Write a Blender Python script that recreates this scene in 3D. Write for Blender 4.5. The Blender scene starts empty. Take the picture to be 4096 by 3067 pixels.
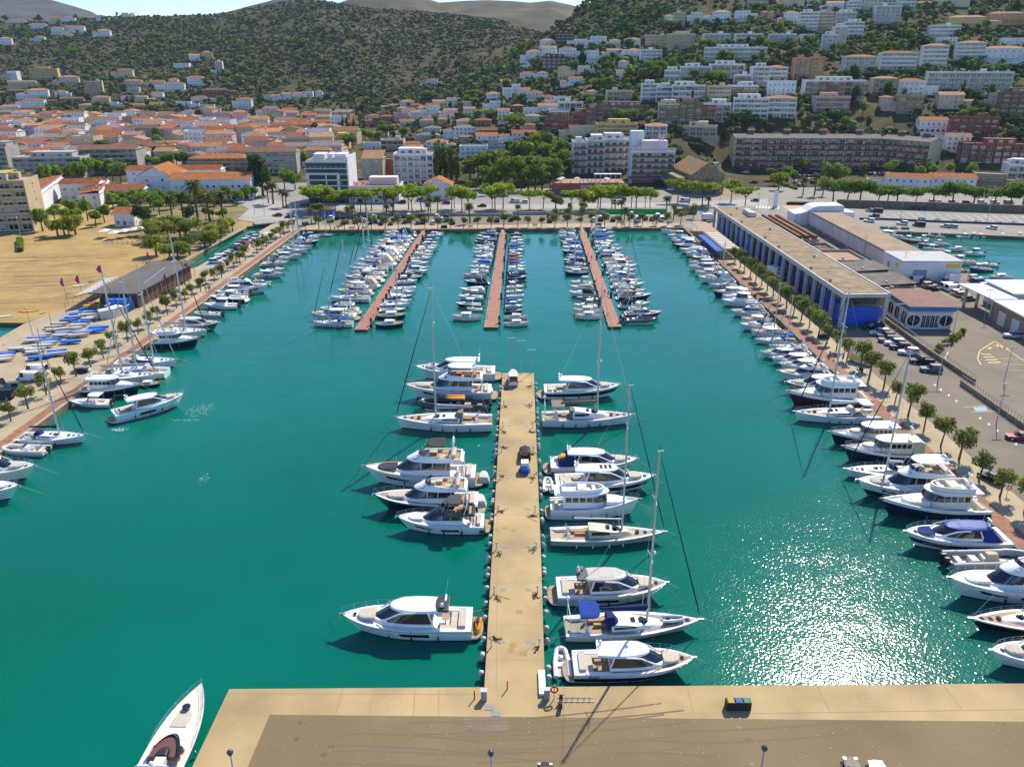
import bpy,math,random
import numpy as np
from mathutils import Vector,Matrix
# ------------------------------------------------------------------ camera, sky, sun, exposure
S = bpy.context.scene
COL = S.collection
F_PX,CX,CY,HC = 3150.0,2048.0,1533.5,62.0
TH = math.radians(22.16)
ST,CT = math.sin(TH),math.cos(TH)
cam = bpy.data.objects.new('camera',bpy.data.cameras.new('camera'))
COL.objects.link(cam)
cam.location = (0,0,HC)
cam.rotation_euler = (math.pi / 2 - TH,0,0)
cam.data.sensor_width = 36.0
cam.data.lens = F_PX / 4096 * 36
cam.data.clip_start = 1.0
cam.data.clip_end = 20000
S.camera = cam
SUN_EL,SUN_AZ = math.radians(45),math.radians(29)      # azimuth from +Y towards +X
W = bpy.data.worlds.new('World'); S.world = W; W.use_nodes = True
nt = W.node_tree
bg = nt.nodes['Background']
sky = nt.nodes.new('ShaderNodeTexSky')
sky.sky_type = 'NISHITA'; sky.sun_disc = False
sky.sun_elevation = SUN_EL; sky.sun_rotation = SUN_AZ
sky.air_density = 1.0; sky.dust_density = 0.15; sky.ozone_density = 3.0
tint = nt.nodes.new('ShaderNodeMix'); tint.data_type = 'RGBA'; tint.blend_type = 'MULTIPLY'; tint.inputs[0].default_value = 1; tint.inputs[7].default_value = (.66,.80,1.0,1)
nt.links.new(sky.outputs[0],tint.inputs[6]); nt.links.new(tint.outputs[2],bg.inputs[0])
bg.inputs[1].default_value = 0.15
sl = bpy.data.lights.new('sun','SUN'); sl.energy = 4.7; sl.angle = math.radians(0.5); sl.color = (1.0,0.92,0.76)
sun = bpy.data.objects.new('sun',sl); COL.objects.link(sun)
sd = Vector((math.sin(SUN_AZ) * math.cos(SUN_EL),math.cos(SUN_AZ) * math.cos(SUN_EL),math.sin(SUN_EL)))
sun.rotation_euler = sd.to_track_quat('Z','Y').to_euler()
S.view_settings.view_transform = 'Standard'; S.view_settings.look = 'None'
S.view_settings.exposure = 0.52; S.view_settings.gamma = 1.0
try: S.view_settings.use_curve_mapping = False
except Exception: pass
S.render.engine = 'CYCLES'
S.cycles.max_bounces = 6; S.cycles.diffuse_bounces = 3; S.cycles.glossy_bounces = 3
S.cycles.transmission_bounces = 3; S.cycles.transparent_max_bounces = 6; S.cycles.volume_bounces = 0
S.cycles.caustics_reflective = False; S.cycles.caustics_refractive = False
rnd = random.Random(7)
def kk(row):
 b = (row - CY) / F_PX
 return (-ST - b * CT) / (CT - b * ST)
def P(px,py,z=0.0):
 """point of the photograph (4096 px wide) -> the world point at height z"""
 a,b = (px - CX) / F_PX,(py - CY) / F_PX
 dy,dz = CT - b * ST,-ST - b * CT
 t = (z - HC) / dz
 return Vector((a * t,dy * t,z))
def scale_at(p):          # metres per photo pixel at a world point
 return (p.y * CT + (HC - p.z) * ST) / F_PX
TILE = {'t1': (0,0),'t2': (1024,0),'t3': (2048,0),'t4': (3072,0),'b1': (0,767),'b2': (1024,767),'b3': (2048,767),'b4': (3072,767),
  'c1': (0,1534),'c4': (3072,1534),'d1': (0,2301),'d4': (3072,2301)}
TSC = 2.1592
def q(t,u,v):
 x,y = TILE[t]
 return x + u / TSC,y + v / TSC
def PT(t,u,v,z=0.0):
 return P(*q(t,u,v),z)
# ------------------------------------------------------------------ materials
MATS = {}
def lin(c):
 return tuple((v / 12.92 if v <= .04045 else ((v + .055) / 1.055) ** 2.4) for v in c)
def mat(name,color=(.5,.5,.5),rough=.6,metal=0.0,spec=.5,noise=None,bump=None,obj=False,jitter=0.0,trans=0.0,coat=0.0,island=0.0):
 """noise=(scale, lo, hi[, detail]) multiplies the colour; bump=(scale, strength, dist); obj: colour comes from the object; jitter: per object value variation"""
 if name in MATS: return MATS[name]
 m = bpy.data.materials.new(name); m.use_nodes = True
 n,l = m.node_tree.nodes,m.node_tree.links
 b = n['Principled BSDF']
 b.inputs['Roughness'].default_value = rough; b.inputs['Metallic'].default_value = metal
 b.inputs['Specular IOR Level'].default_value = spec
 if coat: b.inputs['Coat Weight'].default_value = coat; b.inputs['Coat Roughness'].default_value = .05
 if trans: b.inputs['Transmission Weight'].default_value = trans
 src = None
 if obj or jitter:
  oi = n.new('ShaderNodeObjectInfo')
 if obj:
  src = oi.outputs['Color']
 else:
  rgb = n.new('ShaderNodeRGB'); rgb.outputs[0].default_value = (*color,1); src = rgb.outputs[0]
 def mul(src,fac):
  x = n.new('ShaderNodeMix'); x.data_type = 'RGBA'; x.blend_type = 'MULTIPLY'; x.inputs[0].default_value = 1
  l.new(src,x.inputs[6]); l.new(fac,x.inputs[7]); return x.outputs[2]
 def rng(src,lo,hi,flo=0.0,fhi=1.0):
  r = n.new('ShaderNodeMapRange'); r.inputs[1].default_value = flo; r.inputs[2].default_value = fhi
  r.inputs[3].default_value = lo; r.inputs[4].default_value = hi; l.new(src,r.inputs[0]); return r.outputs[0]
 if jitter:
  src = mul(src,rng(oi.outputs['Random'],1 - jitter,1 + jitter))
 if island:
  ge = n.new('ShaderNodeNewGeometry')
  src = mul(src,rng(ge.outputs['Random Per Island'],1 - island,1 + island))
 if noise or bump:
  tc = n.new('ShaderNodeTexCoord' if not (noise and len(noise) > 4) else 'ShaderNodeNewGeometry')
  co = tc.outputs['Object'] if not (noise and len(noise) > 4) else tc.outputs['Position']
 if noise:
  t = n.new('ShaderNodeTexNoise'); t.inputs['Scale'].default_value = noise[0]; t.inputs['Detail'].default_value = noise[3] if len(noise) > 3 else 4
  l.new(co,t.inputs['Vector'])
  src = mul(src,rng(t.outputs[0],noise[1],noise[2],.3,.7))
 if bump:
  t = n.new('ShaderNodeTexNoise'); t.inputs['Scale'].default_value = bump[0]; t.inputs['Detail'].default_value = 3
  l.new(co,t.inputs['Vector'])
  bp = n.new('ShaderNodeBump'); bp.inputs['Strength'].default_value = bump[1]; bp.inputs['Distance'].default_value = bump[2]
  l.new(t.outputs[0],bp.inputs['Height']); l.new(bp.outputs[0],b.inputs['Normal'])
 l.new(src,b.inputs['Base Color'])
 MATS[name] = m
 return m
# ------------------------------------------------------------------ mesh builder
class MB:
 def __init__(s): s.v,s.f,s.m,s.mats = [],[],[],[]
 def mi(s,mt):
  if mt not in s.mats: s.mats.append(mt)
  return s.mats.index(mt)
 def add(s,vs,fs,mt=None,M=None):
  o = len(s.v); k = s.mi(mt)
  if M is not None: vs = [tuple(M @ Vector(p)) for p in vs]
  s.v += [tuple(p) for p in vs]
  for f in fs: s.f.append(tuple(i + o for i in f)); s.m.append(k)
  return s
 def box(s,x0,x1,y0,y1,z0,z1,mt=None,M=None,bottom=True):
  v = [(x0,y0,z0),(x1,y0,z0),(x1,y1,z0),(x0,y1,z0),(x0,y0,z1),(x1,y0,z1),(x1,y1,z1),(x0,y1,z1)]
  f = [(4,5,6,7),(0,1,5,4),(1,2,6,5),(2,3,7,6),(3,0,4,7)]
  if bottom: f.append((3,2,1,0))
  return s.add(v,f,mt,M)
 def tube(s,pts,r,n=6,mt=None,cap=True,rs=None,M=None):
  pts = [Vector(p) for p in pts]; vs,fs = [],[]
  for i,p in enumerate(pts):
   d = (pts[min(i + 1,len(pts) - 1)] - pts[max(i - 1,0)])
   if d.length < 1e-9: d = Vector((0,0,1))
   d.normalize()
   a = Vector((0,0,1)) if abs(d.z) < .9 else Vector((1,0,0))
   x = d.cross(a).normalized(); y = x.cross(d)
   rr = rs[i] if rs else r
   for k in range(n):
    t = 2 * math.pi * k / n
    vs.append(p + (x * math.cos(t) + y * math.sin(t)) * rr)
  for i in range(len(pts) - 1):
   for k in range(n):
    k2 = (k + 1) % n
    fs.append((i * n + k,i * n + k2,(i + 1) * n + k2,(i + 1) * n + k))
  if cap:
   fs.append(tuple(range(n))); fs.append(tuple(reversed(range((len(pts) - 1) * n,len(pts) * n))))
  return s.add(vs,fs,mt,M)
 def rings(s,rings,mt=None,closed=True,cap0=False,cap1=False,mats=None,M=None):
  n = len(rings[0]); vs = [p for r in rings for p in r]; o = len(s.v)
  if M is not None: vs = [tuple(M @ Vector(p)) for p in vs]
  s.v += [tuple(p) for p in vs]
  for i in range(len(rings) - 1):
   for k in range(n if closed else n - 1):
    k2 = (k + 1) % n
    s.f.append((o + i * n + k,o + i * n + k2,o + (i + 1) * n + k2,o + (i + 1) * n + k))
    s.m.append(s.mi(mats[k] if mats else mt))
  if cap0: s.f.append(tuple(o + k for k in reversed(range(n)))); s.m.append(s.mi(mt))
  if cap1: s.f.append(tuple(o + (len(rings) - 1) * n + k for k in range(n))); s.m.append(s.mi(mt))
  return s
 def prism(s,poly,z0,z1,mt=None,top=None,M=None):
  n = len(poly)
  a = sum(poly[i][0] * poly[(i + 1) % n][1] - poly[(i + 1) % n][0] * poly[i][1] for i in range(n))
  if a < 0: poly = poly[::-1]
  vs = [(p[0],p[1],z0) for p in poly] + [(p[0],p[1],z1) for p in poly]
  s.add(vs,[(i,(i + 1) % n,n + (i + 1) % n,n + i) for i in range(n)],mt,M)
  return s.add([(p[0],p[1],z1) for p in poly],[tuple(range(n))],top or mt,M)
 def sheet(s,poly,z,mt=None):
  n = len(poly)
  a = sum(poly[i][0] * poly[(i + 1) % n][1] - poly[(i + 1) % n][0] * poly[i][1] for i in range(n))
  if a < 0: poly = poly[::-1]
  return s.add([(p[0],p[1],z) for p in poly],[tuple(range(n))],mt)
 def ball(s,c,r,mt=None,nu=8,nv=5,sc=(1,1,1)):
  R = []
  for j in range(nv + 1):
   t = math.pi * j / nv - math.pi / 2; rr = max(math.cos(t),.02)
   R.append([(c[0] + r * sc[0] * rr * math.cos(2 * math.pi * k / nu),c[1] + r * sc[1] * rr * math.sin(2 * math.pi * k / nu),c[2] + r * sc[2] * math.sin(t)) for k in range(nu)])
  return s.rings(R,mt,True,True,True)
 def mesh(s,name,smooth=None):
  me = bpy.data.meshes.new(name)
  me.from_pydata(s.v,[],s.f)
  for mt in s.mats: me.materials.append(mt)
  if len(s.mats) > 1: me.polygons.foreach_set('material_index',s.m)
  if smooth is not None:
   me.shade_smooth()
   me.set_sharp_from_angle(angle=math.radians(smooth))
  me.update()
  return me
# ------------------------------------------------------------------ objects
LBL = []          # things whose label needs an ordinal: (obj, base phrase, where phrase, sort key)
def root(name,loc,rz=0.0,sc=1.0,label=None,cat=None,group=None):
 o = bpy.data.objects.new(name,None)
 o.empty_display_size = .1
 o.location = loc; o.rotation_euler = (0,0,rz)
 o.scale = (sc,sc,sc) if not isinstance(sc,(tuple,list)) else sc
 COL.objects.link(o)
 tag(o,label,cat,group)
 return o
def tag(o,label=None,cat=None,group=None,kind=None):
 if label: o['label'] = label
 if cat: o['category'] = cat
 if group: o['group'] = group
 if kind: o['kind'] = kind
 return o
def part(name,me,parent=None,color=None,loc=None,rz=None,sc=None,rot=None,label=None):
 o = bpy.data.objects.new(name,me)
 if parent is not None: o.parent = parent
 if color is not None: o.color = (*color[:3],1)
 if loc is not None: o.location = loc
 if rz is not None: o.rotation_euler = (0,0,rz)
 if rot is not None: o.rotation_euler = rot
 if sc is not None: o.scale = sc
 if label: o['label'] = label
 COL.objects.link(o)
 return o
def struct(name,mb_or_me,kind='structure',smooth=None):
 me = mb_or_me.mesh(name,smooth) if isinstance(mb_or_me,MB) else mb_or_me
 o = part(name,me); o['kind'] = kind
 return o
def inst(proto,parent,colors=None):
 """copy a prototype's parts (and sub-parts) under parent; meshes are shared"""
 for e in proto:
  nm,me,col,kids = e[0],e[1],e[2],e[3] if len(e) > 3 else ()
  c = (colors or {}).get(nm,col)
  o = part(nm,me,parent,c)
  for k in kids:
   part(k[0],k[1],o,(colors or {}).get(k[0],k[2]))
ORD = 'first second third fourth fifth sixth seventh eighth ninth tenth eleventh twelfth thirteenth fourteenth fifteenth sixteenth seventeenth eighteenth nineteenth'.split()
TENS = {20: 'twentieth',30: 'thirtieth',40: 'fortieth',50: 'fiftieth',60: 'sixtieth',70: 'seventieth',80: 'eightieth',90: 'ninetieth'}
TENW = {20: 'twenty',30: 'thirty',40: 'forty',50: 'fifty',60: 'sixty',70: 'seventy',80: 'eighty',90: 'ninety'}
def ordinal(i):
 if i < 20: return ORD[i - 1]
 t = i // 10 * 10
 return TENS.get(t,'last') if i % 10 == 0 else TENW.get(t,'ninety') + '-' + ORD[i % 10 - 1]
def later(o,base,where,key,how='from the left'):
 LBL.append((o,base,where,key,how))
def settle_labels():
 g = {}
 for e in LBL: g.setdefault((e[1],e[2]),[]).append(e)
 for (base,where),es in g.items():
  es.sort(key=lambda e: e[3])
  n = len(es)
  for i,e in enumerate(es):
   if n == 1: t = f'{base} {where}'
   elif n == 2 and e[4] == 'from the left': t = f"{base} {where}, {('left', 'right')[i]} of two"
   else: t = f'{base} {where}, {ordinal(i + 1)} {e[4]}'
   e[0]['label'] = t
# common colours and materials
WHITE = (.80,.80,.78)
M_gel = mat('gelcoat',rough=.25,spec=.5,obj=True,coat=.3)
M_paint = mat('painted surface',rough=.55,obj=True,noise=(.9,.93,1.05))
M_cloth = mat('canvas',rough=.85,spec=.2,obj=True,noise=(3,.85,1.08))
M_plain = mat('plain matt',rough=.7,spec=.3,obj=True)
M_glass = mat('dark glass',(.012,.016,.022),rough=.06,spec=.8)
M_chrome = mat('steel rail',(.62,.62,.62),rough=.25,metal=.9)
M_black = mat('black plastic',(.015,.015,.017),rough=.45)
M_rubber = mat('rubber',(.02,.02,.02),rough=.8)
M_teak = mat('teak deck',(.36,.235,.125),rough=.7,noise=(14,.8,1.15))
M_anti = mat('antifouling',(.02,.035,.07),rough=.6)
M_rope = mat('mooring rope',(.30,.25,.15),rough=.9)
M_alu = mat('aluminium spar',(.55,.56,.57),rough=.38,metal=.55)
def text_mesh(body,size,m,ext_=.02):
 cu = bpy.data.curves.new('lettering','FONT'); cu.body = body; cu.size = size; cu.align_x = 'CENTER'; cu.extrude = ext_; cu.resolution_u = 2
 ob = bpy.data.objects.new('lettering',cu); me = bpy.data.meshes.new_from_object(ob); me.materials.clear(); me.materials.append(m)
 bpy.data.objects.remove(ob); bpy.data.curves.remove(cu); return me
# ------------------------------------------------------------------ water
def water_mat():
 m = bpy.data.materials.new('harbour water'); m.use_nodes = True
 n,l = m.node_tree.nodes,m.node_tree.links
 b = n['Principled BSDF']
 b.inputs['Specular IOR Level'].default_value = .30; b.inputs['Roughness'].default_value = .115; b.inputs['IOR'].default_value = 1.333
 g = n.new('ShaderNodeNewGeometry')
 mp = n.new('ShaderNodeMapping'); l.new(g.outputs['Position'],mp.inputs[0])
 big = n.new('ShaderNodeTexNoise'); big.inputs['Scale'].default_value = .018; big.inputs['Detail'].default_value = 3
 l.new(mp.outputs[0],big.inputs['Vector'])
 rp = n.new('ShaderNodeValToRGB'); l.new(big.outputs[0],rp.inputs[0])
 rp.color_ramp.elements[0].position = .3; rp.color_ramp.elements[0].color = (.0,.100,.064,1)
 rp.color_ramp.elements[1].position = .7; rp.color_ramp.elements[1].color = (.0,.138,.098,1)
 l.new(rp.outputs[0],b.inputs['Base Color'])
 mp2 = n.new('ShaderNodeMapping'); mp2.inputs['Scale'].default_value = (.75,1.0,1.0); mp2.inputs['Rotation'].default_value = (0,0,.5)
 l.new(g.outputs['Position'],mp2.inputs[0])
 t1 = n.new('ShaderNodeTexNoise'); t1.inputs['Scale'].default_value = 3.5; t1.inputs['Detail'].default_value = 1; t1.inputs['Roughness'].default_value = .55
 l.new(mp2.outputs[0],t1.inputs['Vector'])
 t2 = n.new('ShaderNodeTexNoise'); t2.inputs['Scale'].default_value = .16; t2.inputs['Detail'].default_value = 2
 l.new(mp2.outputs[0],t2.inputs['Vector'])
 b1 = n.new('ShaderNodeBump'); b1.inputs['Strength'].default_value = 1.0; b1.inputs['Distance'].default_value = .037
 cm = n.new('ShaderNodeTexNoise'); cm.inputs['Scale'].default_value = .022; cm.inputs['Detail'].default_value = 4; l.new(g.outputs['Position'],cm.inputs['Vector'])
 cr = n.new('ShaderNodeMapRange'); cr.inputs[1].default_value = .38; cr.inputs[2].default_value = .6; cr.inputs[3].default_value = .25; cr.inputs[4].default_value = 1.0; l.new(cm.outputs[0],cr.inputs[0])
 sp = n.new('ShaderNodeSeparateXYZ'); l.new(g.outputs['Position'],sp.inputs[0])
 yr = n.new('ShaderNodeMapRange'); yr.inputs[1].default_value = 130; yr.inputs[2].default_value = 290; yr.inputs[3].default_value = 1.0; yr.inputs[4].default_value = .22; l.new(sp.outputs[1],yr.inputs[0])
 xm = n.new('ShaderNodeMath'); xm.operation = 'MULTIPLY'; l.new(cr.outputs[0],xm.inputs[0]); l.new(yr.outputs[0],xm.inputs[1])
 x2 = n.new('ShaderNodeMath'); x2.operation = 'MAXIMUM'; x2.inputs[1].default_value = 0.0
 xr = n.new('ShaderNodeMapRange'); xr.inputs[1].default_value = 15; xr.inputs[2].default_value = 25; l.new(sp.outputs[0],xr.inputs[0])
 yq = n.new('ShaderNodeMapRange'); yq.inputs[1].default_value = 120; yq.inputs[2].default_value = 100; l.new(sp.outputs[1],yq.inputs[0])
 x3 = n.new('ShaderNodeMath'); x3.operation = 'MULTIPLY'; l.new(xr.outputs[0],x3.inputs[0]); l.new(yq.outputs[0],x3.inputs[1])
 l.new(xm.outputs[0],x2.inputs[0]); l.new(x3.outputs[0],x2.inputs[1]); l.new(x2.outputs[0],b1.inputs['Strength'])
 l.new(t1.outputs[0],b1.inputs['Height'])
 b2 = n.new('ShaderNodeBump'); b2.inputs['Strength'].default_value = 1.0; b2.inputs['Distance'].default_value = .09
 l.new(t2.outputs[0],b2.inputs['Height']); l.new(b1.outputs[0],b2.inputs['Normal'])
 l.new(b2.outputs[0],b.inputs['Normal'])
 return m
w = MB(); w.add([(-900,-60,0),(900,-60,0),(900,420,0),(-900,420,0)],[(0,1,2,3)],water_mat())
struct('water',w)
sb = MB(); sb.add([(-900,-60,-4),(900,-60,-4),(900,420,-4),(-900,420,-4)],[(0,1,2,3)],mat('sea bed',(.05,.06,.04),.9))
struct('sea_bed_ground',sb)
# ------------------------------------------------------------------ quays and flat land
ZQ = 1.2
M_conc = mat('quay concrete',(.42,.30,.150),.85,spec=.2,noise=(.16,.74,1.16,10),bump=(3,.15,.02))
M_conc2 = mat('promenade concrete',(.40,.315,.20),.85,spec=.2,noise=(.2,.86,1.1,6))
M_asph = mat('asphalt',(.205,.152,.082),.9,spec=.2,noise=(.09,.82,1.12,11),bump=(9,.2,.02))
M_asph2 = mat('worn asphalt',(.20,.165,.125),.9,spec=.2,noise=(.12,.85,1.12,7))
M_road = mat('road asphalt',(.26,.235,.20),.9,spec=.2,noise=(.1,.88,1.1,6))
M_sand = mat('beach sand',(.37,.25,.098),.95,spec=.1,noise=(.16,.82,1.14,9),bump=(1.2,.3,.06))
M_brick = mat('red brick paving',(.30,.140,.090),.85,spec=.2,noise=(.7,.82,1.15,6))
M_wall = mat('quay wall',(.20,.16,.105),.9,spec=.2,noise=(.5,.6,1.1,6))
M_earth = mat('dry earth',(.30,.21,.115),.95,spec=.1,noise=(.15,.8,1.15,8))
def XY(pts,z=ZQ):
 out = []
 for p in pts:
  if p[0] == 'w': out.append((p[1],p[2]))
  elif isinstance(p[0],str): v = PT(p[0],p[1],p[2],z); out.append((v.x,v.y))
  else: v = P(p[0],p[1],z); out.append((v.x,v.y))
 return out
QL0,QL1,QR0,QR1 = P(1202,921,ZQ),P(0,1810,ZQ),P(2733,911,ZQ),P(4096,2219,ZQ)
def ext(a,b,t): return a + (b - a) * t
QLx = ext(QL0,QL1,1.45); QRx = ext(QR0,QR1,1.35)
def slab(name,pts,top,z1=ZQ,side=None):
 b = MB(); b.prism(XY(pts),-2.5,z1,side or M_wall,top); return struct(name,b)
slab('promenade_ground',[('w',QL0.x,QL0.y),(1094,893),(787,1068),('b1',590,1000),('b1',215,1136),('b1',0,1258),('w',-190,150),('w',-190,60),('w',QLx.x,QLx.y)],M_conc2)
slab('beach_ground',[(1094,893),(986,905),(750,1045),(735,1062),('b1',560,1008),('b1',213,1128),('b1',0,1124),('w',-190,196),('w',-900,180),('w',-900,395),('w',-120,395),('w',-115,340)],M_sand,ZQ - .15)
slab('town_ground',[('w',QL0.x,QL0.y),('w',QR0.x,QR0.y),(3452,920),(4096,947),(5000,985),('w',900,330),('w',900,440),('w',-900,440),('w',-900,395.4),('w',-120.4,395.4),('w',-115.4,340.4),(1094,892)],M_road)
slab('harbour_ground',[('w',QR0.x,QR0.y - .02),(3452,920.2),(3503,938),(3697,1026),(3869,1091),(3966,1137),(4096,1154),(4700,1230),('w',400,215),('w',400,20),('w',QRx.x,QRx.y)],M_asph2)
FQ = [(917,2754),(4096,2732),('w',120,64.5),('w',120,-40),('w',-60,-40),('w',-36,20),(768,3067)]
slab('front_quay_ground',FQ,M_conc)
# pier
slab('pier',[(2010,1492),(2135,1492),(2165,2251),(2180,2756),(1937,2756),(1966,2251)],M_conc,ZQ + .004)
def sheet(name,pts,m,lvl=1,kind='structure'):
 z = ZQ + .004 * lvl
 b = MB(); b.sheet(XY(pts,z),z,m); o = struct(name,b); o['kind'] = kind; return o
# front asphalt
sheet('front_road',[('d1',2330,1200),('w',120,59.2),('w',120,-40),('w',-40,-40),(990,3067)],M_asph,2)
b = MB()
z = ZQ + .012
for pts in ([(1857,2865),(2033,2868),(2034,2922),(1855,2918)],): b.sheet(XY(pts,z),z,mat('asphalt patch',(.19,.145,.10),.9,noise=(.5,.85,1.1,6)))
struct('road_patch',b)
# expansion joints in the quay concrete
M_joint = mat('joint',(.30,.22,.12),.95)
b = MB(); z = ZQ + .009
def line(b,p0,p1,wd,z,m):
 a,c = P(*p0,z),P(*p1,z); d = (c - a); n = Vector((-d.y,d.x,0)).normalized() * wd / 2
 b.add([a + n,a - n,c - n,c + n],[(0,1,2,3)] if True else [],m)
for x0,x1,ya,yb in ((3270,3318,2745,2843),(3776,3845,2742,2832),(2750,2775,2752,2855),(1660,1655,2757,2862),(1500,1472,2757,2862),(1370,1340,2757,2860),(1755,1755,2758,2862)):
 line(b,(x0,ya),(x1,yb),.07,z,M_joint)
line(b,(930,2772),(1935,2776),.05,z,M_joint); line(b,(3000,2852),(4096,2836),.06,z,M_joint)
line(b,(1990,2000),(1985,2750),.05,z,M_joint)
for r in (1640,1760,1900,2060,2190,2330,2500,2640):
 line(b,(2000 - (r - 1492) * .05,r),(2140 + (r - 1492) * .03,r),.05,z,M_joint)
struct('pavement_joints',b)
# brick strips along the quays, brick forecourts
def strip(name,a,c,w0,w1,m,lvl):
 d = (c - a).normalized(); n = Vector((-d.y,d.x,0)); z = ZQ + .004 * lvl
 b = MB(); b.sheet([tuple((a + n * w0).xy),tuple((c + n * w0).xy),tuple((c + n * w1).xy),tuple((a + n * w1).xy)],z,m); struct(name,b)
strip('brick_path',QL0,QLx,-.7,-2.6,M_brick,1)
strip('brick_path',QR0,QRx,.7,3.0,M_brick,1)
strip('brick_path',QL0,QR0,.5,2.0,M_brick,1)
strip('promenade_path',QR0,QRx,3.0,8.2,M_conc2,2)
strip('promenade_path',QL0,QR0,2.0,9.5,M_conc2,1)
M_pit = mat('tree pit earth',(.42,.27,.09),.95)
# vehicle tracks raked into the sand
b = MB(); RS = random.Random(2); M_trk = mat('raked sand',(.29,.18,.07),.95,noise=(.3,.8,1.2,6))
for i in range(46):
 v0 = 560 + RS.random() * 420; u0,u1 = RS.uniform(-300,500),RS.uniform(600,1250 - max(0,v0 - 560) * 1.1); pts = []
 if u1 < u0 + 150: continue
 for k in range(9): f = k / 8; pts.append(PT('b1',u0 + (u1 - u0) * f,v0 - 22 * f * f * (1 + i % 3) + 6 * math.sin(3 * f + i),ZQ - .14 + .0008 * i))
 w_ = RS.uniform(.15,.45)
 b.add([(p.x,p.y + s_ * w_,p.z) for s_ in (-1,1) for p in pts],[(k,k + 1,k + 10,k + 9) for k in range(8)],M_trk)
struct('sand_tracks_ground',b)
sheet('park_ground',[('b1',1180,330),('b1',1000,230),('b1',1050,120),('b1',1600,95),('b1',2150,130),('b1',2130,240),('b1',1820,330),('b1',1480,490),('b1',1330,520)],mat('park earth and dry grass',(.21,.165,.062),.95,noise=(.12,.6,1.2,8,1)),-34)
# parking and roads
sheet('parking_ground',[('b2',600,222),('b2',1150,205),('b2',2211,212),('b3',800,205),('b3',1480,195),('b3',1700,262),('b3',800,262),('b2',2211,285),('b2',560,285)],M_asph2,1)
sheet('avenue_road',[('b2',-300,30),('b2',440,105),('b2',1000,105),('b2',2211,112),('b3',1300,92),('b3',2211,60),('b3',2211,120),('b3',1650,130),('b2',2211,150),('b2',450,150),('b2',330,240),('b2',0,265),('b2',-160,240),('b2',-60,150)],mat('avenue asphalt',(.33,.31,.28),.9,noise=(.1,.88,1.1,6)),2)
sheet('plaza_ground',[('b4',110,120),('b4',340,120),('b4',350,160),('b4',230,185)],mat('pink paving',(.50,.27,.20),.85,noise=(.4,.85,1.1)),1)
sheet('fish_port_road',[('b4',600,140),('b4',1380,165),('b4',2300,195),('b4',2300,330),('b4',830,290)],M_road,1)
sheet('harbour_road',[('b4',860,1170),('b4',1020,1110),('b4',2211,1760),('c4',2211,560),('c4',2211,1100),('c4',1700,700),('c4',905,0),('b4',640,1200)],M_asph2,1)
M_white = mat('road paint',(.72,.72,.70),.7); M_yel = mat('yellow paint',(.62,.40,.10),.7); M_blu = mat('blue paint',(.16,.34,.60),.7)
b = MB(); z = ZQ + .018
def stroke(t,u0,v0,u1,v1,wd=.16,m=M_white): line(b,q(t,u0,v0),q(t,u1,v1),wd,z,m)
for i in range(20):
 f = i / 19; x0,y0 = 1950 - 1130 * 0 + f * 0,0
for i in range(16): stroke('b4',960 + i * 82,175 + i * 2.2,1050 + i * 82,225 + i * 3,.14)
for i in range(8): stroke('b3',1100 + i * 26 + 1020,122 + i * 1.2,1092 + i * 26 + 1020,140 + i * 1.2,.6)
for i in range(9): stroke('b2',70 + i * 14,352 - i * .6,95 + i * 13,362 - i * .6,.5)
for (u0,v0,u1,v1) in ((1560,1385,1600,1310),(1960,1290,1830,1370),(1830,1370,1810,1440),(1810,1440,1840,1495),(1960,1290,2211,1460),(1530,1430,1600,1310),(1600,1310,1710,1230),(1530,1430,1560,1500),(1560,1500,1720,1630)):
 stroke('b4',u0,v0,u1,v1,.22,M_yel)
for i in range(4): stroke('b4',1900 + i * 22,1355 - i * 12,1990 + i * 30,1345 + i * 10 - 15,.5,M_yel)
for i in range(4): stroke('b4',1840 + i * 20,1400 + i * 25,1930 + i * 26,1400 + i * 22 + 6,.5,M_yel)
for i in range(5): stroke('b4',1960 + i * 70,1440 + i * 50,2211 + i * 70,1440 + i * 54,.14,M_yel)
for (u,v) in ((1490,52),(1558,100),(1626,150),(1830,298),(1905,350),(1980,404),(2140,522),(1440,12),(1700,45),(1765,92),(1835,140),(2052,292),(2125,345)):
 stroke('c4',u - 16,v - 2,u + 16,v + 2,.16); stroke('c4',u + 5,v - 9,u + 2,v + 10,.16)
stroke('c4',1690,202,1905,190,.16,M_yel); stroke('c4',1755,245,1975,238,.16,M_yel)
for k in range(24): stroke('b4',1230 + k * 0,1470,1230,1470)
b.sheet(XY([('c4',1770,206),('c4',1880,200),('c4',1900,234),('c4',1795,238)],z),z,M_blu)
b.sheet(XY([('b1',1800,628),('b1',1850,626),('b1',1846,638),('b1',1796,640)],z),z,M_blu)
b.sheet(XY([('b1',1775,650),('b1',1830,648),('b1',1826,658),('b1',1772,662)],z),z,M_blu)
for i in range(6): stroke('b1',1395 + i * 22,945 - i * 4,1435 + i * 22,918 - i * 4,.6)
for (u0,v0,u1,v1) in ((560,1440,900,1200),(900,1200,1250,1020)): stroke('b1',u0,v0,u1,v1,.14,M_yel)
for (u0,v0) in ((1240,905),(1400,905)): stroke('b4',u0 + 60,v0 - 60,u0 + 240,v0 + 40,.14,M_yel); stroke('b4',u0,v0 - 5 - 60,u0 + 120,v0 - 60,.14,M_yel)
struct('road_markings',b)
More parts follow.
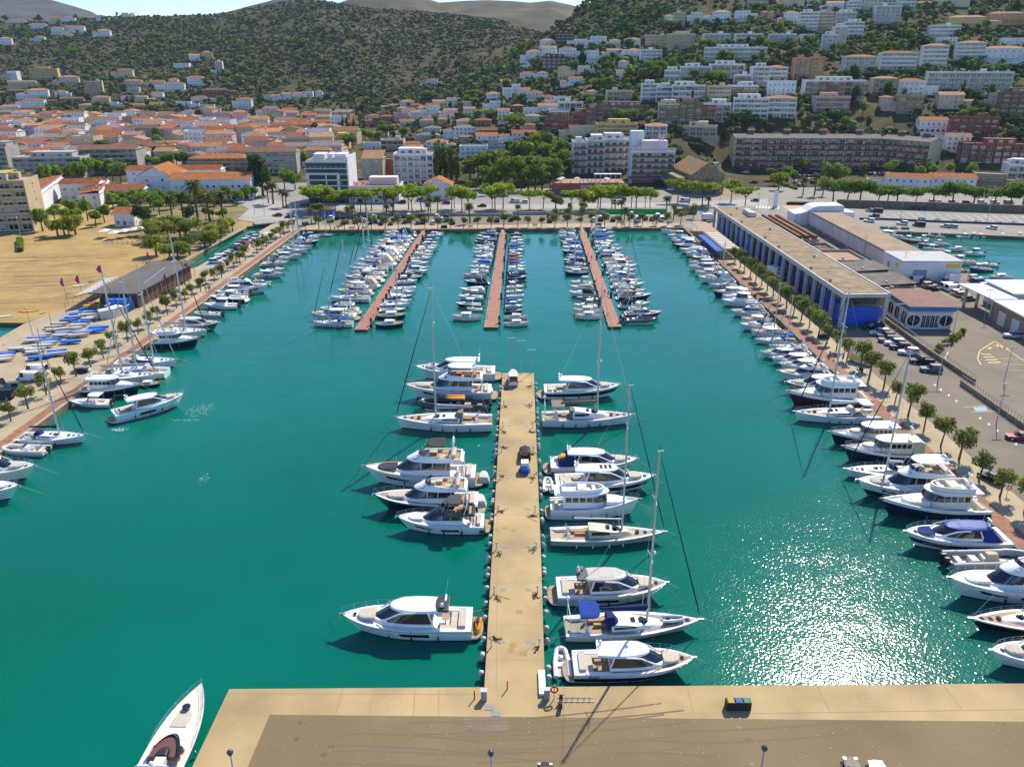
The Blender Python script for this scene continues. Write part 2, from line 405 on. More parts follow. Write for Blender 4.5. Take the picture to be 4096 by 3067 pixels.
# green surface in the far parking, canal-side earth
sheet('green_parking_ground',[('b3',820,196),('b3',1330,196),('b3',1340,206),('b3',810,206)],mat('green paint',(.05,.42,.12),.8),3)
sheet('canal_bank_ground',[('b1',1600,590),('b1',2110,310),('b1',2060,255),('b1',1450,560)],M_earth,-2 + 1)
sheet('warehouse_yard_ground',[('t3',1820,1520),('t3',1950,1600),('t3',1960,1690),('t3',1640,1690),('t3',1640,1650)],M_earth,1)
# ------------------------------------------------------------------ terrain
COLS = [  # (photo column, [(Y, z)...])
 (-1200,[(430,1.1),(800,4),(930,8),(1100,40),(1450,110),(1700,105),(2400,60)]),
 (0,[(430,1.1),(520,2),(860,2.6),(930,4),(1000,20),(1120,46),(1280,78),(1450,119),(1490,127),(1620,115),(2300,60)]),
 (500,[(430,1.1),(520,2),(860,3),(930,8),(1000,21),(1120,47),(1280,79),(1430,117),(1500,137),(1650,122),(2300,60)]),
 (900,[(430,1.1),(520,2),(860,3),(950,14),(1060,34),(1200,62),(1350,98),(1520,141),(1700,128),(2300,60)]),
 (1080,[(430,1.1),(520,2),(880,4),(980,19),(1080,40),(1200,66),(1350,104),(1520,150),(1700,140),(2300,60)]),
 (1300,[(430,1.1),(520,2),(880,6),(1000,23),(1150,58),(1300,103),(1500,162),(1700,155),(2400,80)]),
 (1500,[(430,1.1),(520,2),(800,5),(900,11),(980,20),(1150,58),(1300,98),(1500,147),(1700,140),(2400,80)]),
 (1750,[(430,1.2),(470,4),(560,6.5),(650,12.6),(760,19.7),(880,30),(960,27),(1050,36),(1250,85),(1500,140),(1700,130),(2400,80)]),
 (2000,[(410,1.2),(450,4),(480,7),(520,10.5),(600,20),(680,30),(780,45),(850,60),(900,56),(960,46),(1100,60),(1300,98),(1500,131),(1700,120),(2400,80)]),
 (2200,[(390,1.2),(440,3),(478,10),(515,17.5),(570,25),(640,35),(720,52),(820,73),(900,95),(960,88),(1060,70),(1300,92),(1500,108),(2400,80)]),
 (2350,[(380,1.2),(455,3),(480,11),(520,20),(550,25.5),(620,36),(700,52.5),(790,73),(880,97),(960,127),(1060,110),(1300,95),(2400,80)]),
 (2700,[(385,1.2),(448,3.5),(466,14),(485,21),(515,27),(580,38),(650,53),(720,72),(800,94),(880,120),(1000,155),(1300,200),(2400,150)]),
 (2950,[(425,1.2),(486,3),(498,11),(512,21),(535,29),(562,38.7),(620,53.6),(690,71),(770,93),(860,119),(1000,160),(1300,220),(2400,160)]),
 (3500,[(425,1.2),(490,3),(502,13),(514,23),(535,30),(562,38.7),(620,53.6),(690,71),(770,93),(860,119),(1000,165),(1300,230),(2400,170)]),
 (4096,[(425,1.2),(440,6),(455,15),(470,23),(510,30),(550,38.7),(600,53.6),(670,71),(740,91),(820,116),(1000,165),(1300,230),(2400,170)]),
 (5400,[(425,1.2),(440,6),(455,15),(470,23),(510,30),(550,38.7),(600,53.6),(670,71),(740,91),(820,116),(1000,165),(1300,230),(2400,170)]),
]
YG = np.arange(370,2420,8.0)
SG = np.linspace(-1.05,1.05,260)
_cs = np.array([(c[0] - CX) / F_PX / 1.06 for c in COLS])
_tab = np.array([np.interp(YG,[p[0] for p in c[1]],[p[1] for p in c[1]]) for c in COLS])
def smooth1(a,k,axis):
 ker = np.ones(k) / k
 pad = [(0,0),(0,0)]; pad[axis] = (k // 2,k // 2)
 b = np.pad(a,pad,mode='edge')
 return np.apply_along_axis(lambda r: np.convolve(r,ker,'valid'),axis,b)
HT = np.array([np.interp(SG,_cs,_tab[:,j]) for j in range(len(YG))]).T      # [s, y]
HT = smooth1(smooth1(HT,7,0),3,1)
_rg = np.random.default_rng(3)
def vnoise(x,y,seed):
 xi,yi = np.floor(x).astype(int),np.floor(y).astype(int); fx,fy = x - xi,y - yi
 fx,fy = fx * fx * (3 - 2 * fx),fy * fy * (3 - 2 * fy)
 def h(a,b): return np.modf(np.abs(np.sin(a * 127.1 + b * 311.7 + seed * 74.7) * 43758.5453))[0]
 return (h(xi,yi) * (1 - fx) + h(xi + 1,yi) * fx) * (1 - fy) + (h(xi,yi + 1) * (1 - fx) + h(xi + 1,yi + 1) * fx) * fy
_SX = SG[:,None] * YG[None,:]; _YY = np.broadcast_to(YG[None,:],_SX.shape)
_amp = np.clip((HT - 22) / 60,0,1)
HT = HT + _amp * (9 * (vnoise(_SX / 90,_YY / 90,1) - .5) + 4 * (vnoise(_SX / 35,_YY / 35,2) - .5))
def hgt(x,y):
 x,y = np.asarray(x,float),np.asarray(y,float)
 i = np.clip((x / y - SG[0]) / (SG[1] - SG[0]),0,len(SG) - 1.001); j = np.clip((y - YG[0]) / 8.0,0,len(YG) - 1.001)
 i0,j0 = i.astype(int),j.astype(int); fi,fj = i - i0,j - j0
 return (HT[i0,j0] * (1 - fi) + HT[i0 + 1,j0] * fi) * (1 - fj) + (HT[i0,j0 + 1] * (1 - fi) + HT[i0 + 1,j0 + 1] * fi) * fj
def H(x,y):
 return float(max(hgt(x,y),ZQ)) if y > 372 else ZQ
_ys = np.arange(200,2400,1.5)
def G(px,py):
 """first ground point seen through photo pixel (flat land or terrain)"""
 a,b = (px - CX) / F_PX,(py - CY) / F_PX
 dy,dz = CT - b * ST,-ST - b * CT
 xs,zs = _ys * a / dy,HC + _ys * dz / dy
 h = np.where(_ys > 372,np.maximum(hgt(xs,np.maximum(_ys,372)),ZQ),ZQ)
 k = np.argmax(zs < h)
 if not (zs < h).any(): k = int(np.argmin(zs - h))
 return Vector((xs[k],_ys[k],h[k]))
def hill_mat():
 m = bpy.data.materials.new('hillside earth and scrub'); m.use_nodes = True
 n,l = m.node_tree.nodes,m.node_tree.links; b = n['Principled BSDF']; b.inputs['Roughness'].default_value = 1; b.inputs['Specular IOR Level'].default_value = .1
 g = n.new('ShaderNodeNewGeometry')
 def noise(sc,det,vec=None):
  t = n.new('ShaderNodeTexNoise'); t.inputs['Scale'].default_value = sc; t.inputs['Detail'].default_value = det; t.inputs['Roughness'].default_value = .65
  l.new(vec or g.outputs['Position'],t.inputs['Vector']); return t.outputs[0]
 r1 = n.new('ShaderNodeValToRGB'); l.new(noise(.07,8),r1.inputs[0])
 e = r1.color_ramp.elements; e[0].position = .36; e[0].color = (.046,.050,.018,1); e[1].position = .62; e[1].color = (.112,.084,.040,1)
 x = e.new(.48); x.color = (.074,.066,.027,1)
 r2 = n.new('ShaderNodeValToRGB'); l.new(noise(.16,6),r2.inputs[0])
 e = r2.color_ramp.elements; e[0].position = .62; e[0].color = (0,0,0,1); e[1].position = .68; e[1].color = (1,1,1,1)
 mx = n.new('ShaderNodeMix'); mx.data_type = 'RGBA'; l.new(r2.outputs[0],mx.inputs[0]); l.new(r1.outputs[0],mx.inputs[6]); mx.inputs[7].default_value = (.24,.19,.14,1)
 l.new(mx.outputs[2],b.inputs['Base Color'])
 bp = n.new('ShaderNodeBump'); bp.inputs['Strength'].default_value = .6; bp.inputs['Distance'].default_value = 1.0
 l.new(noise(.25,6),bp.inputs['Height']); l.new(bp.outputs[0],b.inputs['Normal'])
 return m
M_hill = hill_mat()
def grid_mesh(name,X,Y,Z,m):
 ni,nj = X.shape
 me = bpy.data.meshes.new(name)
 v = np.stack([X,Y,Z],-1).reshape(-1,3)
 i,j = np.meshgrid(np.arange(ni - 1),np.arange(nj - 1),indexing='ij')
 a = (i * nj + j).ravel(); f = np.stack([a,a + nj,a + nj + 1,a + 1],-1)
 me.from_pydata(v.tolist(),[],f.tolist()); me.materials.append(m); me.shade_smooth(); me.update()
 return me
struct('hills_terrain',grid_mesh('hills_terrain',_SX,_YY,np.where(_YY < 425,np.minimum(HT,1.1),HT) - .0,M_hill))
# far mountains
def ridge(name,cols,y0,y1,m,base=40,rough=1.0,seed=5):
 s = np.array([(c[0] - CX) / F_PX / 1.1 for c in cols]); zt = np.array([HC + y1 * kk(c[1]) for c in cols])
 sg = np.linspace(s[0],s[-1],160); top = np.interp(sg,s,zt)
 yy = np.concatenate([np.linspace(y0,y1,40),np.linspace(y1 * 1.04,y1 * 1.3,8)])
 t = np.clip((yy - y0) / (y1 - y0),0,1) ** 1.15
 back = np.clip((yy - y1) / (y1 * .3),0,1)
 X = sg[:,None] * yy[None,:]; Y = np.broadcast_to(yy[None,:],X.shape)
 Z = base + (top[:,None] - base) * (t * (1 - .6 * back))[None,:]
 tt = (t * (1 - t))[None,:] * 4 * (back == 0)[None,:]
 Z = Z + rough * (vnoise(X / 260,Y / 260,seed) - .5) * 60 * tt + rough * (vnoise(X / 90,Y / 90,seed + 1) - .5) * 26 * (tt + .15)
 struct(name,grid_mesh(name,X,Y,Z,m))
M_far = mat('far hillside',(.085,.085,.078),1,spec=.1,noise=(.012,.6,1.25,9,1))
ridge('far_mountain_terrain',[(-2200,-250),(-900,-190),(-200,-80),(0,-45),(110,-30),(230,2),(300,22),(370,45),(420,75),(520,140),(700,220)],1900,3400,M_far)
ridge('far_hill_terrain',[(800,120),(880,56),(960,38),(1030,18),(1100,0),(1180,-12),(1300,10),(1420,30),(1600,90)],1900,2900,M_far,seed=9)
ridge('tan_hill_terrain',[(1200,90),(1380,6),(1450,-14),(1560,-30),(1690,-12),(1760,12),(1850,6),(1950,2),(2050,6),(2120,12),(2200,4),(2280,20),(2340,36),(2450,60),(2700,120)],1750,2500,mat('dry tan hillside',(.125,.108,.062),1,spec=.1,noise=(.015,.6,1.2,9,1)),seed=13,rough=.6)
# ------------------------------------------------------------------ boat building blocks (x forward, z up from the waterline)
def hull_f(t,bowp,tr,dbl=False):
 """half-beam factor along the hull, t=0 stern .. 1 bow"""
 if dbl: return max(1 - abs(2 * t - 1) ** 2.6,0.0) ** .75
 a = tr + (1 - tr) * min(t / .4,1) ** .8
 return a * (1 - max((t - .38) / .62,0) ** bowp)
def hull_parts(L,B,zs,zb,bowp=2.3,tr=.9,rake=.12,bands=None,wlw=.8,dbl=False,cock=(0,0,0),n=18,deckm=None,rail=None,boot=None,gun=.0):
 """hull shell with colour bands [(frac, material)], deck with a sunk cockpit cock=(t0, t1, drop); returns {name: mesh}"""
 bands = bands or [(1.0,M_gel)]
 fr = [0.0] + [b_[0] for b_ in bands]
 def sheer(t): return zs + (zb - zs) * (t ** 1.8) + (0.18 * L / 7 * (1 - t) ** 3 if dbl else 0)
 def pt(t,fz):        # fz: 0 waterline .. 1 sheer
  z = sheer(t) * fz; f = hull_f(t,bowp,tr,dbl) * B / 2
  wl = wlw * (1 - .55 * t ** 3)
  w = f * (wl + (1 - wl) * fz ** .7)
  x = -L / 2 + t * (L - rake * L * (1 - fz)) + (rake * L * .5 * (1 - fz) * (1 - t) ** 4 if dbl else 0)
  return x,w,z
 ts = [i / n for i in range(n)] + [.985,1.0]
 lv = sorted(set(fr + [.5]))
 hb = MB(); mats_l = []
 for a in range(len(lv) - 1):
  mid = (lv[a] + lv[a + 1]) / 2
  mats_l.append(next(b_[1] for b_ in bands if mid <= b_[0]))
 for sgn in (1,-1):
  R = []
  for t in ts:
   r = [(lambda p: (p[0],sgn * p[1] * .9,-.35))(pt(t,0)),(lambda p: (p[0],sgn * p[1],.0))(pt(t,0))]
   r.append((lambda p: (p[0],sgn * p[1],.12))(pt(t,.0)))
   for fz in lv[1:]: x,w,z = pt(t,fz); r.append((x,sgn * w,max(z,.13)))
   R.append(r if sgn > 0 else r)
  ml = [M_anti,boot or M_anti] + mats_l
  o = len(hb.v); m_ = len(R[0])
  hb.v += [p for r in R for p in r]
  for i in range(len(R) - 1):
   for k in range(m_ - 1):
    f = (o + i * m_ + k,o + (i + 1) * m_ + k,o + (i + 1) * m_ + k + 1,o + i * m_ + k + 1)
    hb.f.append(f if sgn < 0 else f[::-1]); hb.m.append(hb.mi(ml[min(k,len(ml) - 1)]))
 # transom
 lo,hi = [],[]
 for sgn in (1,-1):
  x,w,z = pt(0,0); lo.append((x,sgn * w,-.3)); x,w,z = pt(0,1); hi.append((x,sgn * w,z))
 hb.add([lo[0],hi[0],hi[1],lo[1]],[(0,1,2,3)],bands[-1][1])
 out = {'hull': hb.mesh('hull',50)}
 # deck with gunwale lip and sunk cockpit
 db = MB(); R = []; t0,t1,dr = cock
 for t in ts:
  x,w,z = pt(t,1); wi = max(w - .05 * B,w * .2)
  d = dr if t0 <= t < t1 else 0
  wc = max(w - (.14 * B if d else .09 * B),w * .1)
  R.append([(x,w,z),(x,w,z + gun),(x,wi,z + gun),(x,wi,z - .04),(x,wc,z - .04),(x,wc,z - .05 - d),(x,-wc,z - .05 - d),(x,-wc,z - .04),(x,-wi,z - .04),(x,-wi,z + gun),(x,-w,z + gun),(x,-w,z)])
 dm = deckm or M_gel
 db.rings(R,None,closed=False,mats=[M_gel] * 5 + [dm] + [M_gel] * 5 if not rail else [M_gel,rail,M_gel,dm,M_gel,dm,M_gel,dm,M_gel,rail,M_gel])
 if t0 == 0 and dr:
  x,w,z = pt(0,1); db.add([(x - .01,w * .9,z),(x - .01,-w * .9,z),(x - .01,-w * .9,z - dr),(x - .01,w * .9,z - dr)],[(0,1,2,3)],M_gel)
 out['deck'] = db.mesh('deck',40)
 return out,sheer,pt
def outl(xa,xb,w,p,n=14,ws=None):
 """plan outline, square aft end at xa, rounded nose at xb (p: 2 round, 4 blunt)"""
 ws = ws if ws is not None else w
 pts = []
 for i in range(n + 1):
  s = i / n; s = 1 - (1 - s) ** 1.7
  h = (ws + (w - ws) * min(s * 2.2,1)) * max(1 - s ** p,0) ** .5
  pts.append((xa + (xb - xa) * s,h))
 return pts + [(x,-y) for x,y in reversed(pts[:-1])]
def slab_mb(b,xa,xb,w,z0,z1,p=3,rf=0.0,ra=0.0,inset=.06,crown=.05,m=None,mtop=None,ws=None,M=None,bot=False,topw=None,slope=0.0):
 """rounded lozenge: cabin trunks, glass bands, roofs, cushions, coamings. slope lowers the nose end of the top"""
 o0 = outl(xa,xb,w,p,ws=ws); w1 = topw if topw else w * (1 - inset)
 o1 = outl(xa + ra,xb - rf,w1,p,ws=ws and ws * w1 / w)
 k = max(xb - rf - xa - ra,.01)
 zt = lambda x: z1 - slope * max((x - xa - ra) / k,0) ** 1.5
 r0 = [(x,y,z0) for x,y in o0]; r1 = [(x,y,zt(x)) for x,y in o1]
 cx = (xa + ra + xb - rf) / 2
 r2 = [(cx + (x - cx) * .9,y * .75,zt(x) + crown * .7) for x,y in o1]
 b.rings([r0,r1],m,True,bot,False,M=M)
 b.rings([r1,r2],mtop or m,True,False,False,M=M)
 # close the top with strips across
 n = len(r2); o = len(b.v); vs = r2 if M is None else [tuple(M @ Vector(p_)) for p_ in r2]
 b.v += [tuple(v) for v in vs]; k_ = b.mi(mtop or m)
 for i in range(n // 2):
  a,c = i,n - 1 - i
  if a + 1 >= c: break
  b.f.append((o + a,o + a + 1,o + c - 1,o + c) if c - 1 > a + 1 else (o + a,o + a + 1,o + c)); b.m.append(k_)
 return b
def slab(name,*a,**k):
 b = MB(); slab_mb(b,*a,**k); return b.mesh(name,35)
def rail_mesh(pt,sheer,t0,t1,h=.55,inw=.06,n=12,r=.022,post=2):
 b = MB()
 for sgn in (1,-1):
  top = []
  for i in range(n + 1):
   t = t0 + (t1 - t0) * i / n; x,w,z = pt(t,1)
   top.append((x - (0 if t < .97 else .0),sgn * max(w - inw,0),z + h * min(1,.35 + i * .3)))
   if i % post == 0: b.tube([(x,sgn * max(w - inw,0),z),top[-1]],r * .8,4,M_chrome,False)
  b.tube(top,r,4,M_chrome,False)
  b.tube([(p_[0],p_[1],p_[2] - h * .45) for p_ in top[1:]],r * .6,4,M_chrome,False)
 return b.mesh('bow_rail')
def fenders(pt,sides=(1,-1),ts=(.25,.45,.62),m=M_black,r=.13,ln=.55):
 out = []
 for s_ in sides:
  for t in ts:
   b = MB(); x,w,z = pt(t,1); x0,w0,_ = pt(t,.35); c = max(w,w0) + r; zt_ = max(z * .62,ln + .1)
   b.tube([(x,s_ * c,zt_),(x,s_ * c,zt_ - .08),(x,s_ * c,zt_ - ln + .08),(x,s_ * c,zt_ - ln)],r,6,m,True,rs=[r * .4,r,r,r * .4])
   b.tube([(x,s_ * w,z),(x,s_ * c,zt_ - .02)],.015,3,m,False); out.append(E('fender',b.mesh('fender',60)))
 return out
def window_strip(pt,t0,t1,f0,f1,taper=.6,n=8,m=M_glass,off=.015,sides=(1,-1)):
 """dark glass let into the hull side between height fractions f0..f1"""
 b = MB()
 for s_ in sides:
  R = []
  for i in range(n + 1):
   u = i / n; t = t0 + (t1 - t0) * u; fm = f0 + (f1 - f0) * (1 - taper * u) if taper >= 0 else f0 + (f1 - f0) * (1 + taper * (1 - u))
   x,w,z = pt(t,f0); x2,w2,z2 = pt(t,max(fm,f0 + .02))
   R.append([(x,s_ * (w + off),z),(x2,s_ * (w2 + off),z2)] if s_ < 0 else [(x2,s_ * (w2 + off),z2),(x,s_ * (w + off),z)])
  b.rings(R,m,closed=False)
 return b.mesh('hull_window')
def outboard_mesh(x,y,z,s_=1.0,m=None):
 b = MB(); m = m or M_black
 slab_mb(b,x - .62 * s_,x - .02,.2 * s_,z + .45 * s_,z + .85 * s_,p=3,inset=.15,m=m,bot=True)
 b.box(x - .42 * s_,x - .18 * s_,y - .09 * s_ if False else -.09 * s_,.09 * s_,z - .5,z + .5 * s_,m)
 b.box(x - .18 * s_,x + .1,-.14 * s_,.14 * s_,z + .1,z + .45 * s_,m)
 b.v = [(p_[0],p_[1] + y,p_[2]) for p_ in b.v]
 return b.mesh('outboard_motor',40)
def seats(boxes,col,m=None,nm='seat'):
 out = []
 for bx_ in boxes: b = MB(); b.box(*bx_,m or M_cloth); out.append((nm,b.mesh(nm),col,()))
 return out
BEIGE,NAVYC,TAN,GREYC,CREAM = (.52,.45,.36),(.012,.028,.11),(.42,.33,.22),(.22,.22,.22),(.66,.60,.48)
def E(n_,me,c=WHITE,kids=()): return (n_,me,c,kids)
# ---- coupe motor yacht: hardtop with a raked wrap-around glass band
def coupe(L=15,B=4.4,zs=1.25,zb=2.0,style='hardtop',stripe=None,hullm=None,winband=True,roofc=WHITE,pad=BEIGE,cockc=BEIGE,aft='sofa',black_aft=False,skylights=False,jet=False,teakfore=False,canvas=None,platform=True,fender=M_black,rake=.13,glassx=(-.18,.255),low=False):
 k = L / 15
 st = stripe
 bands = [(1.0,M_gel)] if not st else [(st[0],M_gel),(st[1],st[2]),(1.0,M_gel)]
 if hullm: bands = [(.86,hullm),(1.0,M_gel)]
 hp,sheer,pt = hull_parts(L,B,zs,zb,3.5,.94,rake,bands,cock=(0,.30,.5),deckm=M_teak if teakfore else None)
 X = lambda f: f * L
 out = [E('hull',hp['hull']),E('deck',hp['deck'])]
 zd = lambda f: sheer(f + .5)
 b = MB(); slab_mb(b,X(-.21),X(.38),B * .38,zd(0) - .06,zd(.1) + .5 * k,p=2.5,rf=X(.09),inset=.1,crown=.08,m=M_gel,slope=.28 * k)
 out.append(E('coachroof',b.mesh('coachroof',40)))
 z1 = zd(0) + .28 * k; z2 = z1 + (.85 if low else 1.05) * k
 xa,xb = X(glassx[0] - .03),X(glassx[1])
 out.append(E('side_glass',slab('side_glass',xa,xb,B * .372,z1,z2,p=3.0,rf=X(.15),ra=X(.03),inset=.16,crown=0,m=M_glass)))
 for s_ in (1,-1):
  b = MB()
  b.tube([(xb - X(.045),s_ * B * .27,z1 + .05),(xb - X(.11),s_ * B * .335,z1 + .4 * k),(X(.04),s_ * B * .325,z2 - .1),(X(-.08),s_ * B * .325,z2)],.09 * k,5,M_gel,False); b.tube([(xa + .05,s_ * B * .372,z1),(xa + X(.035),s_ * B * .33,z2)],.10 * k,5,M_gel,False)
  out.append(E('window_pillar',b.mesh('window_pillar',40)))
 ra_ = xa - X(.10) if style == 'hardtop' else xa
 roof = slab('hardtop',ra_,X(glassx[1] - .13),B * .345,z2 - .03,z2 + .13 * k,p=4,rf=.1,inset=.1,crown=.10 * k,m=M_gel,bot=True,ws=B * .29)
 kids = []
 if skylights:
  b = MB()
  for i in range(3): b.box(X(-.06 + i * .045),X(-.035 + i * .045),-B * .13,B * .13,z2 + .2 * k,z2 + .235 * k,M_glass)
  kids.append(E('skylight',b.mesh('skylight')))
 else:
  b = MB(); b.box(X(-.13),X(-.02),-B * .17,B * .17,z2 + .19 * k,z2 + .225 * k,M_gel)
  b.box(X(-.01),X(.0),-B * .2,B * .2,z2 + .16 * k,z2 + .22 * k,M_gel)
  kids.append(E('sunroof_panel',b.mesh('sunroof_panel'),roofc))
 out.append(E('hardtop',roof,roofc,kids))
 if black_aft:
  out.append(E('aft_roof_panel',slab('aft_roof_panel',ra_ - X(.02),ra_ + X(.085),B * .31,z2 + .1 * k,z2 + .21 * k,p=9,inset=.05,crown=.04,m=M_black)))
 # fore sunpad, hatch
 b = MB(); slab_mb(b,X(.235),X(.37),B * .23,zd(.28) + .16 * k,zd(.28) + .36 * k,p=4,inset=.08,crown=.05,m=M_cloth,slope=.06)
 out.append(E('sun_pad',b.mesh('sun_pad',40),pad))
 b = MB(); b.box(X(.385),X(.41),-.22 * k,.22 * k,zd(.39) - .02,zd(.39) + .08,M_glass)
 out.append(E('deck_hatch',b.mesh('deck_hatch')))
 b = MB(); b.box(X(-.1),X(-.098),0,0,0,0,M_glass)
 # cockpit seats, table, platform
 zc = zs - .5
 if canvas:
  out.append(E('cockpit_canvas',slab('cockpit_canvas',X(-.41),xa + X(.02),B * .40,zs + .02,z2 - .12,p=9,ra=X(.10),inset=.22,crown=.1,m=M_cloth),canvas))
 else:
  b = MB(); b.box(X(-.455),X(-.40),-B * .33,B * .33,zc,zc + .75,M_cloth); b.box(X(-.40),X(-.34),-B * .33,B * .33,zc,zc + .42,M_cloth)
  b.box(X(-.34),X(-.24),B * .2,B * .33,zc,zc + .45,M_cloth)
  out.append(E('cockpit_seat',b.mesh('cockpit_seat'),cockc))
  b = MB(); b.box(X(-.325),X(-.27),-B * .16,B * .08,zc + .62,zc + .68,M_teak); b.box(X(-.30),X(-.29),-.08,.0,zc,zc + .62,M_chrome)
  out.append(E('cockpit_table',b.mesh('cockpit_table')))
 if platform:
  b = MB(); slab_mb(b,X(-.50),X(-.585),B * .42,.32,.46,p=4,inset=.02,crown=0,m=M_gel,mtop=M_teak,bot=True)
  out.append(E('swim_platform',b.mesh('swim_platform',40)))
 b = MB(); b.box(X(-.5),X(-.455),-B * .4,B * .4,.4,zs + .02,M_gel)
 out.append(E('transom_garage',b.mesh('transom_garage')))
 # radar mast, domes, aerials
 b = MB(); xr = ra_ + .35 * k
 b.tube([(xr,0,z2 + .15 * k),(xr - .25 * k,0,z2 + .75 * k)],.07 * k,5,M_gel); b.ball((xr + .15,B * .16,z2 + .42 * k),.24 * k,M_gel,10,6); b.tube([(xr + .15,B * .16,z2 + .1 * k),(xr + .15,B * .16,z2 + .3 * k)],.1 * k,6,M_gel)
 b.box(xr - .4 * k,xr - .2 * k,-.5 * k,.5 * k,z2 + .72 * k,z2 + .84 * k,M_gel)
 b.tube([(xr,-B * .22,z2),(xr - .5 * k,-B * .24,z2 + 2.1 * k)],.018,3,M_gel,False)
 out.append(E('radar_mast',b.mesh('radar_mast',40)))
 out.append(E('bow_rail',rail_mesh(pt,sheer,.48,1.0,.6 * k)))
 out.extend(fenders(pt,m=fender))
 b = MB(); x,w,z = pt(1,1); b.box(x - .45,x + .28,-.10,.10,z - .12,z + .03,M_chrome); b.ball((x + .22,0,z - .22),.16,M_chrome,6,4)
 out.append(E('anchor',b.mesh('anchor')))
 if winband:
  for s_ in (1,-1): out.append(E('hull_window',window_strip(pt,.34,.58,.40,.68,.15,sides=(s_,))))
 if jet: out += jetski(X(-.545),0,.46,math.pi / 2)
 return out
def jetski(x,y,z,rz=0.0,c=(.80,.30,.02)):
 M = Matrix.Translation((x,y,z)) @ Matrix.Rotation(rz,4,'Z')
 b = MB(); slab_mb(b,-1.2,1.35,.5,.0,.42,p=2.4,rf=.2,inset=.18,crown=.12,m=M_gel,M=M,bot=True)
 me = b.mesh('jet_ski',40)
 b2 = MB(); slab_mb(b2,-.95,.1,.22,.42,.72,p=3,inset=.2,m=M_black,M=M); b2.tube([(.35,-.38,.86),(.45,0,.8),(.35,.38,.86)],.04,5,M_black,M=M)
 b2.tube([(.45,0,.45),(.42,0,.82)],.1,6,M_black,M=M)
 return [E('jet_ski',me,c,[E('jet_ski_seat',b2.mesh('jet_ski_seat',40))])]
def tender_parts(L=3.2,c=(.72,.72,.72),motor=True):
 B = L * .46; r = L * .062
 b = MB(); path = []
 for i in range(15):
  t = i / 14; a = math.pi * (t - .5)
  path.append((L * .18 + math.cos(a) * L * .30 if 3 < i < 11 else (-L / 2 if i in (0,14) else -L / 2 + (L * .68) * (min(i,14 - i) / 4)),(B / 2 - r) * (math.sin(a) if 3 < i < 11 else (-1 if i < 7 else 1)),r + .05 + .08 * math.exp(-((i - 7) / 2.5) ** 2)))
 b.tube(path,r,8,M_gel)
 out = [E('inflatable_tube',b.mesh('inflatable_tube',60),c)]
 b = MB(); slab_mb(b,-L * .42,L * .38,B * .36,.0,.12,p=2.5,inset=.05,crown=0,m=M_plain,bot=True)
 out.append(E('floor',b.mesh('floor'),(.45,.45,.45)))
 out += seats([(-L * .12,L * .02,-B * .3,B * .3,.12,.32),(L * .12,L * .2,-.18,.18,.12,.55)],(.7,.7,.68),M_plain)
 if motor: out.append(E('outboard_motor',outboard_mesh(-L * .46,0,.05,.65)))
 return out
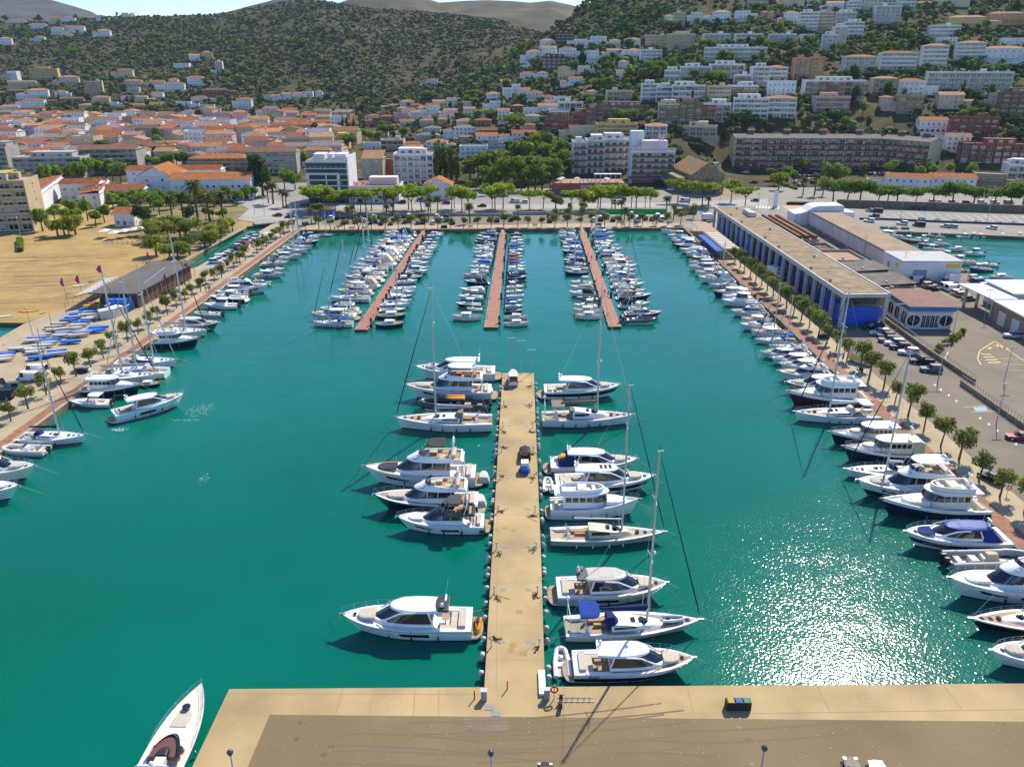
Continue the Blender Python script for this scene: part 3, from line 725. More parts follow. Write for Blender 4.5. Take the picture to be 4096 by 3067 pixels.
# ---- flybridge yacht
def flybridge(L=18,B=5,zs=1.6,zb=2.6,hullm=None,stripe=None,top=None,topc=(.8,.8,.8),flyc=BEIGE,foreteak=False,pad=BEIGE,railwood=None,foreglass=True,winband=True,saloonx=(-.28,.20),fender=M_black,cocktable=True,tall=1.0):
 k = L / 18
 bands = [(1.0,M_gel)]
 if hullm: bands = [(.9,hullm),(1.0,M_gel)]
 elif stripe: bands = [(stripe[0],M_gel),(stripe[1],stripe[2]),(1.0,M_gel)]
 hp,sheer,pt = hull_parts(L,B,zs,zb,3.4,.94,.13,bands,cock=(0,.24,.45),deckm=M_teak if foreteak else None,rail=railwood)
 X = lambda f: f * L
 zd = lambda f: sheer(f + .5)
 out = [E('hull',hp['hull']),E('deck',hp['deck'])]
 z0 = zd(0) - .06; z1 = z0 + .55 * k; z2 = z1 + 1.15 * k * tall
 xa,xb = X(saloonx[0]),X(saloonx[1])
 out.append(E('saloon',slab('saloon',xa,xb + X(.13),B * .375,z0,z1,p=2.4,rf=X(.08),inset=.05,crown=.08,m=M_gel,slope=.2 * k)))
 out.append(E('side_glass',slab('side_glass',xa + .02,xb,B * .36,z1 - .02,z2,p=3.2,rf=X(.12),inset=.1,crown=0,m=M_glass)))
 for s_ in (1,-1):
  b = MB()
  for fx in (-.24,-.12,-.02): b.tube([(X(fx),s_ * B * .362,z1),(X(fx - .01),s_ * B * .335,z2)],.06 * k,4,M_gel,False)
  b.tube([(xa,s_ * B * .37,z1 + .1),(X(-.12),s_ * B * .365,z1 + .12 * k),(X(.06),s_ * B * .34,z1 + .03)],.09 * k,4,M_gel,False)
  out.append(E('window_pillar',b.mesh('window_pillar',40)))
 # flybridge deck overhanging aft, coaming, seats
 fa,fb_ = X(-.40),X(saloonx[1] - .09)
 out.append(E('flybridge_deck',slab('flybridge_deck',fa,fb_,B * .40,z2 - .02,z2 + .16 * k,p=4,rf=.3,inset=.04,crown=0,m=M_gel,bot=True,ws=B * .36)))
 b = MB(); o1 = outl(fa + X(.015),fb_ - X(.09),B * .37,3.2); o2 = outl(fa + X(.03),fb_ - X(.11),B * .335,3.2); zt = z2 + .16 * k + .55 * k
 ztf = lambda x: z2 + .16 * k + (.28 + .42 * min(max((x - fa) / (fb_ - fa),0),1)) * k
 b.rings([[(x,y,z2 + .1) for x,y in outl(fa + X(.01),fb_ - .05,B * .385,3.4)],[(x,y,ztf(x)) for x,y in o1],[(x,y,ztf(x)) for x,y in o2],[(x,y,z2 + .17 * k) for x,y in o2]],M_gel)
 out.append(E('flybridge_coaming',b.mesh('flybridge_coaming',35)))
 b = MB(); b.sheet([(x,y) for x,y in o2],z2 + .19 * k,M_teak); out.append(E('flybridge_floor',b.mesh('flybridge_floor')))
 zf = z2 + .19 * k
 out += seats([(X(-.33),X(-.29),-B * .26,B * .28,zf,zf + .75 * k),(X(-.29),X(-.19),B * .10,B * .28,zf,zf + .45 * k),(X(-.16),X(-.05),-B * .29,-B * .08,zf,zf + .4 * k),(X(-.10),X(-.06),B * .05,B * .25,zf,zf + .95 * k),(X(-.02),X(.03),-B * .24,B * .24,zf,zf + .3 * k)],flyc,None,'flybridge_seat')
 b = MB(); b.box(X(-.275),X(-.21),-B * .16,B * .05,zf + .55 * k,zf + .62 * k,M_teak); b.tube([(X(-.24),-B * .06,zf),(X(-.24),-B * .06,zf + .56 * k)],.06,6,M_chrome)
 out.append(E('flybridge_table',b.mesh('flybridge_table')))
 b = MB(); xs = fb_ - X(.105)
 arc = [(xs - X(.05) * (y_ / (B * .3)) ** 2,y_,ztf(xs)) for y_ in np.linspace(-B * .3,B * .3,9)]
 b.rings([arc,[(x - .35 * k,y * .93,z + .42 * k) for x,y,z in arc]],M_glass,closed=False)
 out.append(E('flybridge_windscreen',b.mesh('flybridge_windscreen',60)))
 # arch and mast
 b = MB(); xm = X(-.30)
 for s_ in (1,-1): b.tube([(xm + .4 * k,s_ * B * .37,z2 + .2),(xm - .1 * k,s_ * B * .35,z2 + 1.5 * k),(xm - .2 * k,s_ * B * .22,z2 + 1.95 * k)],.11 * k,5,M_gel)
 b.tube([(xm - .2 * k,-B * .23,z2 + 1.95 * k),(xm - .2 * k,B * .23,z2 + 1.95 * k)],.13 * k,5,M_gel)
 b.ball((xm - .2 * k,B * .13,z2 + 2.35 * k),.28 * k,M_gel,10,6); b.ball((xm - .2 * k,-B * .13,z2 + 2.3 * k),.22 * k,M_gel,10,6)
 b.box(xm - .3 * k,xm - .1 * k,-.55 * k,.55 * k,z2 + 2.62 * k,z2 + 2.72 * k,M_gel); b.tube([(xm - .2 * k,0,z2 + 1.9 * k),(xm - .2 * k,0,z2 + 2.65 * k)],.06 * k,5,M_gel)
 b.tube([(xm,B * .2,z2 + 2 * k),(xm - .4 * k,B * .2,z2 + 4 * k)],.02,3,M_gel,False)
 out.append(E('radar_arch',b.mesh('radar_arch',40)))
 if top:
  zt_ = z2 + 2.02 * k
  xa_,xb_ = (X(-.32),X(.0)) if top == 'hard' else (X(-.24),X(-.07))
  b = MB(); slab_mb(b,xa_,xb_,B * .34,zt_,zt_ + .10 * k,p=6,rf=.1,inset=.05,crown=.05,m=M_gel if top == 'hard' else M_cloth,bot=True)
  nm = 'hard_top' if top == 'hard' else 'bimini_top'
  fr = MB()
  for s_ in (1,-1):
   for fx in ((-.02,.03) if top == 'hard' else (-.08,-.03)): fr.tube([(X(fx + .0),s_ * B * .33,z2 + .6 * k),(X(fx - .04),s_ * B * .30,zt_ + .02)],.03 * k,4,M_chrome,False)
  out.append(E(nm,b.mesh(nm,35),topc,[E('top_frame',fr.mesh('top_frame'))]))
 # foredeck
 b = MB(); slab_mb(b,X(.20),X(.37),B * .22,zd(.3) + .05,zd(.3) + .3 * k,p=4,inset=.08,crown=.04,m=M_cloth,slope=.08); out.append(E('sun_pad',b.mesh('sun_pad',40),pad))
 zc = zs - .45
 b = MB(); b.box(X(-.46),X(-.42),-B * .36,B * .36,zc,zc + .8,M_cloth); b.box(X(-.42),X(-.38),-B * .3,B * .3,zc,zc + .42,M_cloth); out.append(E('cockpit_seat',b.mesh('cockpit_seat'),BEIGE))
 b = MB(); b.box(X(-.37),X(-.33),-B * .2,B * .16,zc + .62,zc + .68,M_teak); b.tube([(X(-.35),0,zc),(X(-.35),0,zc + .62)],.06,6,M_chrome); out.append(E('cockpit_table',b.mesh('cockpit_table')))
 b = MB(); slab_mb(b,X(-.5),X(-.575),B * .43,.36,.52,p=5,inset=.02,crown=0,m=M_gel,mtop=M_teak,bot=True); out.append(E('swim_platform',b.mesh('swim_platform',40)))
 b = MB(); b.box(X(-.5),X(-.462),-B * .4,B * .4,.4,zs + .05,M_gel)
 for s_ in (1,-1): b.tube([(X(-.40),s_ * B * .39,zs),(X(-.385),s_ * B * .37,z2)],.09 * k,5,M_gel)
 out.append(E('transom',b.mesh('transom')))
 out.append(E('bow_rail',rail_mesh(pt,sheer,.45,1.0,.7 * k)))
 out.extend(fenders(pt,m=fender,r=.16,ln=.7))
 b = MB(); x,w,z = pt(1,1); b.box(x - .5,x + .3,-.12,.12,z - .14,z + .03,M_chrome); b.ball((x + .24,0,z - .25),.18,M_chrome,6,4); out.append(E('anchor',b.mesh('anchor')))
 if winband:
  for s_ in (1,-1): out.append(E('hull_window',window_strip(pt,.30,.52,.42,.66,.1,sides=(s_,)))); out.append(E('hull_window',window_strip(pt,.62,.82,.55,.76,-.6,sides=(s_,))))
 return out
# ---- trawler yacht / classic lobster yacht: upright wheelhouse with separate windows
def trawler(L=14,B=4.5,zs=1.3,zb=2.2,hullc=None,rail=None,upper=True,roofc=WHITE,cabx=(-.30,.12),deckm=None,canvas=None,pad=None,dinghy=False):
 k = L / 14; hm = M_gel
 bands = [(.84,hullc),(1,M_gel)] if hullc else None
 hp,sheer,pt = hull_parts(L,B,zs,zb,2.0,.88,.09,bands,wlw=.86,cock=(0,.2,.4),deckm=deckm,rail=rail,gun=.12)
 X = lambda f: f * L; zd = lambda f: sheer(f + .5)
 out = [E('hull',hp['hull']),E('deck',hp['deck'])]
 z0 = zd(0) - .06; z2 = z0 + 1.75 * k
 xa,xb = X(cabx[0]),X(cabx[1])
 out.append(E('wheelhouse',slab('wheelhouse',xa,xb,B * .35,z0,z2,p=5,rf=X(.035),inset=.06,crown=0,m=M_gel)))
 nW = 5
 for s_ in (1,-1):
  for i in range(nW):
   b = MB(); x0 = xa + (xb - xa) * (.05 + .155 * i); x1 = x0 + (xb - xa) * .13
   yb = s_ * (B * .35 * .975 + .012)
   b.add([(x0,yb,z0 + .85 * k),(x1,yb,z0 + .85 * k),(x1,yb - s_ * .03,z0 + 1.45 * k),(x0,yb - s_ * .03,z0 + 1.45 * k)],[(0,1,2,3) if s_ < 0 else (3,2,1,0)],M_glass)
   out.append(E('cabin_window',b.mesh('cabin_window')))
 out.append(E('windscreen',slab('windscreen',xb - X(.11),xb + .0,B * .345,z0 + .9 * k,z0 + 1.5 * k,p=5,rf=X(.03),inset=.03,crown=0,m=M_glass)))
 out.append(E('cabin_roof',slab('cabin_roof',xa - X(.10),xb + X(.015),B * .37,z2,z2 + .12 * k,p=5,inset=.04,crown=.08,m=M_gel,bot=True),roofc))
 out.append(E('coachroof',slab('coachroof',xb - X(.02),xb + X(.22),B * .28,zd(.2) - .1,zd(.2) + .5 * k,p=2.6,rf=.2,inset=.08,crown=.06,m=M_gel,slope=.1)))
 if pad: out.append(E('cushion_cover',slab('cushion_cover',xb + X(.02),xb + X(.17),B * .22,zd(.2) + .48 * k,zd(.2) + .68 * k,p=3,inset=.1,crown=.08,m=M_cloth),pad))
 if upper:
  b = MB(); o1 = outl(xa - X(.02),xb - X(.04),B * .32,3); o2 = outl(xa,xb - X(.06),B * .29,3)
  b.rings([[(x,y,z2 + .1) for x,y in o1],[(x,y,z2 + .62 * k) for x,y in o1],[(x,y,z2 + .62 * k) for x,y in o2],[(x,y,z2 + .14) for x,y in o2]],M_gel)
  out.append(E('upper_coaming',b.mesh('upper_coaming',35)))
  b = MB(); b.box(X(-.2),X(-.1),-B * .2,B * .2,z2 + .1,z2 + .6 * k,M_cloth); b.box(X(-.04),X(.0),-B * .2,B * .2,z2 + .1,z2 + .5 * k,M_cloth); out.append(E('upper_seat',b.mesh('upper_seat'),CREAM))
 b = MB(); xm = xa + .3
 b.tube([(xm,0,z2),(xm - .3,0,z2 + 2.4 * k)],.06 * k,5,M_gel); b.ball((xm - .1,B * .14,z2 + .9 * k),.26 * k,M_gel,8,5); b.box(xm - .35,xm - .15,-.5,.5,z2 + 1.6 * k,z2 + 1.7 * k,M_gel)
 out.append(E('radar_mast',b.mesh('radar_mast',40)))
 if canvas: out.append(E('cockpit_canvas',slab('cockpit_canvas',X(-.48),xa + .1,B * .38,zs + .05,z2 - .1,p=9,ra=.25,inset=.12,crown=.08,m=M_cloth),canvas))
 b = MB(); b.box(X(-.45),X(-.41),-B * .33,B * .33,zs - .4,zs + .25,M_cloth); out.append(E('cockpit_seat',b.mesh('cockpit_seat'),BEIGE))
 b = MB(); slab_mb(b,X(-.5),X(-.56),B * .4,.3,.42,p=5,inset=.02,crown=0,m=M_gel,mtop=M_teak,bot=True); out.append(E('swim_platform',b.mesh('swim_platform',40)))
 out.append(E('bow_rail',rail_mesh(pt,sheer,.45,1,.7 * k))); out.extend(fenders(pt,m=mat('blue fender',(.02,.10,.30),.6)))
 b = MB(); x,w,z = pt(1,1); b.box(x - .3,x + .5,-.12,.12,z - .05,z + .08,M_teak); out.append(E('bowsprit',b.mesh('bowsprit')))
 return out
# ---- sailing yacht
def sailboat(L=14,B=4.1,zs=1.15,zb=1.5,mast=18,hullm=None,boomc=NAVYC,genoac=NAVYC,hood=NAVYC,bimini=None,deckm=None,stern_arch=False,deckhouse=False,mx=.07,windows=True,spreaders=2,dinghy=False,fender=M_black,rake=.06,sugar=True,boomlift=0.0,genoa=True,stripe=None):
 bands = [(.84,hullm),(1,M_gel)] if hullm else ([(stripe[0],M_gel),(stripe[1],stripe[2]),(1,M_gel)] if stripe else None)
 hp,sheer,pt = hull_parts(L,B,zs,zb,2.0,.80,rake,bands,wlw=.74,cock=(.04,.32,.4),deckm=deckm)
 k = L / 14; X = lambda f: f * L; zd = lambda f: sheer(f + .5)
 out = [E('hull',hp['hull']),E('deck',hp['deck'])]
 hk = .85 if deckhouse else .42
 b = MB(); slab_mb(b,X(-.17),X(.26),B * .30,zd(0) - .06,zd(0) + hk * k,p=2.0,rf=X(.08),inset=.12,crown=.06,m=M_gel,slope=hk * k * .55)
 out.append(E('coachroof',b.mesh('coachroof',40)))
 b = MB(); slab_mb(b,X(-.15),X(.13),B * .292,zd(0) + hk * k * .38,zd(0) + hk * k * .78,p=2.4,rf=X(.03),inset=.04,crown=0,m=M_glass)
 out.append(E('cabin_window',b.mesh('cabin_window',40)))
 b = MB()
 for fx in (.24,.31,.385): b.box(X(fx),X(fx + .028),-.24 * k,.24 * k,zd(fx) - .02,zd(fx) + (.22 * k if fx < .25 else .05),M_glass)
 for fx in (-.02,.04): b.box(X(fx),X(fx + .03),-.3 * k,.3 * k,zd(0) + hk * k * .85,zd(0) + hk * k + .08,M_glass)
 out.append(E('deck_hatch',b.mesh('deck_hatch')))
 # mast, spreaders, boom
 zm = zd(mx) + hk * k * .7; zt = mast
 b = MB(); b.tube([(X(mx),0,zm - .4),(X(mx),0,zm + (zt - zm) * .6),(X(mx) - .12,0,zt)],.13,8,M_alu,rs=[.18,.16,.11]);
 kids = []
 for i in range(spreaders):
  z = zm + (zt - zm) * ((i + 1) / (spreaders + 1) + .06); w = B * (.30 - .05 * i); sp = MB()
  sp.tube([(X(mx) - .25,-w,z + .08),(X(mx),0,z),(X(mx) - .25,w,z + .08)],.05,4,M_gel); kids.append(E('spreader',sp.mesh('spreader')))
 sp = MB(); sp.box(X(mx) - .35,X(mx) + .45,-.04,.04,zt,zt + .05,M_gel); sp.tube([(X(mx),0,zt),(X(mx),0,zt + .7)],.025,4,M_black); kids.append(E('masthead',sp.mesh('masthead'))); sp = MB(); sp.ball((X(mx) + .3,0,zm + (zt - zm) * .42),.22,M_gel,8,5); kids.append(E('radar_dome',sp.mesh('radar_dome')))
 out.append(E('mast',b.mesh('mast',60),WHITE,kids))
 zbm = zm + 1.15 * k + boomlift
 b = MB(); b.tube([(X(mx),0,zbm),(X(-.30),0,zbm + .18)],.10,6,M_alu); out.append(E('boom',b.mesh('boom',60)))
 if boomc:
  b = MB(); b.tube([(X(mx) - .05,0,zbm + .55),(X(mx) - .4,0,zbm + .34),(X(-.1),0,zbm + .26),(X(-.29),0,zbm + .32)],.2,7,M_cloth,rs=[.20,.30 * k,.25 * k,.12])
  out.append(E('sail_cover',b.mesh('sail_cover',60),boomc))
 xb_,_,zb_ = pt(1,1)
 r = MB(); r.tube([(xb_ - .05,0,zb_),(X(mx),0,zt - .2)],.022,3,M_chrome,False)
 r.tube([(X(-.49),0,zs),(X(mx) - .1,0,zt)],.018,3,M_chrome,False)
 for s_ in (1,-1):
  z = zm + (zt - zm) * (.33 + .06 if spreaders == 2 else .5)
  r.tube([(X(mx) - .2,s_ * B * .45,zd(mx)),(X(mx) - .25,s_ * B * .30,z),(X(mx),0,zt - .3)],.018,3,M_chrome,False)
 out.append(E('rigging_wire',r.mesh('rigging_wire')))
 if genoa:
  b = MB(); a,c = Vector((xb_ - .25,0,zb_ + .5)),Vector((X(mx) + .1,0,zt - .6)); b.tube([a,a.lerp(c,.08),a.lerp(c,.5),c],.1,6,M_cloth,rs=[.05,.10,.08,.04]); out.append(E('furled_genoa',b.mesh('furled_genoa',60),genoac))
 zc = zs - .4
 if hood:
  b = MB(); slab_mb(b,X(-.20),X(-.09),B * .27,zd(-.1) + .2,zd(-.1) + .95 * k,p=2.5,rf=X(.05),inset=.12,crown=.1,m=M_cloth); out.append(E('spray_hood',b.mesh('spray_hood',50),hood))
 if bimini:
  b = MB(); slab_mb(b,X(-.40),X(-.25),B * .36,zs + 1.75 * k,zs + 1.85 * k,p=8,inset=.08,crown=.12,m=M_cloth,bot=True); fr = MB()
  for s_ in (1,-1):
   for fx in (-.39,-.27): fr.tube([(X(fx + .02),s_ * B * .38,zs),(X(fx),s_ * B * .33,zs + 1.8 * k)],.025,4,M_chrome,False)
  out.append(E('bimini_top',b.mesh('bimini_top',50),bimini,[E('top_frame',fr.mesh('top_frame'))]))
 for y in (-B * .2,B * .2):
  b = MB(); pts = [(X(-.36),y + .42 * k * math.cos(a),zc + .75 * k + .42 * k * math.sin(a)) for a in np.linspace(0,2 * math.pi,13)]; b.tube(pts,.03,4,M_chrome,False); b.box(X(-.355),X(-.33),y - .1,y + .1,zc,zc + .8 * k,M_gel); out.append(E('steering_wheel',b.mesh('steering_wheel')))
 b = MB(); b.box(X(-.32),X(-.18),B * .17,B * .33,zc,zc + .4,M_teak); b.box(X(-.32),X(-.18),-B * .33,-B * .17,zc,zc + .4,M_teak); b.box(X(-.29),X(-.2),-.2,.2,zc,zc + .6,M_teak); out.append(E('cockpit_seat',b.mesh('cockpit_seat')))
 if stern_arch:
  b = MB()
  for s_ in (1,-1): b.tube([(X(-.47),s_ * B * .34,zs),(X(-.47),s_ * B * .34,zs + 2.6)],.05,5,M_gel)
  b.tube([(X(-.47),-B * .34,zs + 2.3),(X(-.47),B * .34,zs + 2.3)],.05,5,M_gel); b.ball((X(-.47),B * .34,zs + 2.85),.3,M_gel,8,6); out.append(E('stern_arch',b.mesh('stern_arch',40)))
 b = rail_mesh(pt,sheer,.02,1.0,.6,n=18,r=.016); out.append(E('guard_rail',b)); out.extend(fenders(pt,m=fender,ts=(.22,.36,.5,.62)))
 if dinghy:
  kk_ = tender_parts(3.0,motor=False); Mx = Matrix.Translation((X(.29),0,zd(.3) + .12)); me = kk_[0][1].copy(); me.transform(Mx); m2 = kk_[1][1].copy(); m2.transform(Mx); out.append(E('deck_dinghy',me,(.62,.62,.62),[E('dinghy_floor',m2,(.3,.3,.32))]))
 b = MB(); x,w,z = pt(1,1); b.box(x - .4,x + .35,-.1,.1,z - .04,z + .06,M_chrome); out.append(E('anchor_roller',b.mesh('anchor_roller')))
 return out
# ---- small craft
def openboat(L=6.5,B=2.4,kind='cuddy',canvas=NAVYC,motors=1,hullm=None,arch=False):
 zs,zb = .75,1.15
 hp,sheer,pt = hull_parts(L,B,zs,zb,2.7,.93,.13,[(.84,hullm),(1,M_gel)] if hullm else None,cock=(.06,.52,.4),n=12)
 X = lambda f: f * L; zd = lambda f: sheer(f + .5); zc = zs - .45
 out = [E('hull',hp['hull']),E('deck',hp['deck'])]
 if kind == 'covered':
  out.append(E('boat_cover',slab('boat_cover',X(-.46),X(.36),B * .45,zs + .0,zs + .55,p=2.2,rf=X(.22),ra=X(.08),inset=.35,crown=.12,m=M_cloth,slope=.15),canvas))
 else:
  out.append(E('coachroof',slab('coachroof',X(.0),X(.36),B * .33,zd(.1) - .05,zd(.1) + .3,p=2.2,rf=X(.12),inset=.12,crown=.06,m=M_gel,slope=.12)))
  if kind == 'pilot':
   out.append(E('wheelhouse',slab('wheelhouse',X(-.17),X(.12),B * .33,zd(0) - .4,zd(0) + .55,p=5,rf=.05,inset=.03,crown=0,m=M_gel)))
   out.append(E('cabin_window',slab('cabin_window',X(-.16),X(.12),B * .322,zd(0) + .55,zd(0) + 1.2,p=5,rf=X(.06),ra=.05,inset=.12,crown=0,m=M_glass)))
   out.append(E('cabin_roof',slab('cabin_roof',X(-.24),X(.09),B * .31,zd(0) + 1.2,zd(0) + 1.28,p=5,inset=.06,crown=.08,m=M_gel,bot=True)))
  else:
   b = MB(); arc = [(X(.06) - .55 * abs(y / (B * .34)) ** 2.2,y,zd(.05) + .18) for y in np.linspace(-B * .34,B * .34,9)]
   b.rings([arc,[(x - .28,y * .9,z + .42) for x,y,z in arc]],M_glass,closed=False); out.append(E('windscreen',b.mesh('windscreen',60)))
   out += seats([(X(-.06),X(-.02),-.3,.3,zc,zs + .25),(X(-.16),X(-.11),-B * .26,B * .26,zc,zc + .6),(X(-.42),X(-.34),-B * .32,B * .32,zc,zc + .45)],CREAM)
   if kind == 'bimini':
    b = MB(); slab_mb(b,X(-.30),X(.0),B * .40,zs + 1.35,zs + 1.42,p=6,inset=.06,crown=.14,m=M_cloth,bot=True); fr = MB()
    for s_ in (1,-1):
     for fx in (-.26,-.03): fr.tube([(X(fx),s_ * B * .42,zs),(X(fx),s_ * B * .37,zs + 1.38)],.022,4,M_chrome,False)
    out.append(E('bimini_top',b.mesh('bimini_top',50),canvas,[E('top_frame',fr.mesh('top_frame'))]))
   if kind == 'tent': out.append(E('cockpit_canvas',slab('cockpit_canvas',X(-.44),X(.02),B * .43,zs,zs + .85,p=5,rf=X(.08),ra=X(.14),inset=.25,crown=.12,m=M_cloth),canvas))
 if motors: 
  for y in ((0,) if motors == 1 else (-.38,.38)): out.append(E('outboard_motor',outboard_mesh(X(-.5),y,zs - .35,1.0 if L > 5.5 else .8)))
 if L > 5.8 and kind != 'covered': out.append(E('bow_rail',rail_mesh(pt,sheer,.6,1,.4,n=8,r=.02)))
 return out
def cruiser(L=9.5,B=3.2,canvas=CREAM,hullm=None,arch=True,top='open',stripe=None):
 """sports cruiser with radar arch, wrap-round screen and a canvas or bimini aft"""
 zs,zb = 1.0,1.5
 bands = [(.84,hullm),(1,M_gel)] if hullm else ([(.55,M_gel),(.82,stripe),(1,M_gel)] if stripe else None)
 hp,sheer,pt = hull_parts(L,B,zs,zb,2.7,.93,.14,bands,cock=(.02,.45,.4),n=14)
 X = lambda f: f * L; zd = lambda f: sheer(f + .5); zc = zs - .4
 out = [E('hull',hp['hull']),E('deck',hp['deck'])]
 out.append(E('coachroof',slab('coachroof',X(-.02),X(.36),B * .35,zd(.1) - .06,zd(.1) + .42,p=2.2,rf=X(.12),inset=.12,crown=.08,m=M_gel,slope=.2)))
 b = MB(); arc = [(X(.10) - X(.16) * abs(y / (B * .37)) ** 2.2,y,zd(.05) + .2) for y in np.linspace(-B * .37,B * .37,11)]
 b.rings([arc,[(x - X(.055),y * .88,z + .55) for x,y,z in arc]],M_glass,closed=False); out.append(E('windscreen',b.mesh('windscreen',60)))
 out += seats([(X(-.44),X(-.36),-B * .34,B * .34,zc,zc + .55),(X(-.36),X(-.22),B * .18,B * .34,zc,zc + .45),(X(-.06),X(-.01),-B * .3,B * .25,zc,zc + .8)],CREAM)
 if arch:
  b = MB()
  for s_ in (1,-1): b.tube([(X(-.30),s_ * B * .42,zs),(X(-.22),s_ * B * .38,zs + 1.2),(X(-.215),s_ * B * .28,zs + 1.5)],.10,5,M_gel)
  b.tube([(X(-.215),-B * .29,zs + 1.5),(X(-.215),B * .29,zs + 1.5)],.12,5,M_gel); b.ball((X(-.215),0,zs + 1.72),.2,M_gel,8,5); out.append(E('radar_arch',b.mesh('radar_arch',40)))
 if top == 'bimini': out.append(E('bimini_top',slab('bimini_top',X(-.22),X(.03),B * .38,zs + 1.42,zs + 1.52,p=5,inset=.06,crown=.12,m=M_cloth,bot=True),canvas))
 if top == 'tent': out.append(E('cockpit_canvas',slab('cockpit_canvas',X(-.47),X(.02),B * .43,zs,zs + 1.25,p=5,rf=X(.08),ra=X(.14),inset=.25,crown=.12,m=M_cloth),canvas))
 b = MB(); slab_mb(b,X(.12),X(.28),B * .2,zd(.2) + .2,zd(.2) + .4,p=3,inset=.1,crown=.04,m=M_cloth); out.append(E('sun_pad',b.mesh('sun_pad',40),BEIGE))
 b = MB(); slab_mb(b,X(-.5),X(-.575),B * .42,.28,.4,p=4,inset=.02,crown=0,m=M_gel,bot=True); out.append(E('swim_platform',b.mesh('swim_platform',40)))
 out.append(E('bow_rail',rail_mesh(pt,sheer,.5,1,.5,n=10))); out.extend(fenders(pt,ts=(.3,.5),r=.11,ln=.45,m=mat('pale fender',(.6,.6,.58),.5)))
 return out
def rib(L=6.5,B=2.6,tubec=(.08,.085,.09),motors=1,tent=None,seatc=(.7,.68,.62)):
 r = L * .045; b = MB(); path = []
 for sgn in (1,):
  for i in range(9): path.append((-L / 2 + i * L * .085,-(B / 2 - r),r + .22 + .02 * i))
  for a in np.linspace(-75,75,9): path.append((L * .18 + L * .30 * math.cos(math.radians(a)),(B / 2 - r) * math.sin(math.radians(a)),r + .42 + .18 * math.cos(math.radians(a))))
  for i in range(9): path.append((-L / 2 + (8 - i) * L * .085,(B / 2 - r),r + .22 + .02 * (8 - i)))
 b.tube(path,r,9,M_gel)
 out = [E('inflatable_tube',b.mesh('inflatable_tube',60),tubec)]
 b = MB(); slab_mb(b,-L * .46,L * .42,B * .36,-.2,.38,p=2.4,inset=-.05,crown=0,m=M_gel); out.append(E('hull',b.mesh('hull',40),(.7,.7,.68)))
 b = MB(); slab_mb(b,-L * .1,L * .08,B * .17,.38,1.15,p=4,rf=.25,inset=.15,m=M_gel); b.box(-L * .03,L * .02,-B * .13,B * .13,1.15,1.4,M_glass); out.append(E('console',b.mesh('console',40)))
 out += seats([(-L * .24,-L * .15,-B * .17,B * .17,.38,.95),(-L * .4,-L * .33,-B * .3,B * .3,.38,.75)],seatc); b = MB(); slab_mb(b,L * .14,L * .34,B * .22,.38,.55,p=2.4,inset=.1,crown=.03,m=M_cloth); out.append(E('bow_cushion',b.mesh('bow_cushion',40),seatc))
 if tent: out.append(E('boat_cover',slab('boat_cover',-L * .12,L * .12,B * .3,.4,1.5,p=5,rf=.4,ra=.5,inset=.6,crown=.1,m=M_cloth),tent))
 for y in ((0,) if motors == 1 else (-.38,.38)): out.append(E('outboard_motor',outboard_mesh(-L * .49,y,.3,1.05)))
 return out
def llaut(L=7.5,B=2.7,hullm=None,roofc=WHITE,mastc=True):
 """traditional double-ended Catalan boat with a small cabin"""
 hp,sheer,pt = hull_parts(L,B,.75,1.2,dbl=True,rake=.05,bands=[(.82,hullm),(1,M_gel)] if hullm else None,wlw=.78,cock=(.12,.40,.35),n=14,rail=M_teak,gun=.08,deckm=M_teak)
 X = lambda f: f * L; zd = lambda f: sheer(f + .5)
 out = [E('hull',hp['hull']),E('deck',hp['deck'])]
 out.append(E('cabin',slab('cabin',X(-.10),X(.18),B * .30,.7,1.55,p=5,inset=.05,crown=0,m=M_gel)))
 for s_ in (1,-1):
  for i in range(3):
   b = MB(); x0 = X(-.07 + i * .075); y = s_ * (B * .30 * .97 + .015)
   b.add([(x0,y,1.12),(x0 + L * .05,y,1.12),(x0 + L * .05,y,1.42),(x0,y,1.42)],[(0,1,2,3) if s_ < 0 else (3,2,1,0)],M_glass)
   out.append(E('cabin_window',b.mesh('cabin_window')))
 out.append(E('cabin_roof',slab('cabin_roof',X(-.16),X(.20),B * .33,1.55,1.62,p=5,inset=.04,crown=.07,m=M_gel,bot=True),roofc))
 if mastc:
  b = MB(); b.tube([(X(.24),0,.9),(X(.24),0,3.4)],.05,6,M_teak); b.tube([(X(.34),0,2.7),(X(-.3),0,2.5)],.04,5,M_teak); out.append(E('mast',b.mesh('mast')))
 b = MB(); b.box(X(-.40),X(-.34),-B * .22,B * .22,.4,.75,M_teak); out.append(E('seat',b.mesh('seat')))
 return out
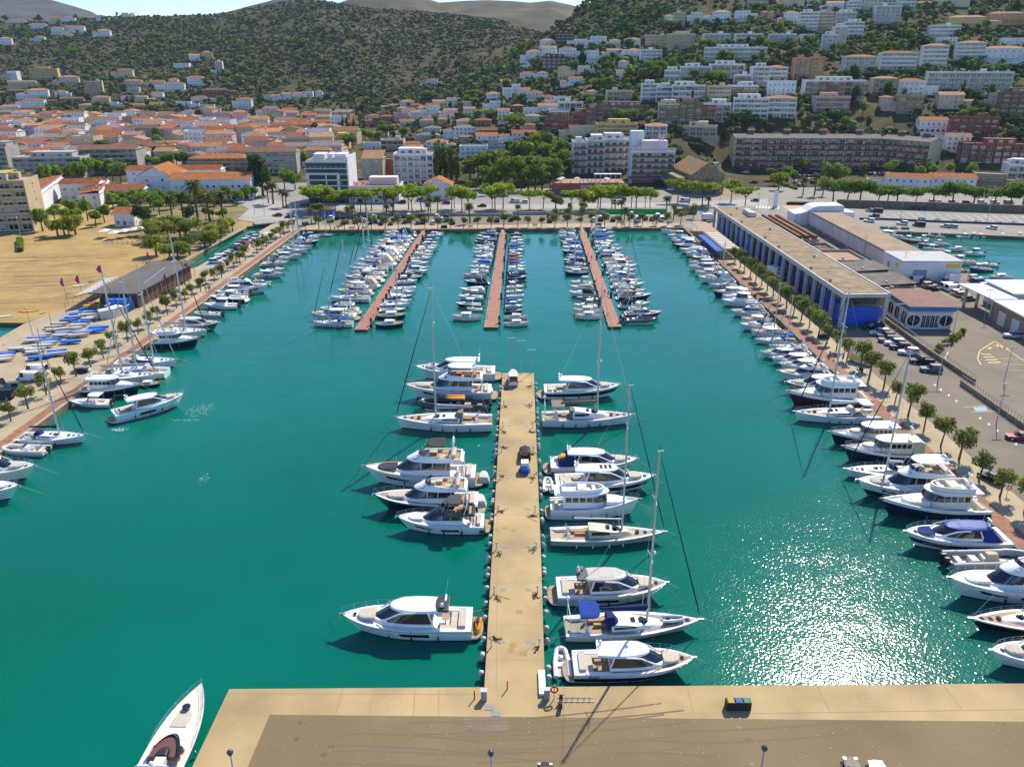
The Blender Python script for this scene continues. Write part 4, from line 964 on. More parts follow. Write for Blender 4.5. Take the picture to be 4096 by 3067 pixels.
def fishing(L=9,B=3.2,hullm=None):
 hp,sheer,pt = hull_parts(L,B,.9,1.8,1.9,.8,.08,[(.8,hullm),(1,M_gel)] if hullm else None,wlw=.85,cock=(.05,.55,.3),n=12,rail=M_gel,gun=.15)
 X = lambda f: f * L; zd = lambda f: sheer(f + .5)
 out = [E('hull',hp['hull']),E('deck',hp['deck'])]
 out.append(E('wheelhouse',slab('wheelhouse',X(.04),X(.22),B * .28,.9,2.7,p=6,inset=.05,crown=0,m=M_gel)))
 out.append(E('cabin_window',slab('cabin_window',X(.06),X(.223),B * .285,2.0,2.45,p=6,inset=.02,crown=0,m=M_glass)))
 out.append(E('cabin_roof',slab('cabin_roof',X(.02),X(.24),B * .31,2.7,2.78,p=6,inset=.05,crown=.06,m=M_gel,bot=True)))
 b = MB(); b.tube([(X(.03),0,2.7),(X(.03),0,5.2)],.06,5,M_gel); b.tube([(X(-.3),0,1),(X(-.3),0,3.6)],.05,5,M_teak); b.tube([(X(-.3),0,3.4),(X(.03),0,4.4)],.03,4,M_teak); out.append(E('mast',b.mesh('mast')))
 b = MB(); b.box(X(-.25),X(-.12),-.5,.5,.6,1.25,M_plain); b.box(X(-.42),X(-.34),-.7,.2,.6,1.1,M_plain); out.append(E('fish_crate',b.mesh('fish_crate'),(.55,.2,.05)))
 return out
M_navy = mat('navy gelcoat',(.010,.018,.05),.2,coat=.3); M_blackgel = mat('black gelcoat',(.012,.013,.018),.18,coat=.3); M_burg = mat('burgundy gelcoat',(.07,.012,.02),.25,coat=.3)
M_grygel = mat('graphite gelcoat',(.10,.105,.11),.25,coat=.3); M_blugel = mat('blue gelcoat',(.02,.07,.26),.25,coat=.3); M_silver = mat('silver gelcoat',(.42,.42,.42),.28,coat=.3); M_creamgel = mat('cream gelcoat',(.62,.53,.38),.3,coat=.3)
M_varn = mat('varnished rail',(.42,.20,.06),.3)
# ------------------------------------------------------------------ the moored fleet
def place_boat(name,parts,L,xs,xb,row,B,label,cat,group=None,rot=0.0,colors=None,sc=None,zsc=1.0):
 """xs: photo column of the stern, xb: of the bow, row: photo row of the near waterline"""
 a,c = P(xs,row),P(xb,row)
 Lw = abs(c.x - a.x); k = Lw / L
 s_ = (k,(sc or k) * 1.07,k * zsc)
 cy = (a.y + c.y) / 2 + B * (sc or k) / 2
 # the far side shifts towards the vanishing point with depth
 fx = 1 + (cy - a.y) / a.y * .8
 cx = (a.x + c.x) / 2 * fx
 o = root(name,(cx,cy,0),(0 if xb > xs else math.pi) + math.radians(rot),s_,label,cat,group)
 inst(parts,o,colors)
 return o
Y,YS,MS = 'motor_yacht','sailing_yacht','motor_boat'
HERO = []
def hero(name,parts,L,B,xs,xb,row,label,cat,rot=0.0,colors=None,group=None):
 o = place_boat(name,parts,L,xs,xb,row,B,label,cat,group,rot,colors,zsc=1.12 if name == 'sailing_yacht' else (1.3 if name == 'motor_yacht' else 1.12)); HERO.append((o,xs,xb,row)); return o
tile = lambda ox,oy,s: (lambda u,v: (ox + u / s,oy + v / s))
# left side of the pier (bows to the left)
g = 'yachts moored stern-to on the left side of the concrete pier'
hero(Y,coupe(16.4,4.7,1.45,2.1,stripe=(.80,.84,M_blackgel),black_aft=True,jet=True,cockc=BEIGE),17.4,4.7,1912,1352,2573,'white hardtop motor yacht with an orange jet ski on its stern platform','yacht',0,group=g)
hero(Y,flybridge(14.5,4.4,1.35,2.0,top='soft',topc=(.07,.07,.075),flyc=(.03,.03,.035),pad=(.68,.66,.62),saloonx=(-.26,.2),tall=.85),15.2,4.4,1948,1580,2145,'white motor yacht with black wheelhouse and black bimini, grey jet ski aft','yacht',0,{'flybridge_coaming': (.03,.03,.035),'flybridge_deck': (.03,.03,.035)},g)
hero(Y,flybridge(18,4.9,1.6,2.4,hullm=M_navy,foreteak=True),19.2,4.9,1931,1482,2066,'navy hulled flybridge yacht with cream seats and teak foredeck','yacht',0,None,g)
hero(Y,flybridge(19.5,5.2,1.7,2.6,top='soft',topc=(.05,.045,.04),railwood=M_varn,pad=(.05,.05,.05)),20.8,5.2,1922,1440,1958,'long white flybridge yacht with orange wooden toe rail and dark roof panel','yacht',0,None,g)
hero(YS,sailboat(16.5,4.8,1.5,1.85,22,boomc=(.35,.36,.37),genoac=(.02,.02,.025),hood=(.20,.19,.17),deckm=M_teak,mx=.08),16.5,4.8,1972,1580,1736,'tall white sailing yacht with teak deck and black furled genoa','sailboat',0,None,g)
PB = rib(12,3.8,(.025,.025,.027),2,None,TAN)
b = MB(); slab_mb(b,-2.0,1.6,1.2,1.9,2.05,p=4,inset=.1,m=M_black,bot=True)
for s_ in (1,-1): b.tube([(-1.5,s_ * 1.0,.5),(-1.2,s_ * .9,1.95)],.05,4,M_black); b.tube([(1.2,s_ * 1.0,.6),(.9,s_ * .9,1.95)],.05,4,M_black)
pbd = MB(); slab_mb(pbd,-1.8,1.4,.38,2.07,2.2,p=2.2,inset=.05,m=M_gel,M=Matrix.Translation((0,-.5,0))); slab_mb(pbd,-1.9,1.2,.38,2.07,2.2,p=2.2,inset=.05,m=M_gel,M=Matrix.Translation((0,.45,0)))
PB.append(E('hard_top',b.mesh('hard_top',40),WHITE,[E('paddle_board',pbd.mesh('paddle_board',40),(.80,.33,.03))]))
hero('tender_boat',PB,12.4,3.8,1963,1670,1656,'black hulled luxury tender with two orange paddle boards on its roof','boat',0,None,g)
hero(Y,flybridge(18.5,5.0,1.65,2.5,top='hard',foreteak=True),19.6,5.0,1978,1610,1608,'big white flybridge yacht with white hard top and orange deck seating','yacht',0,{'flybridge_seat': (.42,.17,.05)},g)
hero(Y,coupe(17,4.8,1.5,2.2),18.1,4.8,1993,1650,1529,'white open-deck motor yacht farthest along the pier, blue pennant on its bow','yacht',0,None,g)
# right side of the pier (bows to the right)
g = 'yachts moored stern-to on the right side of the concrete pier'
hero(Y,coupe(15.5,4.5,1.4,2.1,stripe=(.42,.80,M_blackgel),winband=False),16.6,4.5,2163,2492,1603,'white motor yacht with wide black hull band nearest the pier end','yacht',0,None,g)
hero(YS,sailboat(17.5,4.9,1.5,1.85,24,boomc=(.20,.17,.14),genoac=(.60,.60,.58),hood=(.23,.18,.13),bimini=(.23,.18,.13),deckm=M_teak,deckhouse=True,stern_arch=True,mx=.10),17.5,4.9,2165,2535,1717,'white deckhouse sailing yacht with brown bimini and pale furled genoa','sailboat',0,None,g)
hero(Y,coupe(17,4.8,1.45,2.1,stripe=(.2,.42,M_navy),canvas=NAVYC,winband=False),18.1,4.8,2187,2562,1905,'white hardtop yacht with blue and yellow canvas over its cockpit','yacht',0,None,g)
bcan = MB(); slab_mb(bcan,-6.9,-3.2,.75,2.3,2.62,p=9,ra=.5,inset=.1,crown=.1,m=M_cloth)
part('canvas_stripe',bcan.mesh('canvas_stripe',40),HERO[-1][0],(.70,.42,.03))
hero(Y,coupe(18.5,5.0,1.55,2.2,stripe=(.3,.72,M_blackgel),skylights=True,winband=False),19.7,5.0,2205,2632,1982,'large white motor yacht with three dark skylights in its roof','yacht',1.5,None,g)
hero(Y,trawler(15.5,4.9,1.5,2.4,cabx=(-.36,.14)),16.4,4.9,2187,2566,2086,'white trawler yacht with upright windows and blue fenders','yacht',0,None,g)
hero(YS,sailboat(19,4.7,1.25,1.7,25,hullm=None,boomc=None,genoac=(.02,.03,.06),hood=None,deckm=mat('old deck',(.42,.33,.20),.8,noise=(2,.75,1.15)),deckhouse=True,mx=.12,fender=mat('white fender',(.65,.65,.62),.5),rake=.1),19,4.7,2197,2662,2196,'weathered beige sailing yacht with rust-stained deck and two blue hatches','sailboat',0,{'hull': (.52,.50,.44),'coachroof': (.62,.52,.34)},g)
hero(Y,coupe(15,4.6,1.4,1.9,roofc=(.50,.45,.38),stripe=(.35,.8,M_silver),teakfore=True,canvas=None,black_aft=True),16,4.6,2206,2684,2432,'silver hulled motor yacht with beige fabric roof and teak platform','yacht',1,{'hull': (.60,.60,.60)},g)
hero(YS,sailboat(18.5,4.9,1.25,1.7,24.5,boomc=NAVYC,genoac=(.02,.025,.05),hood=NAVYC,bimini=(.015,.05,.27),deckm=mat('grey teak',(.30,.26,.20),.8,noise=(6,.8,1.15)),dinghy=True,mx=.10,stern_arch=True,fender=mat('blue fender',(.02,.10,.30),.6),rake=.12),18.5,4.9,2250,2808,2578,'blue-canopied sailing yacht with grey dinghy lying on its foredeck','sailboat',2.5,{'hull': (.70,.66,.55)},g)
hero(Y,coupe(15.8,4.6,1.4,2.0,teakfore=True,stripe=(.28,.62,M_blackgel),winband=False,low=False),16.7,4.6,2270,2790,2742,'white hardtop yacht berthed against the front quay beside a white tender','yacht',.5,None,g)
part('lettering',text_mesh('DUKE',.55,M_black,.01),HERO[-1][0],None,(-5.4,-2.30,.95),rot=(math.pi / 2,0,0))
# tenders lying across the sterns
def tender_at(x,y,rz,label,L=3.6,c=(.75,.75,.74),z=.08,motor=True):
 o = root('inflatable_dinghy',(x,y,z),rz,1,label,'dinghy','small tenders behind the yachts'); inst(tender_parts(L,c,motor),o); return o
p_ = P(2247,2660); tender_at(p_.x,p_.y,math.pi / 2,'white inflatable tender across the stern of the yacht at the front quay',4.6)
p_ = P(2192,1958); tender_at(p_.x,p_.y + .3,math.pi / 2,'white dinghy with open floor behind the three-skylight yacht',4.0,z=.5)
p_ = P(1958,1572); tender_at(p_.x,p_.y,math.pi / 2,'small white dinghy behind the big hard-top flybridge yacht',3.0,z=.55)
for (px,row,lab) in ((1935,1925,'grey covered tender hung behind the long orange-trimmed yacht'),(1921,2020,'pale covered dinghy behind the navy flybridge yacht')):
 p_ = P(px,row); o = root('covered_dinghy',(p_.x,p_.y,.5),0,1,lab,'dinghy','small tenders behind the yachts'); bb = MB(); slab_mb(bb,-1.5,1.5,1.0,0,.8,p=4,rf=.3,ra=.3,inset=.3,crown=.15,m=M_cloth,bot=True,M=Matrix.Rotation(math.pi / 2,4,'Z')); part('cover',bb.mesh('cover',40),o,(.50,.50,.50))
 bb = MB(); bb.box(-.3,.3,-1.3,1.3,-.3,0,M_chrome); part('cradle',bb.mesh('cradle'),o)
p_ = P(1931,2128); o = root('jet_ski',(p_.x,p_.y,.5),math.pi / 2,1,'dark grey jet ski on the platform of the black-topped yacht','jet ski'); js = jetski(0,0,0,0,(.06,.06,.065)); part('body',js[0][1],o,(.06,.06,.065)); part('saddle',js[0][3][0][1],o)
# moving yacht on the left, with its wash
a,c = P(452,1700),P(748,1628)
d = c - a; o = root(Y,((a.x + c.x) / 2 - .6,(a.y + c.y) / 2 + 1.6,0),math.atan2(d.y,d.x),1.0,'white hardtop yacht under way off the left quay, churning foam','yacht')
cp = coupe(15.6,4.4,1.45,2.1,stripe=(.30,.34,M_blackgel),canvas=None); inst(cp,o); k_ = d.length / 16; o.scale = (k_,k_ * 1.12,k_ * 1.4)
b_ = MB()
def foam(cx,cy,rx,ry,n,seed,r0=.12):
 R = random.Random(seed); bb = MB()
 for i in range(n):
  t = R.random() * 6.28; rr = R.random() ** .6
  x,y = cx + math.cos(t) * rx * rr,cy + math.sin(t) * ry * rr; s_ = r0 * (.4 + R.random()); m_ = 6; th = R.random() * 3
  el = .4 + R.random() * 1.8
  bb.add([(x + s_ * el * math.cos(6.28 * k / m_) * math.cos(th) - s_ * .5 * math.sin(6.28 * k / m_) * math.sin(th),y + s_ * el * math.cos(6.28 * k / m_) * math.sin(th) + s_ * .5 * math.sin(6.28 * k / m_) * math.cos(th),.02 + .03 * R.random()) for k in range(m_)],[tuple(range(m_))],mat('sea foam',(.72,.78,.76),.8))
 return bb
bb = foam(P(805,1640).x,P(805,1640).y,2.6,3.2,170,3,.07); f2 = foam(P(478,1718).x,P(478,1718).y,1.6,.7,120,4,.07); bb.add(f2.v,f2.f,f2.mats[0]); f3 = foam(P(740,1680).x,P(740,1680).y,3,.5,40,5,.07); bb.add(f3.v,f3.f,f3.mats[0])
f4 = foam(P(812,1920).x,P(812,1920).y,.8,2.0,22,6,.07); bb.add(f4.v,f4.f,f4.mats[0])
struct('sea_foam',bb,'stuff')
# bottom left, alongside the end of the front quay
bw,st_ = P(822,2775),P(600,3080)
qa,qb = P(917,2754,ZQ),P(768,3067,ZQ); dq = (qa - qb).normalized()
open_y = cruiser(15,4.1,canvas=CREAM,top='open',stripe=None)
o = root(Y,Vector((bw.x,bw.y,0)) - dq * 8.1 + Vector((-.15,0,0)),math.atan2(dq.y,dq.x),1.08,'cream open motor yacht alongside the left end of the front quay','yacht'); inst(open_y,o,{'hull': (.74,.66,.54),'deck': (.74,.66,.54),'coachroof': (.78,.70,.58)})
bb = MB(); slab_mb(bb,-1.6,1.4,1.35,1.25,1.75,p=2.2,rf=.6,inset=.15,crown=.0,m=mat('tinted screen',(.16,.07,.06),.15)); part('tinted_screen',bb.mesh('tinted_screen',40),o)
bb = MB(); bb.tube([(3.9,0,1.9),(3.9,0,1.99)],.38,14,M_glass); part('deck_hatch',bb.mesh('deck_hatch',40),o)
bb = MB(); slab_mb(bb,-1.7,-.5,.62,1.74,2.0,p=3,rf=.4,inset=.2,m=M_black); bb.box(-2.6,-1.8,-.55,.35,1.2,1.95,M_cloth); part('dashboard',bb.mesh('dashboard',40),o,CREAM)
# left quay (sterns on the quay, bows to the right)
g = 'boats moored along the left quay'
fl = hero
fl(Y,coupe(15,4.4,1.4,2.0),16.4,4.4,-215,172,1938,'white motor yacht cut by the left edge, beige sun pad on its bow','yacht',group=g)
fl(Y,coupe(15,4.4,1.4,2.0,pad=(.7,.68,.62)),16.4,4.4,-290,110,2022,'nearest white motor yacht on the left quay, only its bow in view','yacht',group=g)
fl('inflatable_boat',rib(7.5,2.8,(.72,.70,.66),1,None,(.62,.55,.42)),7.9,2.8,198,10,1828,'white inflatable boat with black outboard beside the navy-covered sailing yacht','boat',group=g)
fl(YS,sailboat(13.2,4.0,1.2,1.5,18.5,boomc=(.015,.018,.03),genoac=(.02,.025,.06),hood=NAVYC,bimini=None,mx=.12),13.2,4.0,72,352,1789,'white sailing yacht with black sail cover, nearest mast on the left quay','sailboat',-1,group=g)
fl(MS,openboat(8.2,2.7,'bimini',(.8,.8,.78),2),8.7,2.7,452,272,1634,'white centre console boat with T-top, behind the moving yacht','boat',group=g)
fl(Y,trawler(13,4.2,1.3,2.1,hullc=M_navy,rail=M_varn,upper=False,cabx=(-.3,.14)),13.8,4.2,322,578,1594,'navy hulled classic motor yacht with cream wheelhouse and wooden rail','yacht',group=g)
fl(MS,llaut(8,2.8,M_navy),8,2.8,540,644,1552,'wooden double-ended boat between the classic yacht and the sailing yachts','boat',group=g)
fl(YS,sailboat(13,4.0,1.2,1.5,18,boomc=(.55,.55,.52),genoac=(.02,.025,.06),hood=GREYC,mx=.0),13,4.0,356,634,1543,'white sailing yacht with pale sail cover, orange lifebuoy at the stern','sailboat',group=g)
fl(YS,sailboat(11.5,3.7,1.15,1.45,16.5,boomc=NAVYC,genoac=(.5,.5,.5),hood=(.6,.6,.58),mx=-.02),11.5,3.7,672,428,1520,'white sailing yacht moored bow-in with navy boom cover','sailboat',group=g)
fl(YS,sailboat(12.5,3.9,1.15,1.5,18.5,boomc=(.30,.31,.31),genoac=(.35,.36,.37),hood=(.5,.5,.48),mx=.12),12.5,3.9,468,712,1480,'white sailing yacht with grey drooping sail cover and raked forestay','sailboat',group=g)
fl(Y,trawler(11.5,3.9,1.2,1.9,hullc=M_navy,upper=True),12.2,3.9,606,806,1397,'navy trawler yacht with white upper deck on the left quay','yacht',group=g)
fl(YS,sailboat(12,3.8,1.15,1.45,20.5,boomc=(.5,.5,.48),genoac=(.02,.03,.07),hood=None,mx=.10),12,3.8,618,834,1356,'white sailing yacht between the navy trawler and the grey hulled cruiser','sailboat',group=g)
fl(Y,coupe(12.5,3.9,1.25,1.8,hullm=M_grygel,roofc=(.66,.62,.55),winband=False),13.3,3.9,690,886,1328,'grey hulled motor yacht with cream roof on the left quay','yacht',group=g)
fl('inflatable_boat',rib(6.8,2.6,(.55,.50,.42),2,None,(.5,.46,.4)),7.2,2.6,893,775,1274,'beige inflatable boat with twin black outboards','boat',group=g)
fl(MS,openboat(8,2.8,'pilot',motors=2),8.5,2.8,958,808,1240,'white pilothouse boat with twin outboards beside the beige inflatable','boat',group=g)
fl(MS,cruiser(9,3.1,(.66,.62,.55),M_navy,top='bimini'),9.6,3.1,992,832,1214,'dark hulled cruiser with cream bimini, bow towards the quay','boat',group=g)
fl(MS,openboat(7.8,2.7,'pilot',motors=1),8.3,2.7,1002,854,1190,'small white cabin boat with blue canopy end, behind the dark cruiser','boat',group=g)
fl(Y,flybridge(13,4.0,1.3,2.0),13.9,4.0,890,1086,1178,'white flybridge yacht with navy bimini on the left quay','yacht',group=g)
# right quay (bows to the left)
g = 'boats moored along the right quay'
fr_ = hero
fr_(Y,coupe(15.5,4.4,1.4,2.0),16.5,4.4,4420,3922,2705,'white motor yacht cut by the right edge just above the front quay','yacht',group=g)
fr_(YS,sailboat(14.5,4.1,1.2,1.6,17,hullm=M_blackgel,boomc=TAN,genoa=False,hood=None,deckm=M_teak,mx=-.2,rake=.1),14.5,4.1,4330,3862,2560,'black hulled double-ended sailing boat with teak deck on the right','sailboat',group=g)
fr_(Y,flybridge(16.5,4.7,1.5,2.3,pad=(.75,.73,.68)),17.6,4.7,4300,3752,2428,'white flybridge yacht behind the black hulled boat, at the right edge','yacht',group=g)
fr_('inflatable_boat',rib(9.5,3.2,(.26,.27,.28),2,(.58,.47,.30),(.6,.6,.58)),10,3.2,3770,4130,2296,'grey inflatable boat with twin black outboards under a beige canopy','boat',group=g)
fr_(Y,coupe(14.5,4.4,1.35,2.0,stripe=(.34,.66,M_navy),roofc=(.015,.04,.22),pad=(.012,.03,.14),canvas=(.015,.04,.22),winband=False,low=True),15.4,4.4,4025,3590,2218,'white motor yacht with blue canvas roof and blue sun pad','yacht',0,group=g)
fr_(Y,trawler(15,4.7,1.4,2.2,hullc=M_navy,upper=True,cabx=(-.30,.1),roofc=(.74,.70,.62)),15.8,4.7,3940,3500,2096,'cream and navy trawler yacht with rounded upper deck','yacht',0,{'wheelhouse': (.74,.68,.56),'upper_coaming': (.74,.70,.60),'coachroof': (.74,.70,.60)},g)
fr_(Y,flybridge(15.5,4.6,1.45,2.2,top='hard',stripe=(.1,.45,M_navy)),16.5,4.6,3835,3400,2012,'white flybridge yacht with big white hard top and blue fenders','yacht',0,group=g)
fr_(YS,sailboat(12.5,3.8,1.1,1.5,21,boomc=(.7,.7,.68),genoac=(.015,.02,.05),hood=NAVYC,mx=-.08,hullm=None,dinghy=False),12.5,3.8,3660,3372,1928,'white sailing yacht with two dark furled headsails and a dinghy on deck','sailboat',0,group=g)
fr_(Y,trawler(13,4.1,1.25,2.0,hullc=M_navy,rail=M_varn,upper=False,pad=CREAM,cabx=(-.32,.10),canvas=(.60,.52,.38)),13.7,4.1,3690,3356,1862,'cream topped classic motor yacht with canvas enclosed cockpit','yacht',0,{'wheelhouse': (.72,.64,.50),'cabin_roof': (.76,.68,.52)},g)
fr_(Y,trawler(12.5,4.0,1.2,1.9,hullc=M_navy,rail=M_varn,upper=False,pad=CREAM,cabx=(-.34,.06)),13.2,4.0,3602,3304,1795,'white roofed classic yacht with varnished rail and roof hatches','yacht',0,None,g)
fr_(YS,sailboat(15,4.4,1.35,1.7,21.5,boomc=(.75,.75,.74),genoac=(.015,.02,.05),hood=(.55,.50,.42),bimini=(.70,.65,.55),mx=.08,deckm=M_teak,fender=mat('blue fender',(.02,.10,.30),.6)),15,4.4,3505,3170,1703,'white sailing yacht with cream bimini and blue fenders, tallest mast on right','sailboat',0,group=g)
fr_(Y,trawler(13,4.2,1.3,2.0,hullc=M_burg,rail=M_varn,upper=True,cabx=(-.30,.16)),13.7,4.2,3478,3136,1643,'burgundy hulled classic motor yacht with row of square windows','yacht',0,None,g)
fr_(Y,coupe(12.5,3.9,1.25,1.8,hullm=M_grygel,winband=False),13.3,3.9,3398,3128,1583,'dark hulled white topped yacht beyond the burgundy one','yacht',0,None,g)
# ---- prototypes for the ranks of smaller boats
PR = {
 'coupe': (coupe(11.5,3.7,1.2,1.75),12.2,3.7),'fly': (flybridge(11.5,3.8,1.2,1.8,winband=False),12.3,3.8),'flyn': (flybridge(11.5,3.8,1.2,1.8,hullm=M_navy,winband=False),12.3,3.8),
 'cru': (cruiser(9,3.1,CREAM,top='open'),9.6,3.1),'crub': (cruiser(9,3.1,CREAM,top='bimini',stripe=M_navy),9.6,3.1),'crut': (cruiser(8.5,3.0,CREAM,top='tent'),9.1,3.0),'crun': (cruiser(9,3.1,CREAM,M_navy,top='tent'),9.6,3.1),'crubk': (cruiser(9,3.1,CREAM,M_blackgel,top='tent'),9.6,3.1),
 'cud': (openboat(6.5,2.4,'cuddy'),7.0,2.4),'bim': (openboat(6.3,2.4,'bimini'),6.8,2.4),'cov': (openboat(6.2,2.35,'covered'),6.7,2.35),'covn': (openboat(6.2,2.35,'covered',hullm=M_navy),6.7,2.35),'tent': (openboat(6.6,2.4,'tent'),7.1,2.4),'pil': (openboat(7,2.6,'pilot'),7.5,2.6),'piln': (openboat(7,2.6,'pilot',hullm=M_navy),7.5,2.6),
 'rib': (rib(6.5,2.5),6.9,2.5),'ribt': (rib(6.8,2.6,tent=GREYC),7.2,2.6),'lla': (llaut(7.5,2.7),7.5,2.7),'llan': (llaut(7.5,2.7,M_navy),7.5,2.7),
 'sail': (sailboat(10,3.3,1.05,1.35,14),10,3.3),'sails': (sailboat(8.2,2.8,.95,1.2,11,spreaders=1,bimini=None),8.2,2.8),'sailb': (sailboat(11.5,3.6,1.1,1.4,16,bimini=(.02,.16,.55),boomc=NAVYC),11.5,3.6),
 'fish': (fishing(9,3.2),9,3.2),'fishb': (fishing(9,3.2,M_blugel),9,3.2),'fishr': (fishing(9,3.2,mat('red hull',(.30,.06,.03),.5)),9,3.2),'traw': (trawler(11,3.8,1.2,1.9,M_navy,M_varn,upper=False),11.6,3.8),
}
KN = {'coupe': ('motor_yacht','hardtop motor yacht','yacht'),'fly': ('motor_yacht','flybridge yacht','yacht'),'flyn': ('motor_yacht','navy hulled flybridge yacht','yacht'),'cru': ('cabin_cruiser','sports cruiser','boat'),'crub': ('cabin_cruiser','sports cruiser with bimini','boat'),'crut': ('cabin_cruiser','cruiser under canvas','boat'),'crun': ('cabin_cruiser','navy hulled cruiser','boat'),'crubk': ('cabin_cruiser','black hulled cruiser','boat'),
 'cud': ('motor_boat','open motorboat','boat'),'bim': ('motor_boat','motorboat with bimini','boat'),'cov': ('motor_boat','motorboat under cover','boat'),'covn': ('motor_boat','covered navy motorboat','boat'),'tent': ('motor_boat','tented motorboat','boat'),'pil': ('motor_boat','pilothouse boat','boat'),'piln': ('motor_boat','navy pilothouse boat','boat'),'rib': ('inflatable_boat','inflatable boat','boat'),'ribt': ('inflatable_boat','inflatable with grey tent','boat'),
 'lla': ('fishing_skiff','white double-ended skiff','boat'),'llan': ('fishing_skiff','navy double-ended skiff','boat'),'sail': ('sailing_yacht','sailing yacht','sailboat'),'sails': ('sailing_yacht','small sailing boat','sailboat'),'sailb': ('sailing_yacht','blue-canopied sailing yacht','sailboat'),'fish': ('fishing_boat','white fishing boat','boat'),'fishb': ('fishing_boat','blue fishing boat','boat'),'fishr': ('fishing_boat','red fishing boat','boat'),'traw': ('motor_yacht','navy classic yacht','yacht')}
CNAME = {(.70,.70,.68): 'white',CREAM: 'cream',NAVYC: 'navy',TAN: 'tan',GREYC: 'grey',(.02,.10,.42): 'blue',(.42,.03,.03): 'red',(.04,.04,.045): 'black',(.03,.05,.09): 'dark blue',BEIGE: 'beige'}
CK = {'w': (.70,.70,.68),'c': CREAM,'n': NAVYC,'t': TAN,'g': GREYC,'b': (.02,.10,.42),'r': (.42,.03,.03),'k': (.04,.04,.045),'d': (.03,.05,.09),'e': BEIGE}
def rank(t,entries,where,group,end):
 """entries: (u stern, u bow, v near waterline, kind[:canvas])"""
 n = len(entries)
 for i,(us,ub,v,kd) in enumerate(entries):
  kd,_,cc = kd.partition(':')
  parts,L,B = PR[kd]; xs,row = q(t,us,v); xb,_ = q(t,ub,v)
  # room to the next boat
  vn = entries[i + 1][2] if i + 1 < n else v - 26
  gap = P(xs,q(t,us,vn)[1]).y - P(xs,row).y
  Lw = abs(P(xb,row).x - P(xs,row).x)
  bw = min(B * Lw / L,max(gap * .93,1.5)); bw = max(bw,Lw * .2)
  col = CK.get(cc,(.70,.70,.68)) if cc else rnd.choice([(.70,.70,.68),(.70,.70,.68),CREAM,BEIGE,NAVYC,(.02,.10,.42)])
  j = rnd.uniform(.86,1.0); hw = (WHITE[0] * j,WHITE[1] * j * rnd.uniform(.98,1.0),WHITE[2] * j * rnd.uniform(.90,1.0))
  cols = {k: col for k in ('boat_cover','bimini_top','cockpit_canvas','sail_cover','spray_hood')}
  if kd in ('rib',): cols['inflatable_tube'] = col if cc else (.10,.10,.11)
  for k in ('hull','deck','coachroof','hardtop'): cols[k] = hw
  nm,desc,cat = KN[kd]
  a = P((xs + xb) / 2,row)
  o = root(nm,(a.x * (1 + .8 * bw / 2 / a.y),a.y + bw / 2,0),(0 if xb > xs else math.pi) + math.radians(rnd.uniform(-1.5,1.5)),(Lw / L,bw / B,(Lw / L + bw / B) / 2 * rnd.uniform(1.08,1.2)),None,cat,group)
  inst(parts,o,cols)
  cn = CNAME.get(col,'white')
  d2 = f'{cn} covered motorboat' if kd == 'cov' else (f'{cn} tented motorboat' if kd == 'tent' else (f'motorboat with {cn} bimini' if kd == 'bim' else (f'white sports cruiser with {cn} bimini' if kd == 'crub' else (f'white cruiser with {cn} canvas' if kd == 'crut' else desc))))
  if not d2.startswith(('white','navy','black','red','blue','cream','tan','grey','beige','dark')) and not d2.startswith('motorboat') and kd not in ('rib','ribt'): d2 = 'white ' + d2
  o['label'] = f'{d2}, {ordinal(i + 1)} from {end}, {where}'
